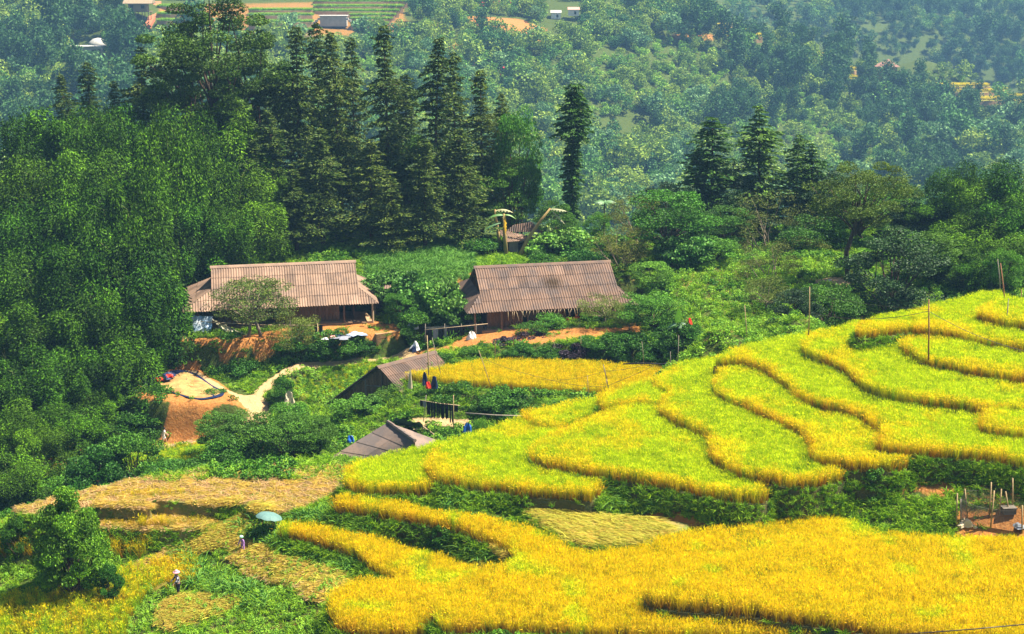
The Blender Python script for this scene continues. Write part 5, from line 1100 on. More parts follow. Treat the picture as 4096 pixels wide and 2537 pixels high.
# ---- far side buildings
CONC = mat("concrete", (.50, .48, .44), .9, col2=(.36, .34, .32), nscale=1)
THATCH = mat("thatch", (.38, .28, .18), .95, col2=(.22, .16, .10), nscale=4)
g = on_ground(335, 52, 232); f1 = empty("stilt_hut", "small hut on stilts at the top border across the valley", "hut", (g.x, g.y, g.z))
f1.scale = (FS, FS, FS)
for sx in (-2.2, -.7, .8, 2.2):
    for sy in (-1.2, 1.2): MB().tube([(sx, sy, -1), (sx, sy, 2.0)], .09, 5).build("stilt", WOOD, f1)
MB().box((0, 0, 2.05), (5.2, 3.2, .12)).build("floor", WOOD, f1); MB().box((-.3, .3, 3.0), (4.2, 2.2, 1.8)).build("wall", mat("far_wood", (.40, .27, .15), .9), f1)
for k in (-1.6, .9): MB().box((k, -.83, 3.1), (.8, .06, .8)).build("window", DARKM, f1)
MB().add([(-3.3, -2.2, 3.9), (3.3, -2.2, 3.9), (3.3, 0, 4.9), (-3.3, 0, 4.9), (-3.3, 2.2, 3.9), (3.3, 2.2, 3.9), (-3.3, -2.2, 3.8), (3.3, -2.2, 3.8), (3.3, 2.2, 3.8), (-3.3, 2.2, 3.8)], [(0,1,2,3),(3,2,5,4),(0,3,4),(1,5,2),(6,9,8,7),(0,6,7,1),(4,5,8,9)]).build("roof", THATCH, f1)
for k in range(5): MB().box((3.1+k*.28, -1.2-k*.0, 1.9-k*.42), (.3, .9, .06)).build("step", WOOD, f1)
g = on_ground(208, 140, 232); f2 = empty("concrete_house", "low pale concrete house with a flat roof across the valley", "house", (g.x, g.y, g.z), .06)
f2.scale = (FS, FS, FS); MB().box((0, 1.5, 1.0), (6.4, 3, 2.6)).build("wall", CONC, f2); MB().box((-.3, 1.2, 2.4), (7.4, 3.6, .16)).build("roof", CONC, f2)
MB().box((1.5, -.03, 1.3), (1.0, .1, .9)).build("window", DARKM, f2); MB().box((2.6, -.03, .9), (.6, .1, 1.8)).build("door", DARKM, f2); MB().box((-1.6, -.03, 1.4), (.8, .1, .7)).build("window", DARKM, f2)
rk = MB().lathe([(2.4*FS, 0), (2.1*FS, .9*FS), (1.1*FS, 1.7*FS), (.1, 1.9*FS)], 9).build("rock", CONC, None, tuple(on_ground(235, 112, 232)), smooth=True); tag(rk, "pale rock outcrop above the low concrete house", "rock")
g = on_ground(795, 68, 232); f3 = empty("concrete_tank", "grey concrete water tank with stair walls between the green far terraces", "tank", (g.x, g.y, g.z))
f3.scale = (FS, FS, FS); MB().box((0, 1, 1.6), (6.2, 3, 2.4)).build("wall", CONC, f3); MB().box((0, 1, 2.85), (6.8, 3.4, .15)).build("roof", CONC, f3)
for sd in (-1, 1):
    for k in range(6): MB().box((sd*(3.4+k*.55), 0, 2.1-k*.42), (.56, 1.0, .5)).build("step", CONC, f3)
g = on_ground(1340, 45, 232)
for nm, dx, dz, w_, m_, lb in (("white_house", -2.0, 0, 4.0, mat("whitewash", (.75, .74, .72), .8), "tiny white house under trees at the top of the far slope"), ("red_roof_house", 3.6, .8, 4.4, mat("whitewash2", (.7, .66, .6), .8), "tiny house with a reddish roof at the top border")):
    f4 = empty(nm, lb, "house", (g.x+dx*1.5, g.y, g.z+dz*FS)); f4.scale = (1.15, 1.15, 1.15); MB().box((0, 0, 1.2), (w_, 3, 2.6)).build("wall", m_, f4)
    MB().add([(-w_/2-.3, -1.9, 2.4), (w_/2+.3, -1.9, 2.4), (w_/2+.3, 0, 3.4), (-w_/2-.3, 0, 3.4), (w_/2+.3, 1.9, 2.4), (-w_/2-.3, 1.9, 2.4)], [(0,1,2,3),(3,2,4,5),(0,3,5),(1,4,2)]).build("roof", mat("far_tile", (.55, .30, .24), .9) if dx > 0 else CONC, f4)
    MB().box((.6, -1.53, 1.1), (.8, .08, 1.2)).build("door", DARKM, f4)
g = at_y(2118, 158, 404*FS); zz = gz(g.x, g.y); f5 = empty("red_house", "house with a rust-red gable among the hazy bamboo on the far right", "house", (g.x, g.y, zz))
hh = (g.z-zz)/FS; f5.scale = (FS, FS, FS)
MB().box((0, 1.5, hh/2), (5.0, 3, hh)).build("wall", mat("rust_wall", (.42, .16, .10), .9), f5)
MB().add([(-3.4, -.5, hh-.2), (3.2, -.5, hh-.2), (.2, 1.2, hh+1.9), (-3.4, 3.6, hh-.2), (3.2, 3.6, hh-.2)], [(0,1,2),(1,4,2),(4,3,2),(3,0,2)]).build("roof", mat("rust_roof", (.40, .20, .15), .9), f5)
g = at_y(2200, 172, 402*FS); zz = gz(g.x, g.y); f6 = empty("white_shed", "tiny white-walled shed right of the red house across the valley", "shed", (g.x, g.y, zz)); hh = (g.z-zz)/FS; f5.scale = (FS, FS, FS)
MB().box((0, 1, hh/2), (2.4, 2, hh)).build("wall", mat("whitewash", (.75, .74, .72), .8), f6); MB().box((0, .9, hh+.1), (3.2, 2.8, .14)).build("roof", CONC, f6)
# far terraces
M_FT = mat("far_terrace_earth", (.42, .26, .13), .95, col2=(.28, .17, .08), nscale=.6)
M_FG = mat("far_crop_bed", (.16, .34, .05), .9, col2=(.22, .40, .08), nscale=1.5); M_FY = mat("far_gold_bed", (.55, .46, .05), .9, col2=(.36, .38, .05), nscale=1.0)
def far_step(px0, px1, pyf, depth, m, lb, name="terrace", cropc=None):
    g0 = on_ground((px0+px1)/2, pyf, 232); depth *= FS; zz = g0.z+.35*FS; a = at_z(px0, pyf, zz); b = at_z(px1, pyf, zz); n = 10; V_ = []; 
    for k in range(n+1):
        f = k/n; x = a.x+(b.x-a.x)*f; cur = 1.6*FS*math.sin(f*math.pi)*.6; yy = a.y+(b.y-a.y)*f-cur+.9*vnoise(x, 3., 11., 2); V_ += [(x, yy, zz), (x, yy+depth+cur, zz+.02), (x, yy-.6, zz-2.9)]
    F = [(3*k, 3*k+3, 3*k+4, 3*k+1) for k in range(n)]; F2 = [(3*k+2, 3*k+5, 3*k+3, 3*k) for k in range(n)]
    me = mesh_np(name, np.array(V_), F+F2, M_FT); me.materials.append(m)
    for i in range(len(F)): me.polygons[i].material_index = 1
    o = obj(name, me); o['kind'] = 'structure'; o['label'] = lb
    r = np.random.default_rng(int(px0+pyf)); q = int((b.x-a.x)*depth*2.6); f = r.uniform(.01, .99, q); x = a.x+(b.x-a.x)*f
    y = a.y+(b.y-a.y)*f+r.uniform(.0, depth, q); return np.c_[x, y, np.full(q, zz)]
GS = []
for y_ in (16, 34, 50): GS.append(far_step(373, 485, y_, 3.6, M_FG, "far green terrace left of the giant tree"))
for y_ in (25, 37, 53, 73): GS.append(far_step(592+ (y_ > 60)*20, 745, y_, 3.2, M_FG, "far green terrace right of the giant tree"))
for y_ in (4, 16, 27, 37, 46, 57): GS.append(far_step(745+ (y_ > 30)*90, 975-y_*.9, y_, 3.0, M_FG, "far green terrace above the tall conifers"))
GG = np.concatenate(GS); scatter("far_crop", GG, COVER, RNG.integers(3, 5, len(GG)), RNG.uniform(.8, 1.2, len(GG))*2.6, "bright green crop on the far terraces at the top border")
YS = [far_step(1712, 1755, 62, 4, M_FY, "far gold terrace, uppermost step below the banana plants"), far_step(1714, 1787, 75, 4, M_FY, "far gold terrace, second step"), far_step(1718, 1818, 88, 4, M_FY, "far gold terrace, third and widest step"), far_step(1813, 1850, 98, 5, M_FY, "far gold terrace, lowest short step"),
 far_step(1942, 1970, 133, 14, M_FY, "small gold window of rice between far bamboo"), far_step(2026, 2042, 168, 14, M_FY, "narrow gold patch of rice right of the small gold window"), far_step(2024, 2044, 188, 6, M_FY, "lower narrow gold patch between far bamboo"),
 far_step(2240, 2362, 207, 4, M_FY, "far right gold terrace, top step"), far_step(2270, 2372, 220, 4, M_FY, "far right gold terrace, second step"), far_step(2290, 2410, 240, 5, M_FY, "far right gold terrace, third step"), far_step(2376, 2404, 216, 3, M_FY, "far right gold terrace, short bright strip"), far_step(2405, 2475, 232, 4, M_FY, "far gold terrace cut by the right border"), far_step(2415, 2475, 248, 4, M_FY, "lowest far gold terrace at the right border")]
YY = np.concatenate(YS); scatter("far_crop", YY, RICE, RNG.integers(0, 6, len(YY)), RNG.uniform(.8, 1.2, len(YY))*FS, "ripe rice on the small far terraces at the right")
dr = MB(); pr = [on_ground(x, y, 232) for x, y in ((377, 8), (362, 45), (350, 68))]
M_RED = mat("red_ramp", (.50, .17, .08), .9)
V_ = []
for p in pr: V_ += [(p.x-1.4, p.y, p.z+.9), (p.x+1.4, p.y, p.z+.9), (p.x+1.4, p.y, p.z-.9), (p.x-1.4, p.y, p.z-.9)]
o = obj("ramp", mesh_np("ramp", np.array(V_), [(0,1,5,4),(4,5,9,8),(0,4,7,3),(4,8,11,7),(1,2,6,5),(5,6,10,9),(8,9,10,11),(0,3,2,1)], M_RED)); o['kind'] = 'structure'; o['label'] = "red earth ramp beside the stilt hut"
# ------------------------------------------------------------------ things in the hamlet and on the terraces
BLACKC = mat("black_cloth", (.012, .012, .018), .9, noise=.3); GREYC = mat("grey_cloth", (.22, .23, .27), .9); WHITEP = mat("white_plastic", (.78, .78, .76), .4, col2=(.55, .56, .58), nscale=3, bump=.5, bscale=6)
BLUEP = mat("blue_plastic", (.010, .016, .05), .4, col2=(.015, .03, .10), nscale=3, bump=.5, bscale=7); BLUEB = mat("bright_blue", (.01, .10, .42), .5); REDP = mat("red_cloth", (.75, .04, .02), .6)
SHEETB = mat("blue_white_sheet", (.72, .74, .76), .45, col2=(.14, .34, .60), nscale=1.2, bump=.6, bscale=5); SHEETY = mat("cream_sheet", (.74, .68, .48), .5, col2=(.55, .48, .26), nscale=2, bump=.7, bscale=5)
BAM = mat("bamboo_pole", (.46, .33, .16), .6, col2=(.28, .20, .10), nscale=8); BAMG = mat("weathered_pole", (.30, .26, .20), .8, col2=(.16, .13, .10), nscale=8); WIREM = mat("wire", (.05, .045, .04), .6)
BRNS = mat("rust_pole", (.36, .16, .07), .8, col2=(.22, .11, .06), nscale=8)
def rod(name, pts, r, m, label, cat, group=None, n=6):
    o = MB().tube(pts, r, n).build(name, m, None, smooth=True); return tag(o, label, cat, group)
def pole(px, py0, py1, Y, label, m=BAM, r=.04, dx=0, group="thin poles standing around the hamlet and field", name="pole"):
    """py0 top row, py1 foot row"""
    f = at_y(px+dx, py1, Y); t = at_y(px, py0, Y); f.z -= .25; return rod(name, [f, (f+t)/2+Vector((.02, 0, 0)), t], [r, r*.9, r*.7], m, label, "pole", group)
# drying grain on a blue tarpaulin --------------------------------
def flat_poly(name, pts, z, m, h=.03, seed=0, wr=.03, n=4, edge=None):
    W = smooth_line([Vector((p.x, p.y)) for p in [at_z(x, y, z) for x, y in pts+[pts[0]]]], n)[:-1]; r = np.random.default_rng(seed); N_ = len(W); c = sum(W, Vector((0, 0)))/N_
    V_ = []; rings = 7
    for k in range(rings+1):
        f = k/rings
        for w in W:
            q = c+(w-c)*(1-f); V_.append((q.x, q.y, z+h*(1 if 0 < k else 0)+(r.normal()*wr if k else 0)))
    F = [(k*N_+i, k*N_+(i+1) % N_, (k+1)*N_+(i+1) % N_, (k+1)*N_+i) for k in range(rings) for i in range(N_)]
    return obj(name, mesh_np(name, np.array(V_), F, m, None, True))
ZT = -7.2
o = flat_poly("tarpaulin", [(330,915),(345,905),(395,888),(432,882),(470,893),(505,918),(532,932),(530,944),(500,950),(470,952),(420,940),(395,928),(370,925),(352,920)], ZT, BLUEP, .04, 1, .03); tag(o, "dark blue tarpaulin spread under the drying grain", "tarpaulin")
GRAIN = mat("grain", (.52, .34, .12), .95, col2=(.28, .14, .05), nscale=.9, bump=.7, bscale=14)
o = flat_poly("grain_pile", [(378,917),(405,901),(440,887),(472,900),(508,923),(526,936),(500,946),(470,949),(428,939),(392,928)], ZT+.05, GRAIN, .06, 2, .012); tag(o, "layer of golden grain drying on the blue tarpaulin", "grain")
def rag(px, py, Y, w, h, m, label, cat, seed=0, lift=0, grp=None, name="cloth_heap"):
    g = at_y(px, py, Y); r = np.random.default_rng(seed); V_ = []; n = 14
    prof = [(1, 0), (.97, .22), (.86, .58), (.62, .88), (.2, 1.0)]
    for a, b in prof:
        for k in range(n):
            q = 2*math.pi*k/n; rr = a*w/2*(1+.28*math.sin(3*q+seed)+.15*math.sin(5*q+2*seed)+r.normal()*.10); V_.append((rr*math.cos(q), rr*math.sin(q)*.8, h*b*(1+.38*math.sin(2*q+seed)*(1 if b > .3 else 0))+r.normal()*.02))
    F = [(i*n+k, i*n+(k+1) % n, (i+1)*n+(k+1) % n, (i+1)*n+k) for i in range(4) for k in range(n)]+[tuple(range(4*n, 5*n))]
    o = obj(name, mesh_np(name, np.array(V_), F, m, None, False), None, (g.x, g.y, g.z-.04+lift)); return tag(o, label, cat, grp)
rag(395, 900, 120.6, 1.6, .35, BLUEP, "crumpled blue end of plastic sheet behind the red cloth", "plastic sheet", 5, name="plastic_sheet"); rag(352, 912, 119.8, 1.3, .22, BLUEP, "crumpled dark plastic at the left end of the tarpaulin", "plastic sheet", 6, name="plastic_sheet")
rag(378, 906, 120.0, .9, .22, REDP, "red cloth lying at the left edge of the tarpaulin", "cloth", 7, name="red_cloth"); rag(402, 898, 120.3, .7, .22, REDP, "smaller red cloth beside the crumpled blue plastic", "cloth", 8, name="red_cloth")
# black hen
hn_ = empty("hen", "black hen standing at the far edge of the drying grain", "hen", tuple(at_z(467, 899, -7.25)), .6)
MB().lathe([(.02, 0), (.12, .05), (.17, .14), (.13, .24), (.03, .28)], 10, (0, 0, .14)).build("body", BLACKC, hn_, smooth=True)
MB().tube([(.10, 0, .34), (.19, 0, .46), (.22, 0, .55)], [.08, .05, .05], 7).build("neck", BLACKC, hn_, smooth=True); MB().tube([(.22, 0, .54), (.30, 0, .53)], [.03, .005], 5).build("beak", GRAIN, hn_)
MB().tube([(-.10, 0, .32), (-.24, 0, .42), (-.30, 0, .56)], [.09, .07, .02], 6).build("tail", BLACKC, hn_); MB().box((.23, 0, .60), (.06, .015, .05)).build("comb", REDP, hn_)
for s in (-.05, .05): MB().tube([(.02, s, .18), (.02, s, 0), (.08, s, 0)], .012, 4).build("leg", GRAIN, hn_)
# sheets hanging under the left house's eave
p = [at_y(457, 752, 128.0), at_y(508, 754, 128.0), at_y(500, 797, 127.2), at_y(458, 808, 127.0)]
tag(cloth([p[0], p[1], p[2], p[3]], SHEETB, 14, 12, .05, .05, 11, "plastic_sheet"), "white and blue plastic sheet hung at the left end of the left house", "plastic sheet")
p = [at_y(505, 762, 127.7), at_y(540, 776, 127.5), at_y(606, 808, 126.9), at_y(560, 815, 126.6)]
tag(cloth([p[0], p[1], p[2], p[3]], SHEETY, 16, 8, .15, .06, 12, "plastic_sheet"), "cream plastic sheet sagging down beside the plum tree", "plastic sheet")
# washing: trousers, skirts
def garment(A, B, drop, m, label, kind="trousers", group=None, seed=0):
    """hangs from the line between A and B"""
    r = np.random.default_rng(seed); A = Vector(A); B = Vector(B); d = B-A; w = d.length; n = 8; rows = 8; V_ = []; F = []
    legs = [(0, 1)] if kind != "trousers" else [(0, .47), (.53, 1)]
    d.normalize(); nrm = Vector((d.y, -d.x, 0))
    for (a, b) in legs:
        base = len(V_)
        for side in (1, -1):
            for j in range(rows+1):
                t = j/rows; sh = (1-.25*t) if kind == "trousers" else (1-.1*t)
                for i in range(n+1):
                    s = a+(b-a)*i/n; sc_ = (a+b)/2+(s-(a+b)/2)*sh if t > .3 or kind != "trousers" else s
                    p = A+d*(w*sc_)+Vector((0, 0, -drop*t*(1+.04*math.sin(s*9+seed))))+nrm*(side*.03*math.sin(math.pi*i/n)+.03*math.sin(s*13+t*4+seed)); V_.append(p)
        for side in (0, 1):
            o_ = base+side*(n+1)*(rows+1)
            for j in range(rows):
                for i in range(n): q = (o_+j*(n+1)+i, o_+j*(n+1)+i+1, o_+(j+1)*(n+1)+i+1, o_+(j+1)*(n+1)+i); F.append(q if side == 0 else q[::-1])
    o = obj(kind, mesh_np(kind, np.array([tuple(v) for v in V_]), F, m, None, True)); return tag(o, label, "clothes" if kind != "trousers" else "trousers", group)
# line 1: long pole in front of the left house
a = at_y(478, 767, 127.4); b = at_y(752, 776, 127.4); rod("laundry_pole", [a, (a+b)/2+Vector((0, 0, -.12)), b], .03, WOODL, "long laundry pole strung in front of the left house", "pole")
garment(at_y(757-8, 775, 127.3), at_y(757+12, 775, 127.3), 1.35, BLACKC, "black trousers hanging at the right end of the long pole", seed=2)
rod("laundry_post", [at_y(757, 835, 127.2), at_y(757, 770, 127.2)], .035, WOODL, "short post holding the right end of the long laundry pole", "post")
rag(745, 812, 127.0, 1.2, .5, BLACKC, "black cloth thrown over the bank below the laundry pole", "cloth", 9, name="black_cloth")
for i, (x, y, w_, m_, lb) in enumerate(((806, 800, .9, BLUEP, "blue plastic lying on the yard beside the pink cloth"), (850, 796, 1.7, mat("pale_blue_sheet", (.36, .44, .60), .6), "pale blue sheet spread on the yard near the brick wall"), (794, 803, .5, mat("pink_cloth", (.70, .35, .32), .8), "pink cloth on the yard's edge"), (775, 808, .6, WHITEP, "white rag on the yard's edge under the black trousers"), (815, 806, 1.5, GREYC, "grey sheet on the edge of the yard bank"))):
    rag(x, y, at_z(x, y, YARD1_Z).y, w_, .12, m_, lb, "cloth", 20+i, name="ground_sheet")
# line 2: rack with black clothes between the houses
a = at_y(1012, 787, 126.6); b = at_y(1163, 772, 127.0); rod("laundry_pole", [a, b], .03, WOODL, "slanting laundry pole with black clothes between the two houses", "pole")
G2_ = "black clothes on the rack between the houses"
for i, (f0, f1, m_, dr_, k_) in enumerate(((.02, .12, BLACKC, 1.15, "skirt"), (.13, .21, GREYC, .9, "skirt"), (.22, .30, BLACKC, 1.1, "skirt"), (.315, .35, GREYC, .95, "skirt"), (.36, .45, BLACKC, 1.05, "trousers"), (.46, .54, BLACKC, 1.1, "skirt"), (.56, .63, BLACKC, 1.05, "trousers"), (.94, .99, BLACKC, .55, "trousers"))):
    nm = ["first from the left on the rack between the houses", "grey piece second on the rack between the houses", "third from the left on that rack", "narrow grey piece in the middle of that rack", "black pair right of the narrow grey piece", "piece sixth on that rack", "last of the close row on that rack", "short pair alone at the far right tip of that rack"][i]
    garment(a+(b-a)*f0, a+(b-a)*f1, dr_, m_, ("grey cloth, " if m_ is GREYC else "black skirt, " if k_ == "skirt" else "black trousers, ")+nm, k_, G2_, i)
for x, lb in ((1014, "left post of the laundry rack between the houses"), (1060, "second post of the laundry rack between the houses"), (1100, "third post of that laundry rack"), (1135, "fourth thin post of that laundry rack")): rod("laundry_post", [at_y(x, 825, 126.9), at_y(x, 772, 126.9)], .03, BAMG, lb, "post")
NET = mat("shade_net", (.05, .055, .05), .9)
p = [at_y(1012, 780, 127.4), at_y(1150, 768, 127.8), at_y(1150, 800, 127.6), at_y(1012, 815, 127.2)]; tag(cloth(p, NET, 14, 6, .2, .04, 15, "shade_net"), "dark shade net sagging behind the laundry rack", "net")
# line 3: lower laundry
a = at_y(1000, 954, 107.2); b = at_y(1097, 967, 107.2); rod("laundry_pole", [a, (a+b)/2+Vector((0, 0, -.05)), b], .028, WOODL, "laundry pole on the bank below the gold field", "pole")
for i, (x0, x1, dr_, m_, k_, lb) in enumerate(((1001, 1008, .5, BLACKC, "skirt", "small black cloth at the left tip of the lower laundry pole"), (1008, 1016, .5, GREYC, "skirt", "grey cloth near the left tip of the lower laundry pole"), (1017, 1026, 1.1, BLACKC, "skirt", "black skirt left of the two long trousers, lower pole"), (1027, 1037, 1.35, BLACKC, "trousers", "long black trousers, left pair on the lower laundry pole"),
  (1041, 1048, 1.3, BLACKC, "trousers", "long black trousers in the middle of the lower pole"), (1051, 1059, 1.3, BLACKC, "skirt", "black skirt right of the middle on the lower pole"), (1061, 1069, 1.25, BLACKC, "skirt", "black skirt next to the longest piece on the lower pole"), (1071, 1080, 1.5, BLACKC, "trousers", "longest black trousers against the right post of the lower pole"), (1082, 1092, .55, BLACKC, "skirt", "short black cloth right of the lower pole's right post"))):
    t = lambda x: a+(b-a)*((x-1000)/97); garment(t(x0), t(x1), dr_, m_, lb, k_, "clothes on the lower laundry pole", i+30)
rod("laundry_post", [at_y(1016, 942, 107.3), at_y(1009, 1006, 107.3)], .03, BAMG, "left post of the lower laundry pole", "post"); rod("laundry_post", [at_y(1081, 942, 107.0), at_y(1081, 1024, 107.0)], .035, BAM, "right post of the lower laundry pole", "post")
# sacks and bags
for i, (x, y, Y, w_, h_, m_, lb) in enumerate(((985, 783, 128, .9, .5, WHITEP, "white sack hanging in the bush left of the laundry rack"), (978, 777, 128.2, .5, .35, WHITEP, "small white bag beside the sack in the bush"), (990, 832, 125.2, .9, .6, WHITEP, "large white and blue sack by the path"), (985, 838, 124.8, .7, .4, BLUEP, "blue bundle at the foot of the large white sack"), (1123, 812, 126.4, .8, .7, WHITEP, "white plastic on the end of the black net by the right yard"), (1143, 825, 125.8, .5, .5, GREYC, "grey bag beside the white plastic by the right yard"),
   (689, 963, 116.5, .8, .9, mat("tan_sack", (.55, .45, .30), .9), "tan sack standing beside the forked path"), (1114, 1028, 100.0, .6, .55, BLUEB, "bright blue bag in the pale shrub at the rice edge"), (900, 795, 128.6, .5, .3, mat("tan_sack", (.55, .45, .30), .9), "tan bundle on the yard near the brick wall"),
   (1225, 782, 129.6, .9, .25, REDP, "red cloth on the right house's porch floor"), (1262, 781, 129.8, .5, .15, REDP, "small red cloth right of the larger one on the porch"), (1020, 925, 111.6, .4, .45, REDP, "red bag hanging between blue plastic on the bank"), (1012, 917, 111.8, .4, .8, BLUEP, "blue plastic hanging left of the red bag"), (1035, 925, 111.8, .5, .8, BLUEP, "blue plastic hanging right of the red bag"), (978, 925, 112, .35, 1.2, mat("tan_sack", (.55, .45, .30), .9), "pale cloth tied to a stake on the bank"),
   (770, 805, 127.4, .6, .6, GREYC, "grey tent-shaped plastic behind the black trousers"), (1643, 778, 118.4, .5, .6, REDP, "red cloth behind the young banana plant"), (1975, 672, 130.2, .6, .2, WHITEP, "white stone by the bent-trunk tree"), (835, 1052, 103.2, .5, .4, BLUEB, "small blue thing at the left edge of the grey shed roof"), (665, 838, 126.9, .6, .3, GREYC, "grey plastic trough on the orange bank"))):
    rag(x, y, Y, w_, h_, m_, lb, "bag" if "bag" in lb or "sack" in lb else "cloth" if "cloth" in lb else "plastic", 40+i, name="bag" if "bag" in lb or "sack" in lb else "bundle")
# sticks under the right eave
r = np.random.default_rng(77)
for i in range(34):
    s = 2.2+i*.30+r.normal()*.05; tp = O2+E2*s+N2*.10+Vector((0, 0, .0)); ln = r.uniform(.45, 1.0)*(1.1 if i < 8 else .8); dx = r.choice([-1, 1])*r.uniform(.05, .35) if i > 1 else .05
    rod("hanging_stick", [tp, tp+E2*dx+Vector((0, 0, -ln))], .022, WOODL, "pale stick hanging in the row under the right house's eave", "stick", "sticks hanging under the right eave", 4)
# motorbike on the right porch
TYRE = mat("tyre", (.02, .02, .02), .9); CHR = mat("steel", (.55, .55, .55), .35, metallic=1.0); RED = mat("red_paint", (.62, .02, .015), .3, spec=.5)
mbp = at_y(1362, 781, 130.2); mk_ = empty("motorbike", "red motorbike parked on the right house's porch", "motorbike", (mbp.x, mbp.y, -4.55), .15)
def torus(R, r_, n=22, k=7): 
    V_ = [((R+r_*math.cos(b))*math.cos(a), r_*math.sin(b), (R+r_*math.cos(b))*math.sin(a)) for a in [2*math.pi*i/n for i in range(n)] for b in [2*math.pi*j/k for j in range(k)]]
    return V_, [(i*k+j, ((i+1) % n)*k+j, ((i+1) % n)*k+(j+1) % k, i*k+(j+1) % k) for i in range(n) for j in range(k)]
for x in (-.62, .62):
    w = bpy.data.objects.new("wheel", None); link(w, mk_); w.location = (x, 0, .30)
    obj("tyre", mesh_np("tyre", *[np.array(q) if i == 0 else q for i, q in enumerate(torus(.27, .045))], TYRE), w); obj("rim", mesh_np("rim", *[np.array(q) if i == 0 else q for i, q in enumerate(torus(.22, .015))], CHR), w)
    sp_ = MB(); [sp_.tube([(0, 0, 0), (.22*math.cos(a), 0, .22*math.sin(a))], .006, 3) for a in [i*math.pi/6 for i in range(12)]]; s_ = sp_.build("spokes", CHR, w)
MB().tube([(-.5, 0, .5), (-.15, 0, .48), (.15, 0, .5), (.42, 0, .72)], [.10, .13, .12, .06], 8).build("body", RED, mk_, smooth=True); MB().tube([(-.62, 0, .72), (-.3, 0, .76), (.05, 0, .70)], [.07, .11, .08], 8).build("seat", BLACKC, mk_, smooth=True)
MB().tube([(.62, .06, .30), (.50, .06, .62), (.42, .05, .92)], .022, 5).build("fork", CHR, mk_); MB().tube([(.62, -.06, .30), (.50, -.06, .62), (.42, -.05, .92)], .022, 5).build("fork", CHR, mk_)
MB().tube([(.36, -.32, .98), (.42, 0, .94), (.36, .32, .98)], .02, 5).build("handlebar", CHR, mk_); MB().lathe([(.02, 0), (.09, .03), (.10, .10), (.03, .13)], 9, (.46, 0, .80)).build("headlight", CHR, mk_); MB().box((0, 0, .32), (.36, .2, .22)).build("engine", CHR, mk_)
MB().tube([(.0, -.1, .24), (-.6, -.12, .26)], .04, 6).build("exhaust", CHR, mk_); MB().tube([(.36, 0, .62), (.50, 0, .42), (.56, 0, .34)], [.14, .10, .03], 6).build("leg_shield", RED, mk_)
MB().tube([(.44, 0, .58), (.66, 0, .64), (.88, 0, .50)], [.05, .06, .03], 6).build("front_mudguard", RED, mk_)
MB().tube([(0, .1, .2), (.02, .25, .0)], .015, 4).build("stand", CHR, mk_)
# stools and jars in the left porch
for i, (x, w_) in enumerate(((835, .3), (868, .35))):
    p = at_z(x, 775, YARD1_Z+.14); st = empty("stool", "low stool in the left house's open porch, %s" % ["left one", "right one by the pillar"][i], "stool", tuple(p)); MB().box((0, 0, .26), (.42, .26, .04)).build("seat", WOOD, st)
    for sx in (-.17, .17):
        for sy in (-.09, .09): MB().box((sx, sy, .12), (.03, .03, .24)).build("leg", WOOD, st)
# wicker fence beside the brown shed
wf = empty("wicker_fence", "brown stick fence overgrown with vines below the brown shed", "fence", (0, 0, 0)); pts = [at_z(778, 1040, -10.0), at_z(800, 1050, -10.0), at_z(842, 1052, -9.8), at_z(872, 1045, -9.6), at_z(905, 1005, -9.0)]
for a_, b_ in zip(pts[:-1], pts[1:]):
    n = int((b_-a_).length/.16)
    for k in range(n): q = a_+(b_-a_)*(k/n); MB().tube([(q.x, q.y, q.z-.3), (q.x+r.normal()*.04, q.y, q.z+1.35+r.normal()*.12)], .045, 4).build("stake", BRNS, wf)
    MB().tube([a_+Vector((0, -.06, .9)), b_+Vector((0, -.06, .9))], .03, 4).build("rail", BRNS, wf)
# poles and fence wires
def wire(P, label, r_=.014, sag=.35, group="wires and cords strung between the poles"):
    out = []
    for a_, b_ in zip(P[:-1], P[1:]):
        for k in range(9): f = k/8; q = a_+(b_-a_)*f; out.append(q-Vector((0, 0, sag*4*f*(1-f)*((b_-a_).length/10))))
    return rod("wire", out, r_, WIREM, label, "wire", group, 4)
PO = [(1018,800,905,114,"thick pale pole standing before the brown shed's ridge",BAM,.055,4),(1030,805,893,114.5,"leaning pole right of the thick pale one",BAMG,.035,22),(1141,835,918,110.5,"thin pole leaning over the left of the gold field",BAM,.035,30),
 (1180,812,856,119.5,"short red-brown stake behind the gold field",BRNS,.03,0),(1268,772,800,127,"slim stake before the right porch",BAMG,.03,0),(1438,870,925,104,"pole leaning in front of the gold field's right end",BAMG,.045,14),(1400,895,945,105.5,"short stake below the gold field's right end",BAM,.03,3),
 (1446,903,925,103.5,"stub of bamboo beside the leaning pole",BAM,.03,-4),(1598,838,880,103,"short white stake at the crest",BAMG,.035,0),(1618,800,872,101.5,"tall thin post at the crest below the young banana",BAMG,.04,-4),(1530,815,860,116,"grey stake left of the crest",BAMG,.035,5),
 (1775,728,822,103.5,"brown bamboo post rising behind the skyline",BAM,.04,7),(1930,684,790,99.8,"brown post standing on the terrace skyline",BAM,.05,-2),(2214,714,850,91.5,"tall brown post in the middle of the upper terraces",BRNS,.055,0),
 (2378,618,692,108,"grey pipe standing at the top right skyline",BAMG,.05,8),(2385,628,740,103,"tall rusty pole beside the grey pipe",BRNS,.055,14),(2404,712,800,98,"pale thin pole right of the rusty one",BAMG,.045,-8),(2435,690,745,103,"rusty stake at the right border",BRNS,.04,0),
 (1385,800,850,121,"thin stick among the purple shrubs",BAM,.03,-2),(1320,815,856,121,"leaning stick beside the purple shrub",BAMG,.03,10)]
for px, y0, y1, Y, lb, m_, r_, dx in PO: pole(px, y0, y1, Y, lb, m_, r_, dx)
wire([at_y(1930,745,99.8), at_y(2214,742,91.5), at_y(2480,845,90)], "cord running over the upper terraces to the right border", .016, .5)
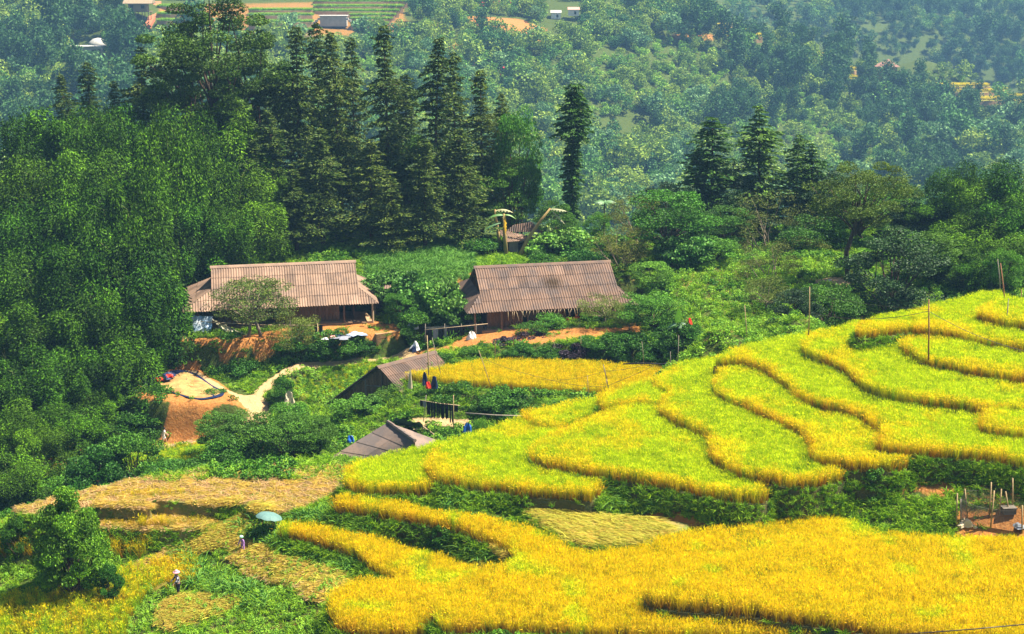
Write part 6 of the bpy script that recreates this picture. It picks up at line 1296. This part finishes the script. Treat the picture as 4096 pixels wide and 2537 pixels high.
wire([at_y(1932,700,99.8), at_y(2214,738,91.5)], "upper thin cord between the two skyline posts", .012, .2)
wire([at_y(1290,905,112), at_y(1440,885,104), at_y(1530,872,104), at_y(1600,862,103)], "drooping wire before the gold field's right end", .012, .3); wire([at_y(1448,920,103.6), at_y(1560,872,103.5)], "slanting wire from the leaning pole to the crest", .014, .1)
wire([at_y(1141,850,110.5), at_y(1290,900,109.5), at_y(1446,922,104)], "slack wire along the front of the gold field", .012, .3)
HOSE = mat("black_hose", (.02, .02, .025), .4); rod("hose", [at_y(x, y, 104.5) for x, y in ((1485,868),(1530,866),(1580,868),(1610,864),(1640,848),(1660,838))], .05, HOSE, "black hose lying along the crest behind the gold field", "hose")
rod("bamboo_rail", [at_y(1110,985,101), at_y(1180,990,101), at_y(1252,992,101)], .05, BAMG, "low bamboo rail at the left edge of the green terraces", "rail")
# power cable close to the viewer
rod("power_cable", [at_y(x, y, 30) for x, y in ((2080,1517),(2200,1509),(2320,1500),(2460,1487))], .012, HOSE, "black cable crossing the lower right corner", "cable")
# netting pen ---------------------------------------------------------------
PEN = [(2282,1176,1258,"left corner stake of the netting pen",-2),(2290,1190,1265,"thin dark stake at the pen's left corner",0),(2300,1166,1240,"leaning stake at the pen's back left",8),(2363,1150,1232,"tall back stake of the pen",-4),(2370,1170,1272,"thick front stake of the pen",-10),(2387,1166,1228,"middle stake inside the pen",-4),(2397,1172,1234,"slanting stake inside the pen",10),(2414,1140,1212,"tallest stake at the back of the pen",0),(2437,1205,1272,"front stake cut by the right border",0)]
PB = []
for x, y0, y1, lb, dx in PEN:
    g = on_ground(x+dx, y1, 60); u, a_, b_ = ray(x, y0); t = g.y/a_; tp = Vector((u*t, g.y, CAM_H+b_*t)); g.z -= .2; PB.append((g, tp)); rod("pen_stake", [g, tp], .04, BAM if "dark" not in lb else BAMG, lb, "stake", "stakes of the netting pen")
def net(A0, A1, B0, B1, label, nu=30, nv=14, r_=.007):
    mb = MB(); 
    for j in range(nv+1): f = j/nv; mb.tube([A0+(A1-A0)*f+(B0+(B1-B0)*f-A0-(A1-A0)*f)*(k/6)-Vector((0, 0, .12*math.sin(math.pi*k/6)*f)) for k in range(7)], r_, 3, False)
    for i in range(nu+1): f = i/nu; mb.tube([A0+(B0-A0)*f, A1+(B1-A1)*f-Vector((0, 0, .12*math.sin(math.pi*f)))], r_, 3, False)
    o = mb.build("netting", WIREM); o['kind'] = 'stuff'; o['label'] = label; o['category'] = 'net'
def lerp(p, f): return p[0]+(p[1]-p[0])*f
net(PB[1][0]+Vector((0,0,.2)), lerp(PB[1], 1), PB[4][0]+Vector((0,0,.2)), lerp(PB[4], .55), "front wire netting of the pen at the right border"); net(PB[4][0]+Vector((0,0,.2)), lerp(PB[4], .55), PB[8][0]+Vector((0,0,.2)), lerp(PB[8], .9), "front wire netting beside the thick stake", 26)
net(PB[1][0]+Vector((0,0,.2)), lerp(PB[1], 1), PB[2][0]+Vector((0,0,.2)), lerp(PB[2], 1), "fine netting on the left side of the pen", 16, 22); net(PB[2][0]+Vector((0,0,.2)), lerp(PB[2], .95), PB[3][0]+Vector((0,0,.2)), lerp(PB[3], .9), "dark netting along the back of the pen", 22, 12)
g = on_ground(2402, 1230, 60); bx = empty("box", "old wooden box inside the netting pen", "box", tuple(g), .1); MB().box((0, 0, .2), (.75, .5, .36)).build("body", WOODG, bx); MB().box((0, 0, .40), (.82, .56, .05)).build("lid", WOODG, bx)
for i, (x, y, w_, h_, m_, lb) in enumerate(((2300,1252,.8,.35,mat("card", (.62,.50,.34),.9),"torn cardboard leaning in the pen's left corner"),(2318,1254,.6,.12,mat("card", (.62,.50,.34),.9),"flat cardboard piece beside the torn one"),(2425,1250,1.2,.15,mat("feed_sack", (.20,.22,.26),.8),"dark grey sacking on the pen floor"))):
    g = on_ground(x, y, 60); rag(x, y, g.y, w_, h_, m_, lb, "cardboard" if i < 2 else "sack", 60+i, name="cardboard" if i < 2 else "sacking")
# umbrella over the grain heap ----------------------------------------------
UMB = mat("umbrella_cloth", (.13, .24, .22), .6, col2=(.09, .18, .17), nscale=3); ug = on_ground(655, 1238, 60); ub = empty("umbrella", "grey-green umbrella lying tilted at the top of the straw slope", "umbrella", tuple(at_z(641, 1233, -2.8)), .3)
n = 8
for k in range(n):
    V_ = []; rows = 5
    for j in range(rows+1):
        t = j/rows
        for i in range(4): a_ = 2*math.pi*(k+i/3)/n; rr = .80*math.sin(t*1.25)/math.sin(1.25); z_ = .30*(1-t**2)-.04*math.sin(math.pi*i/3)*t; V_.append((rr*math.cos(a_), rr*math.sin(a_), z_))
    F = [(j*4+i, j*4+i+1, (j+1)*4+i+1, (j+1)*4+i) for j in range(rows) for i in range(3)]; obj("canopy_panel", mesh_np("canopy_panel", np.array(V_), F, UMB, None, True), ub)
    a_ = 2*math.pi*k/n; MB().tube([(0, 0, .28), (.42*math.cos(a_), .42*math.sin(a_), .18), (.80*math.cos(a_), .80*math.sin(a_), -.01)], .006, 3).build("rib", CHR, ub)
MB().tube([(0, 0, -.55), (0, 0, .36)], .012, 5).build("shaft", CHR, ub); ub.rotation_euler = (-.12, .22, .3)
# straw: cut stalks laid in swathes -------------------------------------------
STR = []
def straw(n, seed, c1, c2, L=.8, spread=.35, thick=.12):
    r_ = np.random.default_rng(seed); p = np.c_[r_.normal(size=n)*.12, r_.normal(size=n)*.16, np.abs(r_.normal(size=n))*thick]; d = np.c_[np.ones(n), r_.normal(size=n)*spread, r_.normal(size=n)*.12]
    d /= np.linalg.norm(d, axis=1, keepdims=True); A_ = strips(p-d*.35, d, L*r_.uniform(.7, 1.2, n), .035, .12, 2, r_, c1, c2, .2); return mesh_np("straw_bunch", A_[0], A_[1], LMR, A_[2])
for s in (1, 2): STR.append(straw(34, s, (.55, .42, .08), (.90, .66, .16)))
for s in (3, 4): STR.append(straw(34, s, (.48, .46, .06), (.84, .76, .14)))
for s in (5, 6): STR.append(straw(30, s, (.52, .36, .16), (.82, .60, .30), .55, .9, .08))
STRC = var_coll("strawbunch", STR)
def straw_field(n, poly, idxs, label, seed, ang=0.0, s0=.8, s1=1.2, lines=None, angs=.5, zmax=9):
    r_ = np.random.default_rng(seed); P = np.array(poly, float); xs = r_.uniform(P[:, 0].min(), P[:, 0].max(), n*2); ys = r_.uniform(P[:, 1].min(), P[:, 1].max(), n*2); m = inside(P, xs, ys); xs, ys = xs[m][:n], ys[m][:n]
    if lines: k = np.sin((ys+xs*lines[1])/lines[0]*6.283)+r_.normal(size=len(xs))*.5; m = (k > .0); xs, ys = xs[m], ys[m]
    u = (xs-CX)/FOC; v = (CY-ys)/FOC; Yg = np.arange(62, 92, .15); pts = []
    D1 = (CO+v*SI); D3 = (-SI+v*CO); TT = Yg[None]/D1[:, None]; X = u[:, None]*TT; Z = CAM_H+D3[:, None]*TT
    S_, _k = soil_at(X.ravel(), np.broadcast_to(Yg[None], X.shape).ravel()); S_ = S_.reshape(X.shape); h = np.argmax(Z <= S_, 1); i_ = np.arange(len(xs))
    pts = np.c_[X[i_, h], Yg[h], S_[i_, h]+.02]; pts = pts[pts[:, 2] < zmax]; rz = ang+r_.normal(size=len(pts))*angs
    scatter("straw", pts, STRC, r_.choice(idxs, len(pts)), r_.uniform(s0, s1, len(pts)), label, .10, rng=r_, rz=rz)
straw_field(5200, [(45,1215),(160,1184),(330,1146),(450,1128),(600,1112),(835,1112),(825,1165),(790,1182),(700,1215),(620,1213),(590,1198),(480,1200),(360,1190),(345,1204),(222,1204),(150,1226),(60,1226)], [4, 5, 4, 5, 0], "rows of dry straw left on the harvested upper field", 701, .1, .7, 1.1, (15, .07), .9)
straw_field(900, [(240,1240),(360,1238),(500,1236),(555,1226),(500,1250),(470,1258),(350,1262),(245,1256)], [4, 5, 0, 1], "straw swathe on the narrow second harvested bed", 702, .1, .7, 1.1, None, .6)
straw_field(1300, [(620,1212),(600,1222),(540,1240),(480,1275),(430,1320),(450,1330),(520,1310),(575,1290),(600,1262),(640,1240),(655,1225)], [0, 1, 0, 3], "cut rice stalks laid along the footpath down the slope", 703, .7, .8, 1.2, None, .4)
straw_field(1700, [(560,1290),(640,1310),(690,1330),(760,1350),(820,1375),(800,1430),(760,1440),(700,1400),(620,1380),(560,1340)], [0, 1, 4, 3, 5, 0], "cut rice stalks spread in swathes below the child", 704, .1, .8, 1.25, (22, -.25), .8)
straw_field(700, [(400,1440),(440,1425),(560,1420),(590,1440),(520,1465),(460,1480),(410,1500),(380,1490)], [0, 1, 2], "bunches of cut rice near the woman with the pink hat", 705, .5, .8, 1.2, None, .5)
straw_field(420, [(320,1352),(360,1340),(420,1300),(470,1290),(450,1310),(390,1350),(350,1370)], [4, 5, 0], "pale straw lying above the woman's field", 706, .5, .7, 1.1, None, .6)
straw_field(760, [(1262,1212),(1310,1212),(1400,1232),(1490,1242),(1590,1252),(1600,1270),(1520,1290),(1400,1300),(1360,1290),(1320,1262),(1268,1230)], [2, 3, 0, 1], "cut rice spread out to dry on the bank in the middle", 707, -.2, .9, 1.3, None, .35, -1.75)
straw_field(170, [(1140,1345),(1190,1328),(1215,1330),(1200,1345),(1150,1358)], [4, 0, 3], "small pale heap of straw at the end of the weedy bank", 708, .0, .7, 1.0, None, 1.2)
straw_field(260, [(620,1248),(668,1246),(700,1258),(690,1270),(640,1262)], [0, 4], "grain stalks heaped under the umbrella", 709, .0, .7, 1.0, None, 1.0)
# banana plants ---------------------------------------------------------------
BST = mat("banana_stem", (.42, .24, .10), .8, col2=(.24, .22, .07), nscale=3); BYEL = leafmat("dead_leaf", trans=.3); BLF = leafmat("banana_leaf", trans=.4, gloss=.12)
def banana_leaf(base, d, L, w, m, c, droop=.6, torn=False, seed=0, parent=None, name="leaf"):
    r_ = np.random.default_rng(seed); base = np.array(base, float); d = np.array(d, float); d /= np.linalg.norm(d); side = np.cross(d, [0, 0, 1.0]); side /= np.linalg.norm(side)+1e-9; n = 14; V_ = []; F = []; C = []
    for i in range(n+1):
        t = i/n; p = base+d*L*t; p[2] -= droop*L*t*t; ww = w*math.sin(min(1, t*1.15+.08)*math.pi)**.7*.5
        for s in (-1, -.5, 0, .5, 1): q = p+side*s*ww*(1-(.35*r_.random() if torn and abs(s) == 1 else 0)); q[2] -= abs(s)*ww*(.5 if not torn else 1.1); V_.append(q); C.append(np.array(c)*(1+.15*r_.normal()))
    for i in range(n):
        for s in range(4):
            if torn and i % 2 and s in (0, 3): continue
            F.append((i*5+s, i*5+s+1, i*5+s+6, i*5+s+5))
    return obj(name, mesh_np(name, np.array(V_), F, m, np.clip(np.array(C), .01, 1), True), parent)
def wv(p, e): return Vector(p)-e.location
b1 = empty("banana_plant", "broken banana plant with one torn leaf arching right, left of the hut", "banana plant", tuple(at_y(1198, 615, 152)))
P0 = b1.location.copy(); MB().tube([at_y(1198,618,152)-P0, at_y(1188,560,152)-P0, at_y(1180,500,152)-P0], [.22, .18, .10], 8).build("stem", BST, b1, smooth=True)
banana_leaf(at_y(1181,502,152)-P0, (1, -.1, .45), 2.6, .5, BYEL, (.42,.42,.22), .62, True, 1, b1); banana_leaf(at_y(1182,505,152)-P0, (.1, -.1, -1), 2.4, .3, BYEL, (.55,.36,.10), .0, True, 3, b1)
b2 = empty("banana_plant", "banana plant with a hanging bright yellow dead leaf, left of the hut", "banana plant", tuple(at_y(1208, 622, 150))); P0 = b2.location.copy()
MB().tube([at_y(1208,624,150)-P0, at_y(1203,560,150)-P0, at_y(1201,510,150)-P0], [.24, .2, .12], 8).build("stem", BST, b2, smooth=True)
banana_leaf(at_y(1203,510,150)-P0, (.05, -.3, -1), 2.6, .42, BYEL, (.85,.50,.02), .0, True, 2, b2)
banana_leaf(at_y(1200,512,150)-P0, (-1, .0, .35), 2.2, .7, BLF, (.16,.36,.04), .7, False, 4, b2); banana_leaf(at_y(1203,512,150)-P0, (.9, .1, .3), 1.6, .45, BLF, (.16,.36,.04), .9, False, 5, b2); banana_leaf(at_y(1195,530,150)-P0, (-.9, -.3, .1), 2.4, .6, BLF, (.06,.20,.04), .6, False, 6, b2)
b3 = empty("banana_plant", "snapped banana plant leaning right over the hut with drooping torn leaves", "banana plant", tuple(at_y(1236, 622, 149))); P0 = b3.location.copy()
MB().tube([at_y(1234,624,149)-P0, at_y(1258,570,149)-P0, at_y(1290,525,149)-P0, at_y(1312,497,149)-P0], [.30, .20, .15, .09], 8).build("stem", BST, b3, smooth=True)
banana_leaf(at_y(1312,498,149)-P0, (1, -.1, .15), 2.2, .5, BYEL, (.42,.42,.24), .35, True, 7, b3); banana_leaf(at_y(1312,499,149)-P0, (.7, -.1, -.5), 2.4, .35, BYEL, (.42,.40,.25), .3, True, 8, b3); banana_leaf(at_y(1240,612,149)-P0, (.3, -.4, 1), .8, .35, BLF, (.35,.45,.05), .6, False, 9, b3)
b4 = empty("banana_plant", "young banana plant with one upright bright green leaf", "banana plant", tuple(at_y(1617, 800, 118.5))); P0 = b4.location.copy()
MB().tube([at_y(1617,802,118.5)-P0, at_y(1616,770,118.5)-P0], [.12, .08], 8).build("stem", BST, b4, smooth=True)
banana_leaf(at_y(1616,768,118.5)-P0, (.02, -.25, 1), 1.75, .62, BLF, (.20,.50,.03), .0, False, 10, b4)
for i, dd in enumerate(((1, -.2, .5), (-.9, -.3, .3), (.8, .5, .2), (.3, -1, .1))): banana_leaf(at_y(1617,770,118.5)-P0, dd, 1.3, .5, BLF, (.05,.20,.05), .8, False, 11+i, b4)
# palm-like tree in the gap
pm = empty("palm_tree", "small pale palm-like tree in the misty gap right of the ivy-clad conifer", "palm", tuple(at_y(1440, 530, 170))); P0 = pm.location.copy()
MB().tube([at_y(1440,560,170)-P0, at_y(1441,482,170)-P0], [.14, .10], 6).build("trunk", BARKL, pm)
for k in range(9): a_ = k*.7; banana_leaf(at_y(1441,482,170)-P0, (math.cos(a_), math.sin(a_), .45), 1.9, .55, BLF, (.10,.26,.06), .55, True, 30+k, pm, "frond")
# far banana on the top border
fb = on_ground(1725, 50, 232)
for i, dx in enumerate((-1.2, 1.0)):
    e_ = empty("banana_plant", "far banana plant standing on the gold terrace top, %s one" % ("left", "right")[i], "banana plant", (fb.x+dx*FS, fb.y, fb.z)); e_.scale = (FS, FS, FS); MB().tube([(0, 0, -.5), (0, 0, 3.6)], [.3, .2], 6).build("stem", BST, e_)
    for k in range(6): a_ = k*1.05; banana_leaf((0, 0, 3.5), (math.cos(a_), math.sin(a_), .8), 2.6, .8, BLF, (.25, .42, .12), .5, False, 60+k, e_)
# red flowering shrubs on the far slope
FLM = leafmat("red_flower", trans=.2); r = np.random.default_rng(5)
for (x0, y0, w_, n_, lb) in ((1140, 185, 75, 170, "far shrub covered with red flowers above the conifers"), (1182, 15, 60, 150, "far red-flowering shrub at the top border")):
    P = []
    for k in range(n_): g = on_ground(x0+r.normal()*w_*.4, y0+r.normal()*12, 232); P.append((g.x, g.y, g.z+r.uniform(1.2, 3.2)*FS))
    P = np.array(P); c0 = P.mean(0); e_ = empty("flowering_shrub", lb, "shrub", tuple(c0)); Vv, F, C = leaves(P-c0, .55*FS, .45*FS, (.75, .03, .05), (.9, .12, .08), r, flat=.3); obj("flowers", mesh_np("flowers", Vv, F, FLM, C), e_)
    q = np.repeat(P-c0, 6, 0)+r.normal(size=(len(P)*6, 3))*[1.8, 1.8, 1.2]-[0, 0, 1.4]; Vv, F, C = leaves(q, .5*FS, .3*FS, (.03, .09, .02), (.10, .2, .05), r); obj("foliage", mesh_np("foliage", Vv, F, LM, C), e_)
# ------------------------------------------------------------------ people
SKIN = mat("skin", (.42, .24, .15), .6); HAIR = mat("hair", (.015, .012, .01), .6)
def skinned(name, J, E, m, parent, sub=2):
    """J: {joint: (x, y, z, r)}; first joint is the root"""
    ks = list(J); me = bpy.data.meshes.new(name); me.from_pydata([J[k][:3] for k in ks], [(ks.index(a), ks.index(b)) for a, b in E], []); me.update(); me.materials.append(m)
    o = obj(name, me, parent); md = o.modifiers.new("skin", 'SKIN'); md.use_smooth_shade = True; md.branch_smoothing = .6
    for i, k in enumerate(ks):
        v = me.skin_vertices[0].data[i]; rr = J[k][3]; v.radius = (rr, rr) if not isinstance(rr, tuple) else rr; v.use_root = (i == 0)
    s = o.modifiers.new("sub", 'SUBSURF'); s.levels = sub; s.render_levels = sub; return o
def hand(J, E, wrist, d, side, tag_, k=1.0):
    """palm and five curled fingers from a wrist joint along d"""
    w = Vector(J[wrist][:3]); d = Vector(d).normalized(); s = d.cross(Vector((0, 0, 1)) if abs(d.z) < .9 else Vector((0, 1, 0))).normalized()*side; dn = d.cross(s).normalized(); dn = dn if dn.z < 0 else -dn
    J[tag_+'palm'] = (*(w+d*.07*k), .032*k); E.append((wrist, tag_+'palm'))
    for i, (o_, L) in enumerate(((-.030, .070), (-.010, .080), (.012, .074), (.032, .058))):
        b = w+d*.095*k+s*o_*k; m_ = b+d*L*.5*k+dn*.012*k; t = m_+d*L*.25*k+dn*.04*k
        J[tag_+'f%da' % i] = (*b, .010*k); J[tag_+'f%db' % i] = (*m_, .009*k); J[tag_+'f%dc' % i] = (*t, .007*k); E += [(tag_+'palm', tag_+'f%da' % i), (tag_+'f%da' % i, tag_+'f%db' % i), (tag_+'f%db' % i, tag_+'f%dc' % i)]
    b = w+d*.03*k-s*.035*k; t = b+d*.04*k-s*.02*k+dn*.02*k; J[tag_+'ta'] = (*b, .012*k); J[tag_+'tb'] = (*t, .009*k); E += [(tag_+'palm', tag_+'ta'), (tag_+'ta', tag_+'tb')]
def person(label, loc, rz, H=1.55, lean=(0, 0), arms=((.28, .1, .95), (-.28, .1, .95)), elb=None, feet=((.1, 0), (-.1, 0)), knees=None, shirt=None, pants=None, short=False, sleeve=.9, hat=None, hatc=None, headturn=0, hairlen=.0):
    """faces +y in its own frame; arms: wrist positions as fractions of H"""
    e = empty("person", label, "person", tuple(loc), rz); k = H/1.6
    hip = Vector((0, 0, .50*H)); ch = Vector((lean[0]*.6, lean[1]*.6, .70*H)); nk = Vector((lean[0], lean[1], .84*H)); hd = Vector((lean[0]*1.15, lean[1]*1.2+.01, .905*H)); tp = Vector((lean[0]*1.2, lean[1]*1.25, .965*H))
    J = {'hip': (*hip, .11*k), 'ch': (*ch, .115*k), 'nk': (*nk, .048*k), 'hd': (*hd, .078*k), 'tp': (*tp, .070*k), 'nose': (*(hd+Vector((0, .10*k, 0))), .014*k), 'earl': (*(hd+Vector((-.085*k, 0, 0))), .014*k), 'earr': (*(hd+Vector((.085*k, 0, 0))), .014*k)}
    E = [('hip', 'ch'), ('ch', 'nk'), ('nk', 'hd'), ('hd', 'tp'), ('hd', 'nose'), ('hd', 'earl'), ('hd', 'earr')]; JS = {'hip': (*hip-Vector((0, 0, .02)), .125*k), 'ch': (*ch, .135*k), 'nk': (*(nk-Vector((0, 0, .035*k))), .075*k)}; ES = [('hip', 'ch'), ('ch', 'nk')]
    JP = {'hip': (*(hip+Vector((0, 0, .03))), .122*k)}; EP = []
    for i, s in enumerate((1, -1)):
        sh = nk+Vector((s*.155*k, 0, -.05*k)); wr = Vector(arms[i]); wr = Vector((wr.x*k, wr.y*k, wr.z*k)); el = Vector(elb[i])*k if elb else (sh+wr)/2+Vector((s*.05, -.06, -.04)); n = 's%d' % i
        J[n+'sh'] = (*sh, .048*k); J[n+'el'] = (*el, .036*k); J[n+'wr'] = (*wr, .025*k); E += [('ch', n+'sh'), (n+'sh', n+'el'), (n+'el', n+'wr')]; hand(J, E, n+'wr', wr-el, s, n, k)
        JS[n+'sh'] = (*sh, .066*k); JS[n+'el'] = (*(sh+(el-sh)*min(1, sleeve*1.0)), .052*k); ES += [('ch', n+'sh'), (n+'sh', n+'el')]
        if sleeve > .9: JS[n+'w'] = (*(el+(wr-el)*.85), .042*k); ES.append((n+'el', n+'w'))
        hj = Vector((s*.085*k, 0, .47*H)); ft = Vector((feet[i][0], feet[i][1], .055*H)); kn = Vector(knees[i]) if knees else (hj+ft)/2+Vector((0, .04, 0)); toe = ft+Vector((0, .15*k, -.03*H))
        J[n+'hj'] = (*hj, .082*k); J[n+'kn'] = (*kn, .055*k); J[n+'ft'] = (*ft, .036*k); J[n+'toe'] = (*toe, .028*k); E += [('hip', n+'hj'), (n+'hj', n+'kn'), (n+'kn', n+'ft'), (n+'ft', n+'toe')]
        JP[n+'hj'] = (*hj, .096*k); JP[n+'kn'] = (*(kn if not short else hj+(kn-hj)*.75), .068*k if not short else .085*k); EP += [('hip', n+'hj'), (n+'hj', n+'kn')]
        if not short: JP[n+'ft'] = (*(kn+(ft-kn)*.85), .055*k); EP.append((n+'kn', n+'ft'))
    skinned("body", J, E, SKIN, e); skinned("shirt", JS, ES, shirt, e); skinned("trousers" if not short else "shorts", JP, EP, pants, e)
    hr = MB(); hr.lathe([(.02, .10), (.075, .075), (.100, .02), (.098, -.05), (.06, -.08)], 14, (0, 0, 0)); hr.build("hair", HAIR, e, (hd.x, hd.y-.022, hd.z+.035), smooth=True).scale = (k, k, k)
    for s in (-1, 1): MB().lathe([(.003, -.009), (.010, 0), (.003, .009)], 6).build("eye", HAIR, e, (hd.x+s*.032*k, hd.y+.077*k, hd.z+.005))
    MB().box((0, 0, 0), (.045*k, .012, .010)).build("mouth", REDP, e, (hd.x, hd.y+.076*k, hd.z-.045*k))
    return e, hd, k
# woman with pink hat, a bundle of rice in her hand
PRINT = mat("flower_print", (.62, .60, .66), .8, col2=(.02, .02, .045), nscale=9); DARKT = mat("dark_trousers", (.02, .022, .035), .85)
PRINT.node_tree.nodes["Map Range"].inputs[1].default_value = .44; PRINT.node_tree.nodes["Map Range"].inputs[2].default_value = .48
PINK = mat("pink_hat", (.80, .14, .22), .7, col2=(.85, .55, .58), nscale=8); GREENH = mat("green_cap", (.10, .55, .28), .5, col2=(.75, .85, .80), nscale=5); PURP = mat("purple_top", (.30, .14, .42), .8, col2=(.40, .22, .50), nscale=10); WHT = mat("white_shirt", (.70, .70, .72), .8, noise=.15)
g = on_ground(427, 1420, 62, 90)
pe, hd, k = person("woman in a pink brimmed hat and flowered dark top holding a sheaf", (g.x, g.y, g.z-.05), 2.05, 1.60, (.02, .05), ((.20, .42, .88), (-.22, .30, .92)), None, ((.11, .02), (-.10, .0)), None, PRINT, DARKT, False, 1.0)
hb_ = MB().lathe([(.205, 0), (.20, .015), (.105, .03), (.10, .10), (.07, .135), (.01, .145)], 18).build("hat", PINK, pe, (hd.x, hd.y-.01, hd.z+.06), smooth=True)
w_ = Vector((.20*k, .42*k+.1, .88*k)); M_ = pe.matrix_basis.copy() if False else Matrix.Translation(pe.location) @ Matrix.Rotation(2.05, 4, 'Z')
sh_ = strips(np.zeros((60, 3))+RNG.normal(size=(60, 3))*.02, (lambda d: d/np.linalg.norm(d, axis=1, keepdims=True))(np.c_[RNG.normal(size=60)*.12, np.ones(60), RNG.normal(size=60)*.10+.05]), .75*RNG.uniform(.8, 1.1, 60), .02, .45, 3, RNG, (.34, .34, .06), (.55, .40, .10))
so = obj("rice_sheaf", mesh_np("rice_sheaf", sh_[0], sh_[1], LMR, sh_[2]), None, tuple(M_ @ w_), (0, 0, 2.05)); tag(so, "sheaf of cut rice in the hand of the woman with the pink hat", "sheaf")
g = on_ground(391, 1062, 100, 120)
pe, hd, k = person("man in a white shirt and shorts walking on the path below the orange cutting", (g.x, g.y, g.z-.03), -1.35, 1.62, (0, .10), ((.10, .34, .92), (-.10, .34, .90)), None, ((.09, -.26), (-.09, .24)), ((.09, -.02, .42), (-.09, .20, .46)), WHT, WHT, True, .9)
g = on_ground(580, 1318, 62, 90)
pe, hd, k = person("child in a green cap and purple top standing among the cut straw", (g.x, g.y, g.z-.1), 2.6, 1.18, (.0, .08), ((.26, .28, .80), (-.24, .30, .78)), None, ((.09, 0), (-.09, 0)), None, PURP, PURP, False, 1.0)
MB().lathe([(.125, 0), (.12, .05), (.08, .11), (.01, .13)], 14).build("cap", GREENH, pe, (hd.x, hd.y-.01, hd.z+.02), smooth=True)
bs = rag(392, 1500, on_ground(392, 1500, 60).y, .5, .35, HOSE, "black basket at the bottom border", "basket", 99, name="basket")
# ------------------------------------------------------------------ haze
hm = bpy.data.materials.new("haze"); hm.use_nodes = True; hn = hm.node_tree
for n in list(hn.nodes): hn.nodes.remove(n)
ho = hn.nodes.new("ShaderNodeOutputMaterial"); hv = hn.nodes.new("ShaderNodeVolumePrincipled")
hv.inputs["Density"].default_value = .00023; hv.inputs["Color"].default_value = (.30, .60, 1.0, 1); hv.inputs["Anisotropy"].default_value = .0
hn.links.new(hv.outputs[0], ho.inputs["Volume"])
hz = MB().box((0, 710, 0), (2300, 1440, 230)).build("haze", hm); hz['kind'] = 'stuff'; hz['label'] = "thin blue haze filling the valley"
print("INSTANCES", N_INST)
